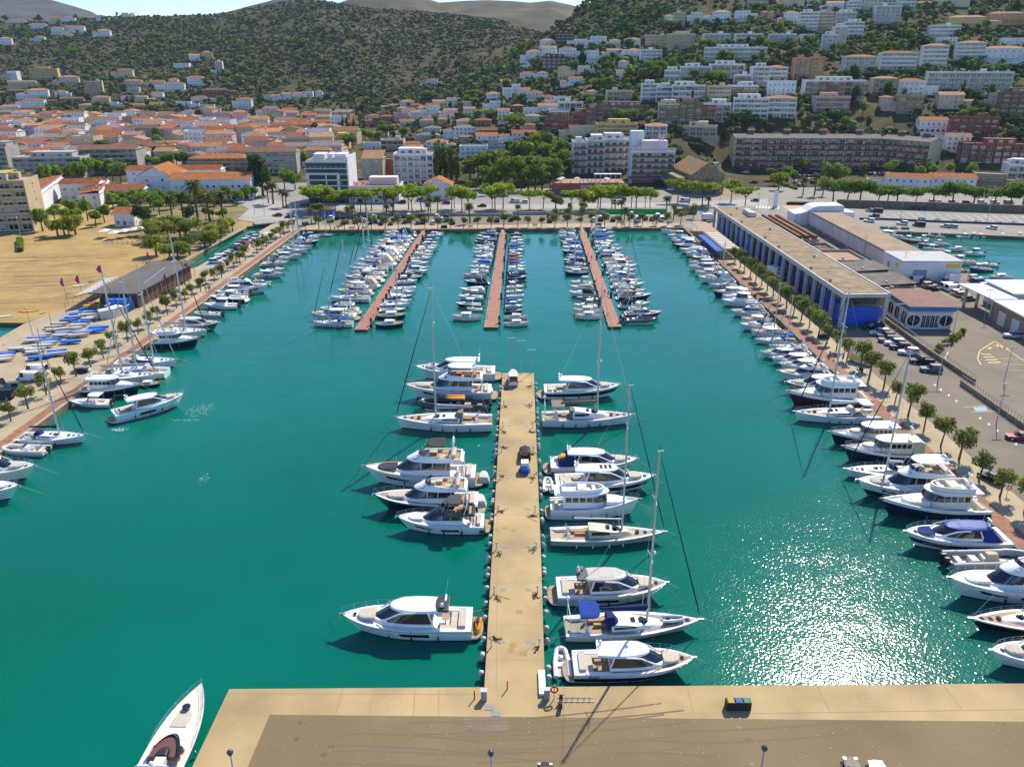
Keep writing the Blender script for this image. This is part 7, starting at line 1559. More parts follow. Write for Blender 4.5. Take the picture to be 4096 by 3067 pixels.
block(o,'end_panel',Lb - 1.2,Lb - 1.0,1.2,Wb - .4,0,4.9,None,U_BLUE); block(o,'end_window',Lb - 2.4,Lb - 2.2,1.4,Wb - .6,5.2,Hb - .9,None,U_GLASS); block(o,'end_column',Lb - .3,Lb + .4,Wb - .6,Wb + .2,0,Hb - .9,CON); block(o,'side_panel',Lb - 9,Lb - 1.2,1.1,1.25,0,4.9,None,U_BLUE)
for i,x in enumerate((14,17,20)): block(o,'roof_unit',x,x + 2.4,Wb - 4,Wb - 1.5,Hb + .1,Hb + 1.6,(.55,.54,.52))
for i in range(9): part('roof_vent',U_BOX,o,(.35,.33,.30),(6 + i * Lb / 9.3,1.2 if i % 3 else 7,Hb + .06),sc=(.5,.5,.7))
block(o,'brown_roof_hall',12,52,Wb,Wb + 11,0,6.6,(.42,.32,.2)); 
for k in range(4): block(o,'tiled_ridge',12,52,Wb + 1.2 + 2.6 * k,Wb + 2.4 + 2.6 * k,6.6,7.8,None,U(M_brownt,'tiled_ridge'))
# low annexes behind it
ann = [(56,66,12,5.0,M_brownt),(68,83,15,5.2,M_terr),(86,97,15,5.4,M_greyt),(101,113,15,5.4,M_greyt)]
for i,(x0,x1,w_,h_,rm) in enumerate(ann):
 sc_ = Lb / 132; ce = Vector((math.cos(rz),math.sin(rz),0)); cn = Vector((-math.sin(rz),math.cos(rz),0)); c0 = Vector((fl_.x,fl_.y,ZQ)) + ce * ((x0 + x1) / 2 * sc_) + cn * (Wb + .8 + w_ / 2)
 a_ = root('annexe',c0,rz,1,f"low {['cream', 'brick-roofed', 'grey-roofed', 'grey-roofed wood-sided'][i]} annexe behind the marina building, {ordinal(4 - i)} from the near end",'building','annexes behind the marina building'); W_ = (x1 - x0) * sc_
 part('wall',U_WALL,a_,(.5,.45,.36),(0,0,0),sc=(W_,w_,h_)); part('roof',roof_mesh('flat' if i < 2 else 'shed',W_,w_,.9,rm),a_,(.45,.38,.28),(0,0,h_)); part('window',U_WIN[0],a_,(.6,.6,.6),(0,-w_ / 2 - .02,1.2),sc=(3,1,1.4)); part('vent',U_BOX,a_,(.5,.5,.5),(W_ * .3,1,h_),sc=(.6,.6,1)); BLD.append((c0.x,c0.y,9))
# --- restaurant with blue band and oval windows
nl2,nr2 = PT('b4',1195,1185,ZQ),PT('b4',1578,1190,ZQ); d = nr2 - nl2; rz2 = math.atan2(d.y,d.x); W2 = d.length
o = root('harbour_restaurant',(nl2.x,nl2.y,ZQ),rz2,1,'white harbour restaurant with blue band, oval windows and brown roof','restaurant'); D2 = 15; h2 = 4.6
block(o,'wall',0,W2,.3,D2,0,h2,(.66,.62,.56)); block(o,'roof',-.4,W2 + .4,-.2,D2 + .3,h2 + 1.0,h2 + 1.2,None,U(mat('red-brown roof',(.23,.115,.09),.95,noise=(.5,.85,1.1,6,1)),'roof')); block(o,'blue_band',-.3,W2 + .3,-.3,.2,h2,h2 + 1.15,None,U(mat('blue fascia',(.03,.16,.38),.6),'blue_band')); block(o,'blue_band',-.3,.1,.2,D2,h2,h2 + 1.15,None,U(mat('blue fascia',(.03,.16,.38),.6),'blue_band'))
b = MB(); n_ = 14; b.add([(.5 * math.cos(6.283 * k / n_),-.04,.5 + .5 * math.sin(6.283 * k / n_)) for k in range(n_)],[tuple(range(n_))],M_glass)
for k in range(n_):
 a0,a1 = 6.283 * k / n_,6.283 * (k + 1) / n_; b.add([(.5 * math.cos(a0),-.08,.5 + .5 * math.sin(a0)),(.6 * math.cos(a0),-.08,.5 + .6 * math.sin(a0)),(.6 * math.cos(a1),-.08,.5 + .6 * math.sin(a1)),(.5 * math.cos(a1),-.08,.5 + .5 * math.sin(a1))],[(0,1,2,3)],M_plain)
b.box(-.03,.03,-.1,-.05,0,1,M_plain); U_OVAL = b.mesh('oval_window')
for fx in (.13,.86): part('oval_window',U_OVAL,o,WHT,(W2 * fx,.3,.7),sc=(3.3,1,2.9))
for i in range(4): part('glass_door',U_WIN[0],o,WHT,(W2 * (.36 + .1 * i),.28,.1),sc=(W2 * .095,1,3.6))
for i in range(3): part('oval_window',U_OVAL,o,WHT,(0,2.4 + i * 4,.7),sc=(3,1,3.4),rz=-math.pi / 2)
block(o,'rear_wing',-1,W2 * .75,D2,D2 + 11,0,5.0,(.60,.48,.24)); block(o,'rear_roof',-1.2,W2 * .76,D2 - .0,D2 + 11.2,5.0,5.3,None,U(mat('red-brown roof',(.23,.115,.09),.95),'rear_roof'))
for i in range(5): part('roof_vent',U_BOX,o,(.45,.35,.25),(1 + (i * 1.9) % 6,D2 + 2 + i * 1.7,5.3),sc=(1,.7,.5))
BLD.append((o.location.x + 8,o.location.y + 10,16))
# --- fish market: long white shed with flat gravel roof, curved head house and near office
f0,f1 = PT('b4',340,292,ZQ),PT('b4',1032,690,ZQ); d = f1 - f0; Lf = d.length; rz3 = math.atan2(d.y,d.x)
o = root('fish_market',(f0.x,f0.y,ZQ),rz3,1,'long white fish market shed with gravel roof beside the fishing boats','building'); Wf,hf = 12.5,5.4; BLD.append(((f0.x + f1.x) / 2,(f0.y + f1.y) / 2,26))
block(o,'wall',0,Lf,0,Wf,0,hf,(.60,.55,.53)); block(o,'roof',.2,Lf - .1,.3,Wf - .2,hf,hf + .1,None,U(mat('brown gravel roof',(.30,.21,.125),.95,noise=(.2,.8,1.15,8,1)),'roof')); block(o,'roof_edge',-.2,Lf,-.3,.3,hf,hf + .35,(.12,.11,.10))
for i in range(10): block(o,'pilaster',Lf * (i + .5) / 10 - .2,Lf * (i + .5) / 10 + .2,-.16,0,0,hf,(.64,.60,.58))
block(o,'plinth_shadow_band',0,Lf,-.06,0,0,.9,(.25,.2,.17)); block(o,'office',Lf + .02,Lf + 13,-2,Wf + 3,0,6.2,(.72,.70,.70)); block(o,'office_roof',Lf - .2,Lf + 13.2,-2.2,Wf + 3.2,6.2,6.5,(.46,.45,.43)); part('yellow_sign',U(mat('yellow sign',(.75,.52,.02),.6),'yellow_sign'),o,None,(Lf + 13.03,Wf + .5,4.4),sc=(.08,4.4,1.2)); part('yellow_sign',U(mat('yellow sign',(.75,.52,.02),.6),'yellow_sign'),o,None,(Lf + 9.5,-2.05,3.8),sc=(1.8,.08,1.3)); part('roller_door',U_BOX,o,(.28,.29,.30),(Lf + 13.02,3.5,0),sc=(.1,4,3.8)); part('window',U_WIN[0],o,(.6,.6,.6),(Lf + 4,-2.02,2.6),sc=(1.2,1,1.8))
b = MB(); prof = [(0,0),(0,5.6),(2.5,6.0),(5,7.0),(7,8.8),(9,9.6),(19,9.8),(19.5,9.4),(19.5,6.6),(24,6.4),(24,0)]
b.rings([[(-9,y,z) for y,z in prof],[(0,y,z) for y,z in prof]],M_plas,True,False,False); b.add([(0,y,z) for y,z in prof],[tuple(range(len(prof)))],M_plas); b.add([(-9,y,z) for y,z in prof],[tuple(reversed(range(len(prof))))],M_plas)
hh_ = part('head_house',b.mesh('head_house'),o,(.70,.68,.68),(-.6,-5.5,0),sc=(1,1,.8))
# --- white roofed sheds and brick store at the right edge
for lab,t,u0,v0,u1,v1,D_,h_,col,rk in (('white ribbed-roof shed at the right edge by the fishing harbour','b4',2090,1062,2600,1064,13,5.5,(.62,.60,.58),'w'),('white canopy roof on a concrete post beside the shed','b4',1905,1100,2085,1098,14,5.2,(.5,.48,.45),'c'),('brick store with white metal roof at the right edge','b4',1925,1110,2350,1355,20,5.0,(.30,.21,.14),'w')):
 a_,c_ = PT(t,u0,v0,ZQ),PT(t,u1,v1,ZQ); d = c_ - a_; o = root('harbour_shed',a_,math.atan2(d.y,d.x),1,lab,'shed'); L_ = d.length; BLD.append((a_.x + L_ / 2,a_.y + 8,L_ * .6))
 if rk == 'c':
  for x in (1,L_ - 1):
   for y in (1,D_ - 1): block(o,'post',x - .3,x + .3,y - .3,y + .3,0,h_,(.5,.46,.4))
 else:
  block(o,'wall',0,L_,0,D_,0,h_,col)
  for i in range(3): part('door',U_BOX,o,(.55,.55,.55),(L_ * (.2 + .28 * i),-.05,0),sc=(3.2,.1,3.4))
 b = MB(); b.box(-.6,L_ + .6,-.6,D_ + .6,h_,h_ + .25,mat('white metal roof',(.74,.74,.74),.4))
 for i in range(int(D_ / .9)): b.box(-.6,L_ + .6,-.55 + i * .9,-.45 + i * .9,h_ + .25,h_ + .33,mat('white metal roof',(.74,.74,.74),.4))
 rr = part('roof',b.mesh('roof'),o)
# --- beach club with flat grey canopy roof
qs = [PT('b1',u,v,ZQ + 4.6) for u,v in ((770,875),(1175,878),(1695,600),(1320,596))]
o = root('beach_club',(qs[0].x,qs[0].y,ZQ),0,1,'beach club pavilion with wide flat grey roof on the left','pavilion'); rel = [(p.x - qs[0].x,p.y - qs[0].y) for p in qs]; BLD.append((qs[0].x + 12,qs[0].y + 15,24))
b = MB(); b.prism(rel,4.3,4.6,M_plain,mat('grey club roof',(.105,.092,.078),.9,noise=(.12,.8,1.2,8,1))); part('roof',b.mesh('roof'),o,(.12,.11,.10))
rv = [Vector((*p,0)) for p in rel]; cen = sum(rv,Vector()) / 4
b = MB(); ins = [cen + (p - cen) * .86 for p in rv]; b.prism([p.xy for p in ins],0,4.3,mat('brown timber wall',(.10,.06,.04),.8,noise=(1,.8,1.2))); part('wall',b.mesh('wall'),o)
b = MB()
for i in range(14):
 p = rv[1].lerp(rv[2],(i + .5) / 14) + (cen - rv[1].lerp(rv[2],.5)).normalized() * .5; b.tube([(p.x,p.y,0),(p.x,p.y,4.3)],.09,5,M_teak)
part('roof_post',b.mesh('roof_post'),o)['kind'] = 'stuff'
b = MB(); m0,m1 = rv[0].lerp(rv[1],.8).lerp(rv[3].lerp(rv[2],.8),.25),rv[0].lerp(rv[1],.6).lerp(rv[3].lerp(rv[2],.6),.75); b.tube([(*m0.xy,4.75),(*m1.xy,4.75)],.12,6,M_chrome); part('roof_pipe',b.mesh('roof_pipe'),o)
cv = [PT('b1',u,v,ZQ + 3.4) for u,v in ((620,905),(780,880),(1020,742),(880,752))]
oc = root('canvas_awning',(cv[0].x,cv[0].y,ZQ),0,1,'white canvas awning along the beach side of the pavilion','awning'); b = MB(); N_ = 8
for i in range(N_):
 def at(fu,fv,dz): p = cv[0].lerp(cv[3],fv).lerp(cv[1].lerp(cv[2],fv),fu); return (p.x - cv[0].x,p.y - cv[0].y,3.3 + dz)
 t0,t1 = i / N_,(i + 1) / N_; tm = (t0 + t1) / 2
 b.add([at(0,t0,0),at(1,t0,.6),at(1,tm,.2),at(0,tm,-.45),at(0,t1,0),at(1,t1,.6)],[(0,1,2,3),(3,2,5,4)],M_cloth)
part('canopy',b.mesh('canopy'),oc,(.62,.58,.52)); b = MB()
for i in range(5): x = at(0,i / 4,0); b.tube([(x[0],x[1],0),x],.07,5,M_chrome)
part('awning_post',b.mesh('awning_post'),oc)
# blue container and white cabins
def cuboid(name,label,cat,t,u0,v0,u1,v1,D_,h_,col,ribs=False,m=None):
 a_,c_ = PT(t,u0,v0,ZQ),PT(t,u1,v1,ZQ); d = c_ - a_; L_ = d.length; o = root(name,a_,math.atan2(d.y,d.x),1,label,cat); b = MB(); b.box(0,L_,0,D_,0,h_,M_paint); part('body',b.mesh('body'),o,col)
 b = MB()
 for i in range(int(L_ / .6)): b.box(.2 + i * .6,.45 + i * .6,-.05,0,.2,h_ - .2,M_paint)
 part('ribbed_side',b.mesh('ribbed_side'),o,col); b = MB(); b.box(-.05,L_ + .05,-.06,D_ + .05,h_,h_ + .08,M_paint); part('roof',b.mesh('roof'),o,tuple(min(v * 1.1,1) for v in col)); part('door',U_BOX,o,tuple(v * .8 for v in col),(L_ + .02,D_ / 2,.1),sc=(.06,D_ * .8,h_ - .3)); return o
cuboid('shipping_container','bright blue shipping container beside the beach club','container','b1',935,1040,1105,1040,5.5,3.4,(.03,.20,.62))
cuboid('site_cabin','white cabin in front of the blue container','cabin','b1',985,1090,1080,1060,2.6,2.3,(.68,.66,.62))
cuboid('site_cabin','grey open-ended cabin beside the dinghy racks','cabin','b1',875,1110,985,1090,2.6,2.2,(.5,.48,.44))
# beach restaurant
o,W_ = tiled('small white beach restaurant with orange tiled roof',458,535,905,5,9,'gable','O',.1,3,1,name='beach_restaurant')
o = root('restaurant_terrace',P(490,960,ZQ),0,1,'white canvas terrace canopies in front of the beach restaurant','terrace'); s_ = scale_at(P(490,960,ZQ))
for i,(u0,u1,v) in enumerate(((405,440,948),(443,480,955),(484,520,948),(523,556,942),(556,578,940))): 
 p = P((u0 + u1) / 2,v,ZQ) - o.location; b = MB(); w = (u1 - u0) * s_ / 2; b.rings([[(-w,-2.5,2.4),(w,-2.5,2.4),(w,2.5,2.4),(-w,2.5,2.4)],[(-.3,-.3,3.1),(.3,-.3,3.1),(.3,.3,3.1),(-.3,.3,3.1)]],M_cloth,True,False,True)
 for sx in (-w,w): b.tube([(sx * .95,-2.4,0),(sx * .95,-2.4,2.4)],.05,4,M_chrome)
 part('canvas_canopy',b.mesh('canvas_canopy'),o,(.64,.62,.58),tuple(p))
for i in range(6):
 p = P(440 + 20 * i,972,ZQ) - o.location; b = MB(); b.box(-.4,.4,-.4,.4,.7,.75,M_plain); b.box(-.05,.05,-.05,.05,0,.7,M_plain)
 for sx in (-.8,.8): b.box(sx - .2,sx + .2,-.2,.2,.4,.45,M_plain); b.box(sx - .2 if sx < 0 else sx + .15,sx - .15 if sx < 0 else sx + .2,-.2,.2,0,.9,M_plain)
 part('table_set',b.mesh('table_set'),o,(.4,.36,.3),tuple(p))
# pergola on the right promenade: bare frame, then slatted blinds over tables
pa,pb = PT('b3',1560,330,ZQ),PT('b3',1840,575,ZQ); d = pb - pa; Lp = d.length
o = root('promenade_pergola',pa,math.atan2(d.y,d.x),1,'long slatted pergola over cafe tables on the right promenade','pergola'); b = MB()
for i in range(13):
 x = Lp * i / 12
 for y in (-.5,4.8): b.tube([(x,y,0),(x,y,2.9)],.06,4,M_plain)
 b.box(x - .06,x + .06,-.6,4.9,2.9,3.05,M_plain)
for y in (-.5,2.1,4.8): b.box(0,Lp,y - .06,y + .06,3.05,3.17,M_plain)
part('frame',b.mesh('frame'),o,(.62,.58,.52))
for i in range(12):
 b = MB(); x0 = Lp * i / 12 + .25; b.box(x0,x0 + Lp / 12 - .5,-.3,4.6,3.2,3.25,M_cloth); part('blind',b.mesh('blind'),o,(.50,.45,.38) if i > 4 else (.42,.30,.2))
for i in range(10):
 b = MB(); x = Lp * (.48 + .05 * i); b.box(x - .4,x + .4,-2.6,-1.8,.72,.77,M_plain); b.tube([(x,-2.2,0),(x,-2.2,.72)],.05,5,M_chrome)
 for dx in (-.75,.75): b.box(x + dx - .2,x + dx + .2,-2.4,-2.0,.42,.47,M_plain); b.box(x + dx * 1.25 - .03,x + dx * 1.25 + .03,-2.4,-2.0,0,.9,M_plain)
 part('table_set',b.mesh('table_set'),o,(.03,.12,.42))
b = MB(); b.box(Lp * .45,Lp,-3.2,-.6,2.5,2.56,M_cloth); part('blue_awning',b.mesh('blue_awning'),o,(.04,.12,.42))
# ------------------------------------------------------------------ vegetation
def leaf_mat(name,c,isl=.45):
 if name in MATS: return MATS[name]
 m = mat(name,c,.75,spec=.15,jitter=.16,island=isl); n,l = m.node_tree.nodes,m.node_tree.links
 b_ = n['Principled BSDF']; t = n.new('ShaderNodeBsdfTranslucent'); mx = n.new('ShaderNodeMixShader'); mx.inputs[0].default_value = .45
 g = n.new('ShaderNodeMix'); g.data_type = 'RGBA'; g.blend_type = 'MULTIPLY'; g.inputs[0].default_value = 1; g.inputs[7].default_value = (1.5,1.45,.7,1)
 l.new(b_.inputs['Base Color'].links[0].from_socket,g.inputs[6]); l.new(g.outputs[2],t.inputs[0]); l.new(b_.outputs[0],mx.inputs[1]); l.new(t.outputs[0],mx.inputs[2]); l.new(mx.outputs[0],n['Material Output'].inputs[0]); return m
L_TAM,L_PLANE,L_FLAT,L_PINE,L_APINE,L_CYP,L_POP,L_PALM,L_DARK,L_OLIVE = [leaf_mat(n,c) for n,c in (('tamarisk leaf',(.17,.20,.05)),('plane leaf',(.17,.25,.03)),('yellow green leaf',(.22,.29,.02)),('stone pine needle',(.12,.19,.024)),('aleppo pine needle',(.15,.20,.03)),('cypress needle',(.022,.040,.016)),('poplar leaf',(.11,.145,.03)),('palm frond',(.12,.13,.035)),('dark leaf',(.06,.11,.024)),('olive leaf',(.14,.155,.055)))]
M_bark = mat('bark',(.14,.095,.06),.95,noise=(3,.7,1.2)); M_bark2 = mat('reddish bark',(.17,.085,.05),.95,noise=(3,.7,1.2))
def leaves(blobs,n,size,m,seed,up=.3,flat=1.0):
 """crown: leaf-sized quads through clumps (centre, radii) - denser at their outside"""
 R = np.random.default_rng(seed); w = np.array([b_[1][0] * b_[1][1] for b_ in blobs]); idx = R.choice(len(blobs),n,p=w / w.sum())
 c = np.array([b_[0] for b_ in blobs])[idx]; r = np.array([b_[1] for b_ in blobs])[idx]
 d = R.normal(size=(n,3)); d /= np.linalg.norm(d,axis=1)[:,None]
 rad = R.uniform(.55,1.08,(n,1)); p = c + d * r * rad
 nn = d + R.normal(scale=.55,size=(n,3)); nn[:,2] += up; nn /= np.linalg.norm(nn,axis=1)[:,None]
 t = np.cross(nn,R.normal(size=(n,3))); t /= np.linalg.norm(t,axis=1)[:,None]; bt = np.cross(nn,t)
 s = size * R.uniform(.6,1.4,(n,1)); s2 = s * R.uniform(.45,.9,(n,1))
 v = np.stack([p - t * s,p - bt * s2 * .8,p + t * s,p + bt * s2],1).reshape(-1,3)
 me = bpy.data.meshes.new('crown'); me.from_pydata(v.tolist(),[],np.arange(n * 4).reshape(-1,4).tolist()); me.materials.append(m); me.update(); return me
def trunk(h,r,m=None,limbs=(),bend=0.0):
 b = MB(); b.tube([(0,0,-.5),(bend * .3,0,h * .5),(bend,0,h)],r,6,m or M_bark,True,[r * 1.25,r,r * .7])
 for e in limbs: b.tube([(bend * .8,0,h * .85),tuple(np.array(e) * .6 + np.array((bend,0,h)) * .4),e],r * .5,5,m or M_bark,True,[r * .6,r * .4,r * .2])
 return b.mesh('trunk',60)
TREES = {}
def tree_proto(kind,var):
 k = (kind,var)
 if k in TREES: return TREES[k]
 R = random.Random(hash(kind) % 1000 if False else sum(map(ord,kind)) * 7 + var); u = R.uniform
 if kind == 'tam':
  bl = [((u(-1.0,1.0),u(-.9,.9),3.5 + u(-.7,.7)),(u(.5,1.0),u(.5,1.0),u(.5,.95))) for _ in range(9)]; cr = leaves(bl,1050,.18,L_TAM,var,.5); tr = trunk(2.9,.13,limbs=[(u(-1,1),u(-1,1),3.9) for _ in range(4)],bend=u(-.3,.3))
 elif kind == 'tamb':
  bl = [((u(-2.4,2.4),u(-2,2),3.6 + u(-1,1)),(u(1.0,1.7),u(1.0,1.7),u(.8,1.3))) for _ in range(10)]; cr = leaves(bl,1500,.28,L_OLIVE if var == 2 else leaf_mat('broad tamarisk leaf',(.22,.255,.04)),var,.5); tr = trunk(2.4,.25,limbs=[(u(-2,2),u(-2,2),3.6) for _ in range(5)])
 elif kind == 'plane':
  bl = [((u(-2,2),u(-2,2),5.6 + u(-1.3,1.4)),(u(1.3,2),u(1.3,2),u(1.1,1.7))) for _ in range(9)]; cr = leaves(bl,1100,.42,L_PLANE,var); tr = trunk(4,.25,limbs=[(u(-2,2),u(-2,2),5.6) for _ in range(4)])
 elif kind == 'dark':
  bl = [((u(-1.8,1.8),u(-1.8,1.8),6.5 + u(-3,2.6)),(u(1.5,2.3),u(1.5,2.3),u(1.4,2.2))) for _ in range(10)]; cr = leaves(bl,1200,.48,L_DARK,var); tr = trunk(4,.3)
 elif kind == 'flat':
  bl = [((u(-3,3),u(-2.6,2.6),6.2 + u(-.5,.9)),(u(1.3,2.1),u(1.3,2.1),u(.55,.95))) for _ in range(10)]; cr = leaves(bl,1100,.36,L_FLAT,var,.9); tr = trunk(4.2,.17,limbs=[(u(-2.4,2.4),u(-2.2,2.2),6) for _ in range(6)])
 elif kind == 'pine':
  bl = [((u(-4,4),u(-4,4),6.6 + u(-1.0,1.2)),(u(2,3),u(2,3),u(1.2,1.9))) for _ in range(14)]; cr = leaves(bl,1800,.46,L_PINE,var,.8); tr = trunk(4.6,.3,M_bark2,[(u(-2.4,2.4),u(-2.4,2.4),7.2) for _ in range(6)],u(-.5,.5))
 elif kind == 'apine':
  bl = [((u(-1.9,1.9),u(-1.9,1.9),6.4 + u(-2.6,2.6)),(u(1.3,2.1),u(1.3,2.1),u(1,1.6))) for _ in range(11)]; cr = leaves(bl,900,.45,L_APINE,var,.5); tr = trunk(5,.28,M_bark2)
 elif kind == 'cyp':
  bl = [((0,0,1.4 + i * 1.3),((.95 - .1 * i) * u(.9,1.1),(.95 - .1 * i) * u(.9,1.1),1.1)) for i in range(7)]; cr = leaves(bl,520,.3,L_CYP,var); tr = trunk(1.5,.16)
 elif kind == 'pop':
  bl = [((u(-.5,.5),u(-.5,.5),3 + i * 1.7),(1.7 - abs(i - 2.5) * .28,1.7 - abs(i - 2.5) * .28,1.8)) for i in range(8)]; cr = leaves(bl,1000,.42,L_POP,var); tr = trunk(4,.26)
 elif kind == 'palm':
  R2 = R; b = MB(); m = L_PALM
  for i in range(30):
   a = i * 2.4; e = 1.05 - (i / 30) * 1.75; L_ = 2.2; pts = []; 
   for j in range(6): t = j / 5; pts.append((math.cos(a) * L_ * t * math.cos(e * (1 - .35 * t)),math.sin(a) * L_ * t * math.cos(e * (1 - .35 * t)),6.6 + L_ * t * math.sin(e) - 1.1 * t * t))
   sd = Vector((-math.sin(a),math.cos(a),0)); ww = [.06,.28,.36,.32,.2,.02]
   vs = []
   for j in range(6): p = Vector(pts[j]); vs += [p + sd * ww[j] - Vector((0,0,ww[j] * .6)),p,p - sd * ww[j] - Vector((0,0,ww[j] * .6))]
   b.add(vs,[f for j in range(5) for f in ((j * 3,j * 3 + 1,j * 3 + 4,j * 3 + 3),(j * 3 + 1,j * 3 + 2,j * 3 + 5,j * 3 + 4))],m)
  cr = b.mesh('crown'); tr = trunk(6.6,.24,M_bark,bend=0)
 else:   # round bush
  bl = [((u(-.7,.7),u(-.7,.7),.8 + u(-.2,.5)),(u(.6,1.0),u(.6,1.0),u(.5,.9))) for _ in range(6)]; cr = leaves(bl,360,.22,L_PLANE if var else L_DARK,var); tr = trunk(.6,.1)
 TREES[k] = (tr,cr); return TREES[k]
TN = {'tam': ('tamarisk_tree','small clipped tamarisk'),'tamb': ('tamarisk_tree','broad tamarisk'),'plane': ('plane_tree','leafy green plane tree'),'dark': ('evergreen_tree','dense dark evergreen'),'flat': ('shade_tree','yellow-green flat-crowned tree'),'pine': ('stone_pine','umbrella pine'),'apine': ('pine_tree','olive-green pine'),'cyp': ('cypress_tree','dark slim cypress'),'pop': ('poplar_tree','tall poplar'),'palm': ('palm_tree','palm tree'),'bush': ('shrub','rounded shrub')}
TH0 = {'tam': 4.5,'tamb': 5.2,'plane': 8.2,'dark': 10,'flat': 7.6,'pine': 9,'apine': 10,'cyp': 10,'pop': 16,'palm': 8,'bush': 2}
def tree(p,kind,h,where,key,group):
 nm,ds = TN[kind]; s_ = h / TH0[kind]; tr,cr = tree_proto(kind,rnd.randrange(5))
 o = root(nm,p,rnd.uniform(0,6.28),(s_ * rnd.uniform(.8,1.2),s_ * rnd.uniform(.8,1.2),s_),None,'shrub' if kind == 'bush' else 'tree',group)
 o.rotation_euler[0] = rnd.uniform(-.07,.07); part('trunk',tr,o); part('crown',cr,o); later(o,ds,where,key,'from the left'); return o
def trees(t,pts,kind,h,where,group,jit=.19,bykey=None):
 for i,(u,v) in enumerate(pts):
  x,y = q(t,u,v); p = G(x,y) if y < 905 else P(x,y,ZQ); p.z -= .05
  o = tree(p,kind,h * rnd.uniform(1 - jit,1 + jit),where,x if bykey is None else bykey(x,y),group)
def xy(s): return [tuple(map(float,e.split())) for e in s.split(',')]
g = 'clipped tamarisks along the right promenade'
trees('b3',[((x / 2.458 + 652) * TSC,(y / 2.458 + 13) * TSC) for x,y in xy('590 660,640 712,680 745,740 792,795 848,850 892,905 945,965 993,1035 1045,1095 1110,1165 1168,1240 1232,1320 1302,1410 1378,1495 1462')],'tam',5.4,'in front of the marina building',g)
trees('b4',xy('590 1372,680 1450,795 1520,870 1622,1000 1690'),'tam',5.4,'beside the car park end of the marina building',g); trees('c4',xy('1095 165,1210 278,1345 405,1490 540,1650 655,1820 838,2000 980,2215 1120'),'tam',5.6,'on the near right promenade',g)
g = 'clipped tamarisks along the left promenade'
trees('b1',xy('2120 590,2075 632,2020 668,1965 690,1915 742,1855 782,1782 800,1735 865,1660 908,1600 958,1525 1006,1450 1062,1370 1116,1285 1172,1195 1232,1105 1296,995 1356,895 1438,785 1512,660 1594,530 1658'),'tam',4.6,'along the left promenade by the beach club',g); trees('c1',xy('400 100,245 218,95 326'),'tam',4.8,'at the near end of the left promenade',g); trees('b2',xy('130 455,90 482,50 512,12 540,172 425,210 400,245 380,290 350,322 335,430 345'),'tam',4.8,'at the far end of the left promenade',g)
g = 'clipped tamarisks along the far quay'
trees('b2',xy('545 325,645 332,768 330,885 326,998 326,1115 322,1230 320,1340 318,1460 320,1570 318,1680 318,1795 316,1915 318,2030 310,2140 302'),'tam',4.9,'on the far quay, left half',g); trees('b3',xy('50 307,140 306,255 306,370 305,480 302,595 300,690 300,800 298,905 297,1015 296,1125 293,1240 292,1345 290,1455 287'),'tam',4.9,'on the far quay, right half',g); trees('b3',xy('375 245,488 240,605 235,620 195,500 190,1565 235'),'tam',5.2,'inside the far car park',g)
g = 'flat-crowned trees along the avenue'
trees('b2',xy('470 150,510 165,600 165,690 185,790 180,950 190,1000 168,1130 175,1190 185,850 165,640 185,560 185'),'flat',9.6,'in front of the glass hotel',g); trees('b2',xy('1320 155,1350 178,1430 172,1490 158,1690 165,1715 150,1780 168,1835 172,2040 152,2065 162,2135 150'),'flat',9.4,'on the middle of the avenue',g); trees('b3',xy('150 152,270 148,510 150,740 142,760 155,860 162,890 150,1030 145,1070 158,1150 142,1190 150'),'flat',9.4,'in front of the pool terrace',g); trees('b3',xy('1430 98,1530 104,1640 122,1700 112,1890 98,2010 140'),'flat',9.4,'near the stone warehouse',g); trees('b3',xy('375 165,620 158'),'tamb',8.5,'in front of the pool terrace',g)
g = 'palms around the far car park'
trees('b2',xy('480 282,515 268,560 262,800 282,835 262,1180 218,1130 258,1490 245,1510 200,1570 182,1850 272,905 205'),'palm',7.5,'around the left car park',g); trees('b3',xy('50 235,945 218,968 252,1330 202,1392 248,1690 168'),'palm',7.5,'around the right car park',g); trees('t4',xy('300 1690,400 1690,470 1690'),'palm',11,'at the roundabout',g); trees('b2',xy('110 100,235 135,265 140,150 110'),'palm',10,'near the roundabout by the canal',g)
trees('b1',xy('1500 292,1590 262,1712 245,1815 262,1928 245'),'palm',15,'behind the canal garden','tall palms by the beach garden')
g = 'trees behind the beach'
trees('b1',xy('370 338,290 320,560 285,690 290,830 300,905 268,480 260,760 250,620 235'),'plane',8,'in front of the terraced beach houses',g); trees('b1',xy('1080 180,1180 150,1300 130,980 150,1010 100,1130 110,1440 120,1500 150,1560 110,1640 140,1700 120,1760 90,1820 110,1380 120,1250 90,1850 150,1330 170,1380 195,1060 130,1220 110,2050 115,1980 90,1900 120,2120 90,2180 70'),'plane',7.5,'in front of the orange-roofed school',g); trees('b1',xy('1780 240,1840 235,1900 240,1950 232'),'plane',4.5,'clipped low beside the palms',g); trees('b1',xy('1250 320,1640 285'),'dark',9,'beside the beach restaurant',g); trees('b1',xy('500 378,600 384,655 366,560 380'),'tamb',6,'on the sand edge',g); trees('b1',xy('1300 440,1350 420,1410 405,1350 545,1300 380,1450 385,1560 405,1610 390,1380 340'),'tamb',6.5,'beside the beach restaurant',g); trees('b1',xy('1470 590,1540 595,1640 545,1720 340,1770 485,1860 430,1905 400,1815 462,2010 342,1950 380'),'tamb',5.5,'along the canal bank',g)
g = 'plane trees in the town'
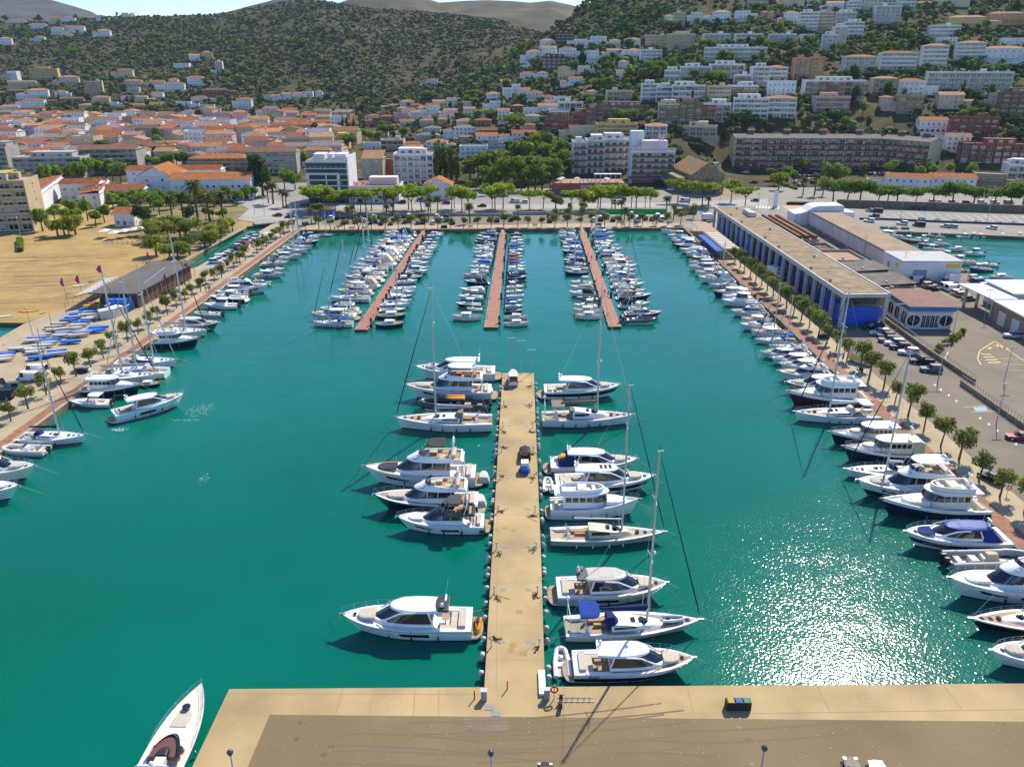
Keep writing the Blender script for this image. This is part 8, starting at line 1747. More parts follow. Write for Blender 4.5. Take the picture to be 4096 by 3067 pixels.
trees('t1',xy('170 1640,240 1656,320 1640,400 1625,480 1600,600 1600,700 1570,700 1620,790 1570,850 1560,920 1545,980 1580,1050 1580'),'plane',11,'in front of the grey terrace blocks',g); trees('t1',xy('1150 1500,1230 1480,1300 1470,1380 1470,1450 1465,1530 1450,1600 1445'),'plane',9,'behind the long terraced house',g); trees('t2',xy('62 1690'),'dark',17,'at the right end of the school',g); trees('t2',xy('430 1430,400 1470,340 1640,250 1640,620 1340,680 1310,740 1300,800 1290,870 1230,940 1220,1000 1230,1060 1240,1290 1210,840 1290'),'plane',10,'in the valley streets',g)
trees('t2',xy('665 1120,695 1140,730 1120,755 1150,790 1160,820 1170,850 1165,905 1165,940 1160,720 1160'),'pop',14,'in the valley row','poplars in the valley'); trees('t2',xy('1690 1600,1640 1580,1560 1600,1740 1600,1590 1570'),'pop',21,'beside the white apartment block','big poplars on the avenue')
g = 'pines of the hotel park'
trees('t3',xy('-150 1640,-60 1600,20 1640,80 1650,140 1645,200 1640,260 1650,330 1640,380 1630,60 1560,150 1560,250 1560,330 1560,20 1480,110 1470,220 1470,300 1470,-40 1500,380 1500,440 1520,200 1380,300 1380,420 1430'),'apine',15,'left of the balconied hotel',g,.2); trees('t2',xy('1850 1560,1920 1540,1990 1560,2060 1520,2120 1540,2170 1500,2100 1460,1960 1620,2030 1650,2150 1640'),'apine',13,'right of the tall poplars',g,.2); trees('t2',xy('1830 1656,1900 1650,2000 1690,2080 1690,2180 1690'),'plane',6,'behind the small cottage',g)
g = 'umbrella pines along the right road'
trees('b4',xy('560 92,680 98,790 106,950 110,1030 104,1110 108,1270 112,1420 112,1590 116,1770 118,1950 120,2090 122,2200 122'),'pine',9.5,'along the road above fishing harbour',g)
trees('t4',xy('160 1580,50 1600,310 1500,90 1640,830 1510,1050 1530,1310 1580,1400 1540,1560 1530,1750 1540,20 1560,230 1600'),'plane',8,'around the car park below the cranked block',g); trees('t4',xy('520 1620,620 1630'),'plane',14,'big and rounded beside the palms',g)
# hillside trees that stand out between the houses
def clear(x,y,r):
 for bx,by,br in BLD:
  if (bx - x) ** 2 + (by - y) ** 2 < (br + r) ** 2: return False
 return True
RT = random.Random(21); cnt = 0
for reg,n,kinds in ((('t1',0,1350,50,420),46,('apine','apine','dark','pine')),(('t1',0,2211,430,1090),110,('apine','apine','pine','cyp','dark')),(('t2',0,2211,780,1240),66,('apine','pine','cyp','dark','plane')),(('t3',0,2211,260,1150),84,('apine','apine','pine','cyp','dark')),(('t4',0,2211,40,1150),60,('apine','apine','cyp','dark'))):
 k = tries = 0
 while k < n and tries < 900:
  tries += 1; u,v = RT.uniform(reg[1],reg[2]),RT.uniform(reg[3],reg[4]); p = G(*q(reg[0],u,v))
  if p.y < 470 or not clear(p.x,p.y,3) or not clear(p.x,p.y - 8,2): continue
  kd = RT.choice(kinds); p.z -= .3; tree(p,kd,{'apine': 8.5,'pine': 8,'cyp': 9,'dark': 8,'plane': 7}[kd] * RT.uniform(.85,1.5),ZONE[reg[0]](u,v),q(reg[0],u,v)[0],'hillside trees'); k += 1
k = tries = 0
while k < 44 and tries < 1500:
 tries += 1; yv = RT.uniform(520,900); xv = yv * RT.uniform(-.66,-.2)
 if not clear(xv,yv,-2.5): continue
 kd = RT.choice(('plane','apine','dark')); tree(Vector((xv,yv,H(xv,yv) - .2)),kd,RT.uniform(9,14),'among the old town roofs',xv,'town trees'); k += 1
# scrub and low wood on the slopes: one mass
_ico = None
def icosa():
 t = (1 + 5 ** .5) / 2
 v = np.array([(-1,t,0),(1,t,0),(-1,-t,0),(1,-t,0),(0,-1,t),(0,1,t),(0,-1,-t),(0,1,-t),(t,0,-1),(t,0,1),(-t,0,-1),(-t,0,1)],float) / 1.9
 f = np.array([(0,11,5),(0,5,1),(0,1,7),(0,7,10),(0,10,11),(1,5,9),(5,11,4),(11,10,2),(10,7,6),(7,1,8),(3,9,4),(3,4,2),(3,2,6),(3,6,8),(3,8,9),(4,9,5),(2,4,11),(6,2,10),(8,6,7),(9,8,1)])
 return v,f
def scatter(name,pts,r0,m,seed,zs=.8):
 R = np.random.default_rng(seed); v,f = icosa(); n = len(pts)
 V = v[None] * (1 + R.normal(scale=.22,size=(n,12,1))) * (np.asarray(r0)[:,None,None]) * np.array([1,1,zs])
 a = R.uniform(0,6.28,n); ca,sa = np.cos(a)[:,None],np.sin(a)[:,None]
 V = np.stack([V[...,0] * ca - V[...,1] * sa,V[...,0] * sa + V[...,1] * ca,V[...,2]],-1) + pts[:,None,:]
 Fc = (f[None] + (np.arange(n) * 12)[:,None,None]).reshape(-1,3)
 me = bpy.data.meshes.new(name); me.vertices.add(n * 12); me.vertices.foreach_set('co',V.reshape(-1)); nl = len(Fc)
 me.loops.add(nl * 3); me.loops.foreach_set('vertex_index',Fc.reshape(-1).astype(np.int32)); me.polygons.add(nl); me.polygons.foreach_set('loop_start',(np.arange(nl) * 3).astype(np.int32))
 me.materials.append(m); me.update(calc_edges=True); me.validate(); struct(name,me,'stuff')
RG = np.random.default_rng(11)
bx = np.array([b_[0] for b_ in BLD]); by = np.array([b_[1] for b_ in BLD]); br = np.array([b_[2] for b_ in BLD])
def candidates(n,y0,y1,zmin):
 yv = np.sqrt(RG.uniform(y0 ** 2,y1 ** 2,n)); sv = RG.uniform(-.82,.82,n); xv = yv * sv; h = hgt(xv,yv); ok = h > zmin
 xv,yv,h = xv[ok],yv[ok],h[ok]; keep = np.ones(len(xv),bool)
 for i in range(0,len(xv),2000):
  d = (xv[i:i + 2000,None] - bx) ** 2 + (yv[i:i + 2000,None] - by) ** 2; keep[i:i + 2000] = (d > (br * .9 + 1.5) ** 2).all(1)
 return xv[keep],yv[keep],h[keep]
def scrub_mat(name,c):
 return mat(name,c,.95,spec=.1,island=.5,noise=(.012,.8,1.25,5,1))
x,y,h = candidates(60000,450,1560,6); dens = vnoise(x / 60,y / 60,7) + .5 * vnoise(x / 22,y / 22,8); k_ = dens > np.where(x > 120,.5,.36); x,y,h = x[k_],y[k_],h[k_]
scatter('hillside_scrub',np.stack([x,y,h + .5],1),np.clip(RG.lognormal(.35,.5,len(x)),.5,4.2),scrub_mat('scrub',(.066,.072,.024)),1)
# tree-sized growth, each of a cluster of three lobes
def wood(name,n,box,seed,m,rr):
 x,y,h = candidates(n,box[2],box[3],4); s_ = x / y; k_ = (s_ > box[0]) & (s_ < box[1]) & (vnoise(x / 50,y / 50,seed) > .42); x,y,h = x[k_],y[k_],h[k_]; P_,R_ = [],[]
 r = RG.uniform(*rr,len(x))
 for i in range(5): P_.append(np.stack([x + RG.normal(scale=.55,size=len(x)) * r,y + RG.normal(scale=.55,size=len(x)) * r,h + r * RG.uniform(.5,1.9,len(x))],1)); R_.append(r * RG.uniform(.45,.75,len(x)))
 scatter(name,np.concatenate(P_),np.concatenate(R_),m,seed)
M_w1,M_w2 = scrub_mat('green woodland',(.11,.155,.026)),scrub_mat('dark woodland',(.070,.100,.026))
wood('woodland',2600,(-.44,-.2,1000,1330),3,scrub_mat('pine wood',(.12,.13,.02)),(2.4,4.2)); wood('hillside_undergrowth',6000,(-.82,-.02,860,1480),4,M_w2,(1.6,3.4)); wood('hillside_undergrowth',6500,(-.06,.82,450,1000),5,M_w1,(1.4,3.2)); wood('hillside_undergrowth',3500,(-.06,.82,450,1000),6,M_w2,(1.6,3.6))
# rocks on the middle hill
x,y,h = candidates(2600,1000,1500,40); k_ = (x / y > -.32) & (x / y < .12) & (vnoise(x / 40,y / 40,12) > .62); scatter('hillside_rocks',np.stack([x[k_],y[k_],h[k_] + .3],1),RG.uniform(.8,2.6,k_.sum()),mat('grey rock',(.30,.26,.21),.95,island=.25),9,.7)
# ------------------------------------------------------------------ vehicles
M_car = mat('car paint',rough=.45,spec=.22,obj=True); M_light = mat('lamp glass',(.5,.5,.48),.3); M_tail = mat('tail lamp',(.35,.01,.01),.3)
def wheel():
 b = MB(); b.tube([(0,-.11,0),(0,.11,0)],.33,12,M_rubber); me = b.mesh('tyre',40); b = MB(); b.tube([(0,-.125,0),(0,.125,0)],.2,8,M_alu); return me,b.mesh('rim',40)
TYRE,RIM = wheel()
def car_proto(kind):
 L,Wd,hb,hr,c0,c1 = {'hatch': (4.1,1.75,.86,1.45,-.47,.20),'sedan': (4.5,1.78,.86,1.42,-.36,.18),'suv': (4.5,1.85,.98,1.68,-.47,.19),'van': (4.9,1.9,1.05,1.95,-.49,.36),'bigvan': (5.4,2.0,1.15,2.3,-.49,.36),'pickup': (5.2,1.85,1.0,1.75,-.08,.24)}[kind]
 w = Wd / 2; out = []
 b = MB(); slab_mb(b,-L / 2,L / 2,w,.28,hb,p=9,rf=.12,ra=.06,inset=.05,crown=.03,m=M_car,bot=True,ws=w * .94,slope=.14); out.append(('body',b.mesh('body',35),None,()))
 b = MB(); slab_mb(b,L * c0,L * c1,w * .90,hb - .03,hr - .06,p=7,rf=L * (.13 if kind not in ('van','bigvan') else .08),ra=.10 if kind != 'sedan' else .5,inset=.17,crown=0,m=M_glass); out.append(('window_glass',b.mesh('window_glass',35),None,()))
 rf,ra = L * (.135 if kind not in ('van','bigvan') else .09),(.12 if kind != 'sedan' else .52)
 b = MB(); slab_mb(b,L * c0 + ra,L * c1 - rf,w * .76,hr - .07,hr - .02,p=7,inset=.04,crown=.04,m=M_car)
 for s_ in (1,-1):
  for f in ((.0,.5,1) if kind != 'pickup' else (0,1)): x = L * c0 + (L * (c1 - c0)) * f; xt = L * c0 + ra + (L * (c1 - c0) - ra - rf) * f; b.tube([(x,s_ * w * .9 * (.96 if f < 1 else .75),hb),(xt,s_ * w * .75 * (.98 if f < 1 else .8),hr - .05)],.045,4,M_car,False)
 if kind in ('van','bigvan'): 
  for s_ in (1,-1): b.box(L * c0 + .1,L * .05,s_ * w * .84 - .06,s_ * w * .84 + .06,hb - .02,hr - .1,M_car)
 if kind == 'pickup':
  for s_ in (1,-1): b.box(-L * .49,-L * .08,s_ * w * .9 - .05,s_ * w * .9 + .05,hb - .05,hb + .18,M_car)
 out.append(('roof',b.mesh('roof',35),None,()))
 for x in (-L * .30,L * .31):
  for s_ in (1,-1):
   M_ = Matrix.Translation((x,s_ * (w - .10),.33)); t,r = TYRE.copy(),RIM.copy(); t.transform(M_); r.transform(M_); out.append(('wheel',t,None,[('rim',r,None)]))
 for s_ in (1,-1):
  b = MB(); b.box(L / 2 - .5,L / 2 - .26,s_ * w * .58 - .15,s_ * w * .58 + .15,hb - .24,hb - .11,M_light); out.append(('headlight',b.mesh('headlight'),None,()))
  b = MB(); b.box(-L / 2 - .01,-L / 2 + .1,s_ * w * .76 - .12,s_ * w * .76 + .12,hb - .25,hb - .02,M_tail); out.append(('tail_light',b.mesh('tail_light'),None,()))
 return out
CARS = {k: car_proto(k) for k in ('hatch','sedan','suv','van','bigvan','pickup')}
CC = {'w': ('white',(.72,.72,.72)),'k': ('black',(.012,.012,.014)),'s': ('silver',(.38,.38,.39)),'g': ('grey',(.10,.105,.11)),'b': ('blue',(.02,.06,.25)),'r': ('red',(.32,.02,.02)),'d': ('dark blue',(.015,.025,.06)),'t': ('teal',(.05,.30,.30)),'y': ('pale green',(.40,.42,.16)),'n': ('brown',(.10,.06,.045))}
CN = {'hatch': 'hatchback','sedan': 'saloon car','suv': 'off-roader','van': 'people carrier','bigvan': 'tall van','pickup': 'pickup truck'}
def car(p,hd,kind,c,where=None,group=None,label=None):
 o = root('parked_car' if kind not in ('bigvan','van','pickup') else {'bigvan': 'parked_van','van': 'parked_van','pickup': 'pickup_truck'}[kind],(p.x,p.y,p.z + .02),math.radians(hd),1,label,'car' if 'van' not in kind else 'van',group)
 j = rnd.uniform(.9,1.08); inst(CARS[kind],o,{k: tuple(v * j for v in CC[c][1]) for k in ('body','roof')})
 if not label: later(o,f'{CC[c][0]} {CN[kind]}',where,p.x)
 return o
def cars(t,s,hd,where,group,jit=2):
 for e in s.split(','):
  u,v,kc = e.split(); kind,c = kc.split(':'); x,y = q(t,float(u),float(v)); p = P(x,y,ZQ) if y > 845 else G(x,y); car(p,hd + rnd.uniform(-jit,jit),kind,c,where,group)
g = 'cars in the far car park'
cars('b2','600 236 hatch:b,655 238 suv:w,712 236 suv:k,765 232 hatch:d,905 222 hatch:d,945 222 suv:k,1022 226 hatch:w,1080 226 suv:k,1280 222 hatch:d,1325 220 suv:w,1380 220 hatch:d,1428 222 suv:k,1565 222 hatch:w,1650 226 suv:g',84,'in the rear left part of far car park',g)
cars('b2','860 270 hatch:g,935 258 hatch:w,990 275 suv:k,1030 262 hatch:g,1082 284 hatch:k,1165 284 hatch:g,1185 256 hatch:k,1288 268 suv:g,1330 258 van:w,1398 278 hatch:n,1442 276 hatch:k,1528 278 hatch:w,1600 256 suv:w,1645 256 hatch:g,1700 278 suv:d,1900 252 hatch:g,2018 252 hatch:k,2080 258 suv:k,2200 252 hatch:k',96,'in the front left part of far car park',g)
cars('b3','5 240 hatch:g,325 240 hatch:g,328 262 suv:k,320 215 hatch:r,700 255 suv:w,762 235 hatch:w,765 250 suv:k,820 230 van:w,872 252 suv:d,930 240 hatch:g,1032 200 hatch:w,1085 255 bigvan:w,1150 240 suv:g,1210 246 suv:g,1255 226 van:w,1290 250 van:w,1320 235 hatch:k',88,'in the right half of far car park',g)
g = 'cars parked by the canal'
cars('b1','1870 618 suv:w,1900 598 hatch:w,1925 585 van:w,1990 550 hatch:w,2010 535 hatch:s,2040 510 hatch:d,2075 490 suv:w,2105 462 hatch:r,2140 440 suv:w,2165 418 hatch:w,2190 400 hatch:d,2212 388 suv:s',4,'in the slanted row by the canal',g); cars('b2','20 385 hatch:d,15 402 hatch:w',4,'at the head of the canal row',g)
cars('b1','245 1628 van:w,310 1580 bigvan:w',178,'at the left edge near the dinghies','vans on the left quay'); cars('c1','85 55 suv:g,15 130 van:d,-60 30 suv:k',185,'on the left quay corner','cars on the left quay')
g = 'cars beside the marina building'
cars('b4','905 1192 van:k,955 1235 suv:w,1010 1258 hatch:k,1030 1298 suv:g,1085 1325 suv:w,1130 1358 suv:k,1205 1405 suv:w,1320 1480 pickup:k,1400 1552 suv:g',172,'in the row below the blue end wall',g)
car(PT('c4',2160,480,ZQ),172,'sedan','r',label='red saloon car at the right edge of the promenade car park'); car(PT('c4',1915,830,ZQ),120,'hatch','k',label='black car half hidden behind the promenade tamarisks')
g = 'cars at the fishing harbour'
cars('b4','1300 790 bigvan:w,1375 800 suv:r,1420 765 suv:w,1470 775 van:w,1395 825 suv:s,1425 850 hatch:k,1540 820 hatch:t,1555 838 van:w,1600 855 van:w,1640 885 hatch:w,1680 905 hatch:y,1740 938 sedan:g',8,'in the row beside fish market',g); cars('b4','1790 762 suv:w,1800 780 hatch:g,1825 800 van:b,1880 825 hatch:w',10,'on the fishing quay edge',g); cars('b4','870 262 suv:w,1155 285 suv:w,1300 300 van:k,1530 308 hatch:s,1590 312 hatch:s,1930 322 hatch:w,915 222 suv:n,880 172 hatch:t,940 180 van:k',150,'on the net-mending apron',g); cars('b4','690 128 hatch:w,735 132 hatch:w,1110 150 hatch:b,1250 158 hatch:k,1345 162 hatch:b,790 132 hatch:k',172,'in the shade below the pines',g)
cars('b4','1430 100 suv:w,1480 102 sedan:w,1600 105 suv:s,1720 108 suv:k,1850 106 suv:w,1960 106 suv:w,2080 108 van:y',2,'on the road behind the pines','cars on the road behind the pines'); cars('b4','2110 1260 suv:s',175,'in front of the brick store','cars at the brick store')
g = 'cars on the avenue'
cars('b2','185 212 sedan:r,285 225 hatch:d,415 128 suv:k,1255 105 suv:k,1950 132 sedan:k,1640 110 hatch:r',178,'on the avenue, left half',g); cars('b3','100 100 hatch:w,20 95 van:w,900 105 van:w,945 82 suv:k,1340 62 hatch:b,1485 92 van:w,2095 85 hatch:d',178,'on the avenue, right half',g); cars('t3','1580 1400 sedan:k,1745 1440 bigvan:w,2015 1500 hatch:w,2085 1585 suv:k,1440 1460 hatch:w,1360 1600 hatch:s,1380 1625 hatch:r,1370 1650 hatch:w',150,'on the road by the stone warehouse',g)
g = 'cars below the cranked apartment block'
R2 = random.Random(5)
for i in range(46):
 u,v = R2.choice([(40 + R2.random() * 330,1480 + R2.random() * 130),(860 + R2.random() * 170,1500 + R2.random() * 20),(250 + R2.random() * 140,1500 + R2.random() * 90)]); u = round(u / 38) * 38; v = round(v / 24) * 24 + i * .02
 p = G(*q('t4',u,v))
 if any((p - c_).length < 2.3 for c_ in BUSY) if 'BUSY' in globals() else False: continue
 if 'BUSY' not in globals(): BUSY = []
 BUSY.append(p); car(p,95 + R2.uniform(-4,4),R2.choice(['hatch','suv','hatch','sedan']),R2.choice('wwskgdbr'),'below the cranked block',g)
car(P(2052,1528,ZQ),92,'bigvan','w',label='white van parked at the far end of the concrete pier'); car(P(2100,1822,ZQ),90,'suv','k',label='dark off-roader towing a trailer along the concrete pier')
for x,y,k,c,lab in ((3425,3122,'sedan','k','black car cut by the bottom edge, right of the lamps'),(3525,3130,'hatch','w','white car cut by the bottom edge beside the black one'),(2180,3150,'suv','k','dark car roof cut by the bottom edge below the mast shadow'),(1835,3195,'van','w','pale van roof just showing at the bottom edge')): car(P(x,y,ZQ),88,k,c,label=lab)
p = P(2099,1885,ZQ); o = root('trailer',p,math.pi / 2,1,'small blue trailer with a white water tank on the pier','trailer'); b = MB(); b.box(-1.3,1.1,-.75,.75,.45,.6,M_plain); b.tube([(1.1,0,.5),(2.1,0,.5)],.05,4,M_chrome); part('bed',b.mesh('bed'),o,(.02,.08,.35)); b = MB(); b.box(-.5,.9,-.6,.6,.62,1.75,M_plain); part('water_tank',b.mesh('water_tank'),o,(.66,.66,.62)); b = MB(); b.box(-1.2,-.55,-.6,.6,.6,1.1,M_plain); part('toolbox',b.mesh('toolbox'),o,(.02,.10,.45))
for s_ in (.8,-.8): b = MB(); b.tube([(-.1,s_ - .08,.3),(-.1,s_ + .08,.3)],.3,10,M_rubber); part('wheel',b.mesh('wheel',40),o)
def truck(p,hd,label,L=6.0,c=(.68,.68,.68)):
 o = root('box_truck',p,math.radians(hd),1,label,'truck'); b = MB(); b.box(-L / 2,L * .18,-1.1,1.1,.9,3.2,M_paint); part('cargo_box',b.mesh('cargo_box'),o,c); b = MB(); slab_mb(b,L * .2,L / 2,1.0,.5,1.3,p=9,inset=.03,m=M_car,bot=True); slab_mb(b,L * .2,L * .42,.95,2.1,2.3,p=7,inset=.06,m=M_car,bot=True); part('cab',b.mesh('cab',35),o,(.7,.7,.7)); b = MB(); slab_mb(b,L * .21,L * .47,.95,1.3,2.12,p=7,rf=.4,inset=.06,crown=0,m=M_glass); part('cab_window',b.mesh('cab_window',35),o); b = MB(); b.box(-L / 2,L / 2 - .3,-.8,.8,.45,.85,M_black); part('chassis',b.mesh('chassis'),o)
 for x in (-L * .3,L * .34):
  for s_ in (.95,-.95): b = MB(); b.tube([(x,s_ - .14,.42),(x,s_ + .14,.42)],.42,10,M_rubber); part('wheel',b.mesh('wheel',40),o)
truck(PT('b3',1700,255,ZQ),5,'white refrigerated lorry at the far end of marina building'); truck(PT('b4',70,740,ZQ),-62,'white delivery lorry among the columns of the marina building'); truck(PT('b4',1370,700,ZQ),5,'white box lorry in front of fish market office'); truck(PT('b4',1560,800,ZQ),185,'white box van in the row beside fish market',5)
p = PT('b4',800,1480,ZQ); o = car(p,-60,'bigvan','w',label='yellow and white ambulance parked under the promenade tamarisks'); part('livery_band',U_BOX,o,(.75,.50,.02),(-.9,0,.7),sc=(3.0,2.02,.95))
# ------------------------------------------------------------------ people
def person_mesh(pose):
 J = [(0,0,.92),(0,0,1.15),(0,0,1.40),(0,0,1.52),(0,.02,1.66)]; Rd = [.13,.12,.13,.055,.10]; Ed = [(0,1),(1,2),(2,3),(3,4)]
 for s_ in (1,-1):
  k = len(J); st = .16 * s_ * pose; J += [(.09 * s_,0,.88),(.10 * s_,st,.48),(.10 * s_,st * 1.9,.07),(.11 * s_,st * 1.9 + .15,.04)]; Rd += [.085,.06,.045,.04]; Ed += [(0,k),(k,k + 1),(k + 1,k + 2),(k + 2,k + 3)]
  k = len(J); J += [(.18 * s_,0,1.40),(.23 * s_,-st * .7,1.13),(.24 * s_,-st * 1.0 + .10,.90),(.24 * s_,-st + .14,.82)]; Rd += [.058,.045,.034,.035]; Ed += [(2,k),(k,k + 1),(k + 1,k + 2),(k + 2,k + 3)]
 me = bpy.data.meshes.new('body'); me.from_pydata(J,Ed,[]); o = bpy.data.objects.new('tmp',me); COL.objects.link(o)
 sk = o.modifiers.new('s','SKIN'); o.modifiers.new('u','SUBSURF').levels = 1
 for v,r in zip(me.skin_vertices[0].data,Rd): v.radius = (r,r)
 me.skin_vertices[0].data[0].use_root = True
 dg = bpy.context.evaluated_depsgraph_get(); out = bpy.data.meshes.new_from_object(o.evaluated_get(dg)); bpy.data.objects.remove(o)
 sk_m,sh,pa = mat('skin',(.36,.19,.12),.7),M_plain,mat('dark shorts',(.03,.035,.06),.9)
 for m in (sk_m,sh,pa,M_black): out.materials.append(m)
 for pl in out.polygons:
  z = pl.center.z; x = abs(pl.center.x); pl.material_index = 3 if z > 1.70 or z < .09 else (0 if z > 1.47 or z < .5 or (x > .17 and z < 1.22) else (1 if z > .95 else 2))
 out.shade_smooth(); return out
PM = [person_mesh(1),person_mesh(.35)]
def person(t,u,v,rz,c,label,k=0): p = PT(t,u,v,ZQ if not t == 'pont' else .62); o = part('person',PM[k],None,c,tuple(p),rz,(1.0,1.0,1.0)); tag(o,label,'person','people on the quays')
for a in ((('b1',1780,865,0,(.02,.02,.02),'person in black walking on the left promenade, leftmost of three',0)),('b1',1803,858,.4,(.05,.05,.06),'person in dark clothes, middle of three on the left promenade',1),('b1',1817,860,.2,(.3,.1,.08),'person in reddish top, rightmost of three on left promenade',0),('b1',1145,1270,0,(.70,.14,.05),'person in orange standing under a left promenade tamarisk',1),('b2',678,338,0,(.05,.06,.05),'person in dark top with dog on the far quay',0),('b2',711,340,0,(.60,.20,.08),'person in orange top walking on the far quay',0),('b2',853,322,1,(.60,.3,.3),'person in pink top beside a bench on the far quay',1),('b3',1217,300,0,(.05,.05,.06),'person in black between the far quay tamarisks',1),('b4',530,1435,2.5,(.05,.08,.22),'person in blue beside the right promenade railing',1),('b4',572,1448,2.5,(.30,.05,.05),'person in dark red beside the blue-clad person',0),('b3',1250,1540 - 1250,0,(.4,.4,.42),'person in grey walking at the right end of far quay',0)): person(*a)
for (u,v,c,lab) in ((686,590,(.015,.015,.02),'person in black walking down the right pontoon'),(800,888,(.03,.06,.40),'person in blue standing midway on the right pontoon'),(828,900,(.03,.06,.35),'person in blue crouching by a red bag on the pontoon')):
 p = PT('b3',u,v,.64); o = part('person',PM[v > 600],None,c,tuple(p),math.pi if v < 600 else 0,(1,1,1 if 'crouch' not in lab else .8)); tag(o,lab.replace('crouching','waiting'),'person','people on the quays')
# ------------------------------------------------------------------ quay furniture
b = MB(); b.tube([(0,0,0),(0,0,.95)],.07,6,M_plain); LP = b.mesh('post'); b = MB(); b.ball((0,0,1.05),.16,M_light,10,7); LG = b.mesh('lamp_globe',60)
b = MB(); b.ball((0,0,0),.34,mat('pale fender buoy',(.55,.52,.45),.6),8,6); BU = b.mesh('fender_buoy',60)
pier = bpy.data.objects['pier']; RR = random.Random(4); GR = U(mat('steel grate',(.20,.20,.20),.6),'grate')
M_wr = mat('dark rope',(.05,.045,.03),.9); M_rst = mat('rust stain',(.36,.22,.08),.9)
def coil(seed):
 R = random.Random(seed); b = MB(); pts = [(R.gauss(0,.32),R.gauss(0,.28),.03 + R.random() * .08) for _ in range(16)]; b.tube(pts,.03,4,M_wr,False); b.tube([(0,0,.03),(-R.choice((-1,1)) * .9,.5,.03),(-R.choice((-1,1)) * 1.3,1.1,.03)],.025,4,M_rope,False); return b.mesh('rope_coil')
CO = [coil(i) for i in range(5)]
for side,c0,c1 in ((0,(2014,1520),(1945,2735)),(1,(2131,1520),(2174,2735))):
 for i in range(9):
  t = (i + .4) / 9; a_,c_ = P(*c0,ZQ),P(*c1,ZQ); p = a_.lerp(c_,t); sx = .35 if side == 0 else -.35
  o = root('bollard_lamp',(p.x + sx,p.y,ZQ),0,1,f"short white-globed lamp post, {ordinal(i + 1)} from the pier end on its {('left', 'right')[side]} edge",'lamp','short lamps along the pier'); part('post',LP,o,(.5,.5,.48)); part('lamp_globe',LG,o)
  part('grate',GR,pier,None,(p.x + sx * 4.2,p.y + .8,ZQ + .01),sc=(.75,.55,.012))
  co = part('rope_coil',CO[(i + side) % 5],None,None,(p.x + sx * 1.9,p.y + RR.uniform(-2,2),ZQ + .01),RR.uniform(0,6)); tag(co,f"tangle of dark mooring rope, {ordinal(i + 1)} from the pier end on its {('left', 'right')[side]} edge",'rope','mooring ropes on the pier')
 for i in range(34):
  t = (i + RR.random()) / 34; p = a_.lerp(c_,t); part('fender_buoy',BU,pier,None,(p.x + (-.62 if side == 0 else .62) ,p.y,.75 + RR.uniform(-.25,.15)),sc=(1,1,RR.choice((1,1,1.7))))
b = MB()
for i in range(9):
 p = P(RR.uniform(1990,2120),RR.uniform(1850,2650),ZQ); b.add([(p.x + .5 * RR.uniform(.6,1.2) * math.cos(k * .7),p.y + .4 * math.sin(k * .7),ZQ + .012 + .001 * i) for k in range(9)],[tuple(range(9))],M_rst)
for i in range(420):
 p = P(RR.uniform(950,4090),RR.choice([RR.uniform(2770,2840),RR.uniform(2870,3060)]),ZQ); s_ = RR.uniform(.01,.028); b.add([(p.x - s_,p.y - s_,ZQ + .024),(p.x + s_,p.y - s_,ZQ + .024),(p.x + s_,p.y + s_,ZQ + .024),(p.x - s_,p.y + s_,ZQ + .024)],[(0,1,2,3)],M_white)
M_oil = mat('oil stain',(.10,.078,.05),.6); M_tm = mat('tyre mark',(.168,.122,.066),.9)
for i in range(16):
 p = P(RR.uniform(1150,4050),RR.uniform(2880,3060),ZQ); r_ = RR.uniform(.12,.4); b.add([(p.x + r_ * RR.uniform(.6,1.2) * math.cos(k * .63),p.y + r_ * .7 * math.sin(k * .63),ZQ + .018 + .0003 * i) for k in range(10)],[tuple(range(10))],M_oil if i % 3 else M_tm)
for i in range(9):
 y0 = RR.uniform(53,58.5); x0 = RR.uniform(-22,20); L_ = RR.uniform(8,26); c_ = RR.uniform(-.006,.006)
 for w_ in (0,1.5): b.add([(x0 + L_ * k / 8,y0 + w_ + c_ * (L_ * k / 8) ** 2 + e_,ZQ + .013 + .0003 * i) for e_ in (-.09,.09) for k in range(9)],[(k,k + 1,k + 10,k + 9) for k in range(8)],M_tm)
struct('pavement_stains',b)
for u,v in ((1957,2829),(1984,2853)): part('grate',GR,pier,None,tuple(P(u,v,ZQ + .02)),sc=(.9,.7,.012))
def post_lamp(px,row,zt,label,z0=ZQ,globe=True,p=None,grp='street lamps',m=None):
 p = p or P(px,row,zt); o = root('street_lamp',(p.x,p.y,z0),0,1,label,'lamp',grp); b = MB(); b.tube([(0,0,0),(0,0,zt - z0)],.07,6,M_plain,True,[.1,.05]); part('post',b.mesh('post'),o,(.36,.37,.38)); b = MB()
 if globe: b.ball((0,0,zt - z0 + .2),.30,m or M_light,12,8); b.tube([(0,0,zt - z0 - .2),(0,0,zt - z0 - .05)],.14,6,M_plain)
 else: b.box(-.9,.9,-.12,.12,zt - z0 - .05,zt - z0 + .06,M_plain)
 part('lamp_head',b.mesh('lamp_head',50),o,(.3,.31,.32)); return o
M_gl = mat('smoked globe',(.05,.06,.075),.2)
for i,(px,row) in enumerate(((921,3014),(1963,3017),(3057,2997))): post_lamp(px,row,4.6,f"globe lamp on the front quay, {('leftmost', 'middle', 'rightmost')[i]} of the three at the bottom edge",m=M_gl,grp='globe lamps on the front quay')
for i,(t,u,v) in enumerate((('b4',1590,1255),('b4',1470,1620),('b4',1865,1105),('b4',1155,740),('b4',820,575),('b4',520,440),('b4',1140,245),('b4',1890,265),('b4',1095,1240),('c4',1970,345),('b4',2035,1650))):
 p = PT(t,u,v,ZQ); post_lamp(0,0,9 if i not in (6,7) else 14,f'tall grey lamp post in the harbour yard, {ordinal(i + 1)} of those beyond the marina building',globe=False,p=p,grp='lamp posts in the harbour yard')
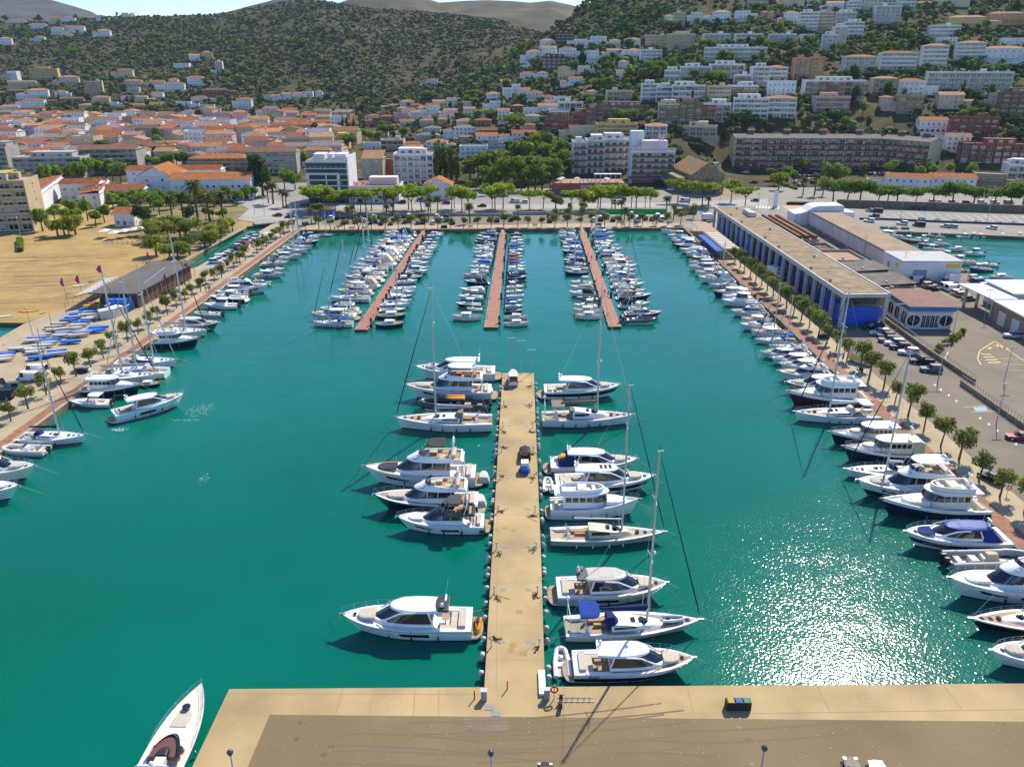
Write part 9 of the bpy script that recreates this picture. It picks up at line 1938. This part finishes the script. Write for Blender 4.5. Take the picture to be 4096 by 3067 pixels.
for i,(t,u,v) in enumerate((('b1',180,385),('b1',590,230),('b1',1735,475),('b1',1420,570),('b1',285,1250),('b1',2200,200),('b2',420,195),('b2',75,205),('b3',1790,130),('b3',2120,150),('b2',880,165),('b2',1600,165))): post_lamp(0,0,8,f'slim street lamp near the beach and avenue, {ordinal(i + 1)} of twelve',p=PT(t,u,v,ZQ),grp='street lamps near the avenue')
for i,(px,row,h) in enumerate(((2045,1492,9),(2084,1494,8.5),(2124,1494,6.5))): p = P(px,row,ZQ); post_lamp(0,0,h,f'thin mast at the far end of the pier, {ordinal(i + 1)} from the left',globe=i == 9,p=p,grp='thin masts at the pier end')
def small(name,px,row,label,cat,shapes,z=ZQ,rz=0,t=None):
 p = P(px,row,z) if not t else PT(t,px,row,z); o = root(name,p,rz,1,label,cat)
 for nm,col,f in shapes: b = MB(); f(b); part(nm,b.mesh(nm,50),o,col)
 return o
for i,(x,y) in enumerate(((2029,2756),(1898,2795),(2012 + 17,2756))[:2]): small('red_bollard',x,y,f"thin red marker post on the quay, {('right one on the pier', 'left one beside the power box')[i]}",'bollard',[('post',(.42,.06,.02),lambda b: b.tube([(0,0,0),(0,0,1.05)],.07,8,M_plain)),('cap',(.6,.1,.03),lambda b: b.tube([(0,0,1.05),(0,0,1.12)],.08,8,M_plain))])
for x,y,s_ in ((1936,2797,'left'),(2187,2792,'right')): small('power_cabinet',x,y,f'grey power cabinet at the {s_} foot of the pier','cabinet',[('cabinet',(.36,.37,.37),lambda b: b.box(-.3,.3,-.22,.22,0,1.2,M_plain)),('cabinet_roof',(.5,.5,.48),lambda b: b.box(-.34,.34,-.26,.26,1.2,1.28,M_plain)),('cabinet_door',(.30,.31,.31),lambda b: b.box(-.26,.26,-.25,-.22,.1,1.1,M_plain))])
def ringpts(r,z,n=14,y=0): return [(r * math.cos(6.283 * k / n),y,z + r * math.sin(6.283 * k / n)) for k in range(n + 1)]
small('life_ring_stand',2216,2795,'red life ring on a post at the right foot of the pier','life ring',[('post',(.5,.5,.5),lambda b: b.tube([(0,0,0),(0,0,1.9)],.05,6,M_plain)),('life_ring',(.50,.05,.02),lambda b: b.tube(ringpts(.36,1.35,y=-.1),.09,8,M_plain,False))]); small('life_ring_stand',2060,965,'red life ring on a post under the near right tamarisks','life ring',[('post',(.5,.5,.5),lambda b: b.tube([(0,0,0),(0,0,1.9)],.05,6,M_plain)),('life_ring',(.50,.05,.02),lambda b: b.tube(ringpts(.36,1.35,y=-.1),.09,8,M_plain,False))],t='c4')
small('white_cabinet',2168,2735,'long white storage locker on the right edge of the pier','locker',[('locker',(.6,.6,.58),lambda b: b.box(-.33,.33,-1.7,1.7,0,.3,M_plain)),('lid',(.74,.74,.72),lambda b: b.box(-.36,.36,-1.75,1.75,.3,.36,M_plain))])
def scooter(px,row,label,t=None,rz=1.5):
 def w_(b):
  for x in (-.6,.62): b.tube([(x,-.06,.24),(x,.06,.24)],.24,10,M_rubber)
 small('motor_scooter',px,row,label,'scooter',[('body',(.05,.05,.055),lambda b: (slab_mb(b,-.8,.1,.17,.35,.75,p=3,inset=.1,m=M_plain,bot=True),b.box(.0,.45,-.15,.15,.25,.33,M_plain),slab_mb(b,.38,.6,.2,.3,.95,p=4,rf=.1,inset=.1,m=M_plain))),('wheel',None,w_),('saddle',(.02,.02,.02),lambda b: slab_mb(b,-.7,.05,.16,.75,.86,p=3,inset=.1,m=M_plain)),('handlebar',None,lambda b: b.tube([(.4,-.33,1.08),(.5,0,1.0),(.4,.33,1.08)],.03,5,M_black))],rz=rz,t=t)
scooter(2243,2822,'dark motor scooter parked at the foot of the pier beside the bike rack'); scooter(785,1555,'white-fronted scooter behind the ambulance','b4',2.4); scooter(650,1430,'black scooter parked beside a right promenade tamarisk','b4',1.2)
for i,(u,v) in enumerate(((1420,895),(1450,885),(1480,872),(1510,860),(1585,805))): scooter(u,v,f'motorbike outside the beach club, {ordinal(i + 1)} from the left','b1',.9)
small('bike_rack',2302,2798,'low steel bicycle rack on the front quay','bike rack',[('frame',None,lambda b: (b.box(-1.9,1.9,-.32,-.28,.02,.07,M_chrome),b.box(-1.9,1.9,.28,.32,.02,.07,M_chrome))),('hoop',None,lambda b: [b.tube([(x,-.3,.05),(x,-.1,.5),(x,.3,.05)],.025,4,M_chrome) for x in (-1.5,-.9,-.3,.3,.9,1.5)])])
def bins(px,row,label,t=None):
 o = small('recycling_bins',px,row,label,'recycling bin',[('bin_frame',(.03,.03,.03),lambda b: b.box(-1.9,1.9,-.6,.6,0,1.15,M_plain)),('yellow_lid',(.40,.30,.02),lambda b: b.box(-1.7,-.75,-.62,.4,1.15,1.3,M_plain)),('blue_lid',(.02,.10,.30),lambda b: b.box(-.5,.5,-.62,.4,1.15,1.3,M_plain)),('green_lid',(.05,.2,.08),lambda b: b.box(.75,1.7,-.62,.4,1.15,1.3,M_plain))],t=t); o.scale = (.66,.66,.85)
bins(2950,2830,'dark recycling bins with yellow and blue lids on the front quay'); bins(1625,312,'recycling bins on the left half of the far quay','b2'); bins(745,295,'recycling bins on the right half of the far quay','b3'); bins(710,1560,'recycling bins under the left promenade tamarisks','b1'); bins(480,1265,'wooden clad bins between the right promenade tamarisks','b4')
for i,(t,u,v) in enumerate((('b2',823,325),('b2',937,324),('b2',1852,312),('b3',198,302),('b3',960,296),('b3',1068,295))): small('bench',u,v,f'slatted bench on the far quay, {ordinal(i + 1)} from the left','bench',[('seat',(.20,.12,.07),lambda b: [b.box(-.9,.9,-.25 + .14 * k,-.15 + .14 * k,.42,.46,M_plain) for k in range(4)]),('backrest',(.20,.12,.07),lambda b: [b.box(-.9,.9,.28,.32,.52 + .16 * k,.64 + .16 * k,M_plain) for k in range(3)]),('leg',(.1,.1,.1),lambda b: [b.box(x - .04,x + .04,-.25,.3,0,.42,M_plain) for x in (-.7,.7)])],t=t)
# flags of the beach club
for i,(u,v,h,f) in enumerate(((890,755,4.4,1.6),(700,850,4.5,1.2),(590,990,8,.9),(1460,510,3,2),(1290,595,3,.8),(1640,770,5.5,1.6),(1455,880,5.8,1.0))):
 p = PT('b1',u,v,ZQ); o = root('feather_flag',p,0,1,f'magenta flag at the beach club, {ordinal(i + 1)} in order from the sea','flag','magenta flags of the beach club'); b = MB(); b.tube([(0,0,0),(0,0,h)],.04,5,M_black); part('pole',b.mesh('pole'),o); b = MB(); b.add([(0,0,h),(-f * .5,.1,h - .3),(-f,0,h - 1.6),(-f * .5,-.12,h - 2.3),(0,0,h - 2.6)],[(0,1,2,3,4)],M_cloth); part('flag_cloth',b.mesh('flag_cloth'),o,(.55,.035,.28))
# dinghies on trolleys in the sailing yard
DN = []
for k in range(3):
 b = MB(); slab_mb(b,-2.1,2.1,.75,.35,.78,p=2,inset=-.12,crown=.04 if k else -.1,m=M_cloth,ws=.5,bot=True); h_ = b.mesh('hull',40); b = MB(); b.box(-1.4,1.6,-.04,.04,.2,.3,M_chrome); b.tube([(-.5,-.6,.2),(-.5,.6,.2)],.17,8,M_rubber); DN.append((h_,b.mesh('trolley')))
MS_ = MB(); MS_.tube([(.7,0,.6),(.7,0,6.8)],.05,5,M_black); DMAST = MS_.mesh('mast')
pts_ = xy('60 1415,45 1440,35 1465,170 1372,310 1400,350 1445,430 1425,500 1385,310 1378,380 1345,430 1318,450 1298,290 1300,330 1275,380 1252,540 1255,560 1230,580 1200,690 1255,720 1230,480 1208,470 1180,640 1195,520 1155,690 1165,830 1215,860 1190,600 1125,640 1098,680 1070,720 1140,780 1110,760 1080,830 1100,800 1050,850 1030,880 1000,760 1030,790 1000,840 980,620 1310,510 1415')
for i,(u,v) in enumerate(pts_):
 p = PT('b1',u,v,ZQ); c = rnd.choice([(.50,.49,.46)] * 3 + [(.25,.30,.48),(.04,.16,.55),(.48,.42,.33),(.40,.38,.35)])
 if (u,v) in ((830,1215),(860,1190),(620,1310),(450,1298)): c = (.02,.17,.62)
 if v < 1010: c = rnd.choice([(.60,.12,.03),(.65,.40,.04),(.66,.65,.62)])
 o = root('sailing_dinghy',p,math.radians(12 + rnd.uniform(-6,6)),rnd.uniform(.95,1.1),None,'dinghy','dinghies on the hard by the beach club'); k = i % 3; part('hull',DN[k][0],o,c); part('trolley',DN[k][1],o)
 if i in (5,17,24,33,11): part('mast',DMAST,o)
 later(o,{(.02,.17,.62): 'dinghy under a bright blue cover',(.25,.30,.48): 'dinghy under a lilac cover',(.04,.16,.55): 'dinghy under a blue cover',(.60,.12,.03): 'orange kayak',(.65,.40,.04): 'yellow kayak'}.get(c,'pale dinghy on a trolley'),'in the sailing yard',u)
for u,v,c,lab in ((235,1042,(.65,.25,.03),'orange kayak lying on the sand'),(270,1045,(.70,.42,.03),'yellow kayak lying on the sand'),(50,1090,(.70,.70,.68),'white paddle board on the sand by the water'),(690,825,(.70,.70,.68),'white boards stacked on the beach by the awning')): o = part('kayak',DN[0][0],None,c,tuple(PT('b1',u,v,ZQ - .45)),.4,(.9,.6,.7)); tag(o,lab,'kayak')
# hedges, walls, fences
def hedge(t,pts,w,h,label):
 b = MB(); A_ = [PT(t,u,v,ZQ) for u,v in pts]; o = root('hedge',A_[0],0,1,label,'hedge'); bl = []
 for a_,c_ in zip(A_,A_[1:]):
  n = int((c_ - a_).length / 1.1) + 1
  for i in range(n): p = a_.lerp(c_,i / n) - A_[0]; bl.append(((p.x,p.y,h * .55),(w * .5,.8,h * .5)))
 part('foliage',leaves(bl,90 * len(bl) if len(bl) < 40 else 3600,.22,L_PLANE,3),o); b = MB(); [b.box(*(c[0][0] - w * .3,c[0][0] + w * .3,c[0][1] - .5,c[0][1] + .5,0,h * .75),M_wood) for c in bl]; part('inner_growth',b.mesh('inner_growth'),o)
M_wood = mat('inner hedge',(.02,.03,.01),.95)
hedge('b1',[(1480,490),(1810,330)],2.4,1.3,'long clipped green hedge beside the canal garden'); hedge('b1',[(175,425),(180,520)],2.6,1.6,'square clipped hedge standing alone on the sand'); hedge('t4',[(40,1570),(250,1640)],2,1.2,'low hedge along the car park road'); hedge('b4',[(180,112),(480,116)],3,1.5,'green planting behind the pink plaza'); hedge('t3',[(1610,1350),(1900,1420)],3,4.5,'ivy covered bank beside the uphill road')
def wallrun(name,label,t,pts,w,h,m,rail=None,top=None):
 A_ = [PT(t,u,v,ZQ) for u,v in pts]; o = root(name,A_[0],0,1,label,'wall' if not rail else 'fence')
 for i,(a_,c_) in enumerate(zip(A_,A_[1:])):
  d = c_ - a_; rz = math.atan2(d.y,d.x); m_ = (a_ + c_) / 2 - A_[0]; part('wall',U(m,'wall'),o,None,(m_.x,m_.y,0),rz,(d.length,w,h))
  if rail: n = max(1,int(d.length / 6)); [part('railing',U_RAIL,o,rail,tuple(a_ + d * ((k + .5) / n) - A_[0] + Vector((0,0,h))),rz,(d.length / n,1,1.1)) for k in range(n)]
wallrun('harbour_wall','low stone wall with metal railing behind the car park row','b4',[(1000,1110),(1380,1390),(1780,1656)],.5,1.0,M_stone,(.34,.34,.32)); wallrun('harbour_wall','near end of the stone wall and railing at the right edge','c4',[(1665,10),(2250,420)],.5,1.0,M_stone,(.34,.34,.32))
wallrun('retaining_wall','grey retaining wall behind the left half of the car park','b2',[(1150,206),(1700,210),(2211,212)],.5,1.1,mat('grey concrete wall',(.34,.30,.25),.9,noise=(.4,.8,1.1))); wallrun('retaining_wall','grey retaining wall behind the right half of the car park','b3',[(5,203),(640,196),(815,194)],.5,1.3,MATS['grey concrete wall']); wallrun('hoarding','bright green hoarding behind the car park','b3',[(820,192),(1325,190)],.2,2.1,mat('green hoarding',(.03,.34,.10),.7)); wallrun('hoarding','brown timber fence beside the green hoarding','b3',[(1395,195),(1595,196)],.2,2.4,mat('brown timber',(.17,.10,.05),.85))
wallrun('retaining_wall','long stone retaining wall below the umbrella pines','b4',[(590,132),(1380,158),(2300,190)],.8,3.4,mat('dark rubble wall',(.17,.135,.10),.95,noise=(.8,.6,1.2,7,1))); wallrun('barrier_row','row of navy painted blocks dividing the fishing apron','b4',[(790,240),(1000,243),(1400,262),(2211,290)],.7,.8,mat('navy block',(.02,.03,.10),.7)); wallrun('canal_parapet','pale stone parapet on the beach side of the canal','b1',[(1600,602),(2125,312)],.5,.5,mat('pale stone',(.44,.36,.24),.9)); wallrun('canal_bridge','low concrete bridge across the head of the canal','b2',[(-15,285),(150,268)],4.5,.5,MATS['grey concrete wall'],(.3,.3,.3))
# piles of nets and crates on the fishing quay
for i,(u,v) in enumerate(xy('860 335,900 345,945 355,980 385,1020 405,1060 420,1110 445,1150 470,1230 500,1260 520,1320 545,1360 560,1420 580,1470 600,1520 640,1570 655,1600 665,1650 690,1690 690,1470 620,1330 240,1450 250,1600 258,1800 268,2000 275,2120 278,1000 320,1080 322,1180 322')):
 p = PT('b4',u,v,ZQ); o = root('net_pile',p,rnd.uniform(0,3),1,None,'net pile','nets and crates on the fishing quay'); c = rnd.choice([(.02,.20,.13),(.03,.10,.25),(.20,.19,.17),(.25,.15,.08),(.35,.33,.28)]) if v > 330 else (.02,.18,.12); b = MB()
 for _ in range(5): b.ball((rnd.uniform(-1,1),rnd.uniform(-.7,.7),.3),rnd.uniform(.5,.9),M_cloth,7,5,(1.2,1,.7))
 part('net',b.mesh('net',30),o,c); b = MB()
 for k in range(3): b.box(-1.5 + k * .9,-.8 + k * .9,-1.4,-.8,0,.5 + .4 * (k % 2),M_plain)
 part('crate',b.mesh('crate'),o,rnd.choice([(.4,.4,.38),(.1,.2,.4),(.45,.15,.05)])); later(o,{(.02,.20,.13): 'green net heap',(.03,.10,.25): 'blue net heap',(.20,.19,.17): 'grey net heap',(.25,.15,.08): 'brown net heap',(.35,.33,.28): 'pale net heap'}.get(c,'green net heap'),'with crates on the fishing quay' if v > 330 else 'on the navy block row',u)
# planters, roundabout bits
for i,(u,v) in enumerate(((1455,1390),(1480,1370),(1530,1320),(1570,1310),(1605,1285),(1640,1260),(1670,1235))): p = PT('b4',u,v,ZQ); o = root('planter',p,.6,1,f'rust brown planter with shrubs beside the restaurant, {ordinal(i + 1)} from the front','planter','planters beside the restaurant'); part('planter_box',U_BOX,o,(.22,.09,.04),sc=(1.8,1.0,.8)); t_,c_ = tree_proto('bush',i % 3); part('shrub_foliage',c_,o,None,(0,0,.6),sc=(.7,.6,.6))
small('welcome_pillar',1025 + 2048 / 1 * 0 + 62,805 + 0,'tall white sign pillar on the roundabout by the pink plaza','sign',[('pillar',(.7,.7,.7),lambda b: b.box(-.9,.9,-.25,.25,0,7,M_plain)),('base',(.5,.5,.5),lambda b: b.box(-1.3,1.3,-.6,.6,0,.4,M_plain))],t=None) if False else small('welcome_pillar',60,135,'tall white sign pillar on the roundabout by the pink plaza','sign',[('pillar',(.7,.7,.7),lambda b: b.box(-.9,.9,-.25,.25,0,7,M_plain)),('base',(.5,.5,.5),lambda b: b.box(-1.3,1.3,-.6,.6,0,.4,M_plain))],t='b4')
o = root('kiosk',PT('b2',615,210,ZQ),0,1,'blue kiosk with brown roof beside the far car park','kiosk'); part('wall',U_WALL,o,(.03,.16,.45),sc=(6,5,3)); part('roof',roof_mesh('hip',6,5,1,M_brownt),o,(.3,.15,.1),(0,0,3)); part('window',U_WIN[0],o,(.5,.5,.5),(0,-2.52,1),sc=(3,1,1.4))
# mooring lines of the big yachts: stern lines to the quay, bow lines down into the water
for o,xs,xb,row in HERO:
 s_ = max(v.co.x for v in next(c for c in o.children if c.name.startswith('hull') and not c.name.startswith('hull_w')).data.vertices); b = MB()
 for y in (.9,-.9): b.tube([(s_ - .4,y * .6,1.7),(s_ + 2.5,y * 1.9,-.1)],.025,3,M_rope,False); b.tube([(-s_ + .3,y * 1.8,1.2),(-s_ - 2.4,y * 2.6,1.25)],.03,3,M_rope,False)
 part('mooring_line',b.mesh('mooring_line'),o)
# ------------------------------------------------------------------ air
hz = bpy.data.materials.new('haze'); hz.use_nodes = True; n = hz.node_tree.nodes
for x in list(n):
 if x.type == 'BSDF_PRINCIPLED': n.remove(x)
v = n.new('ShaderNodeVolumePrincipled'); v.inputs['Color'].default_value = (.60,.78,1.0,1); v.inputs['Density'].default_value = 4.2e-5
hz.node_tree.links.new(v.outputs[0],n['Material Output'].inputs['Volume'])
b = MB(); b.box(-3600,3600,-120,4700,-6,470,hz); struct('haze',b,'stuff')
settle_labels()
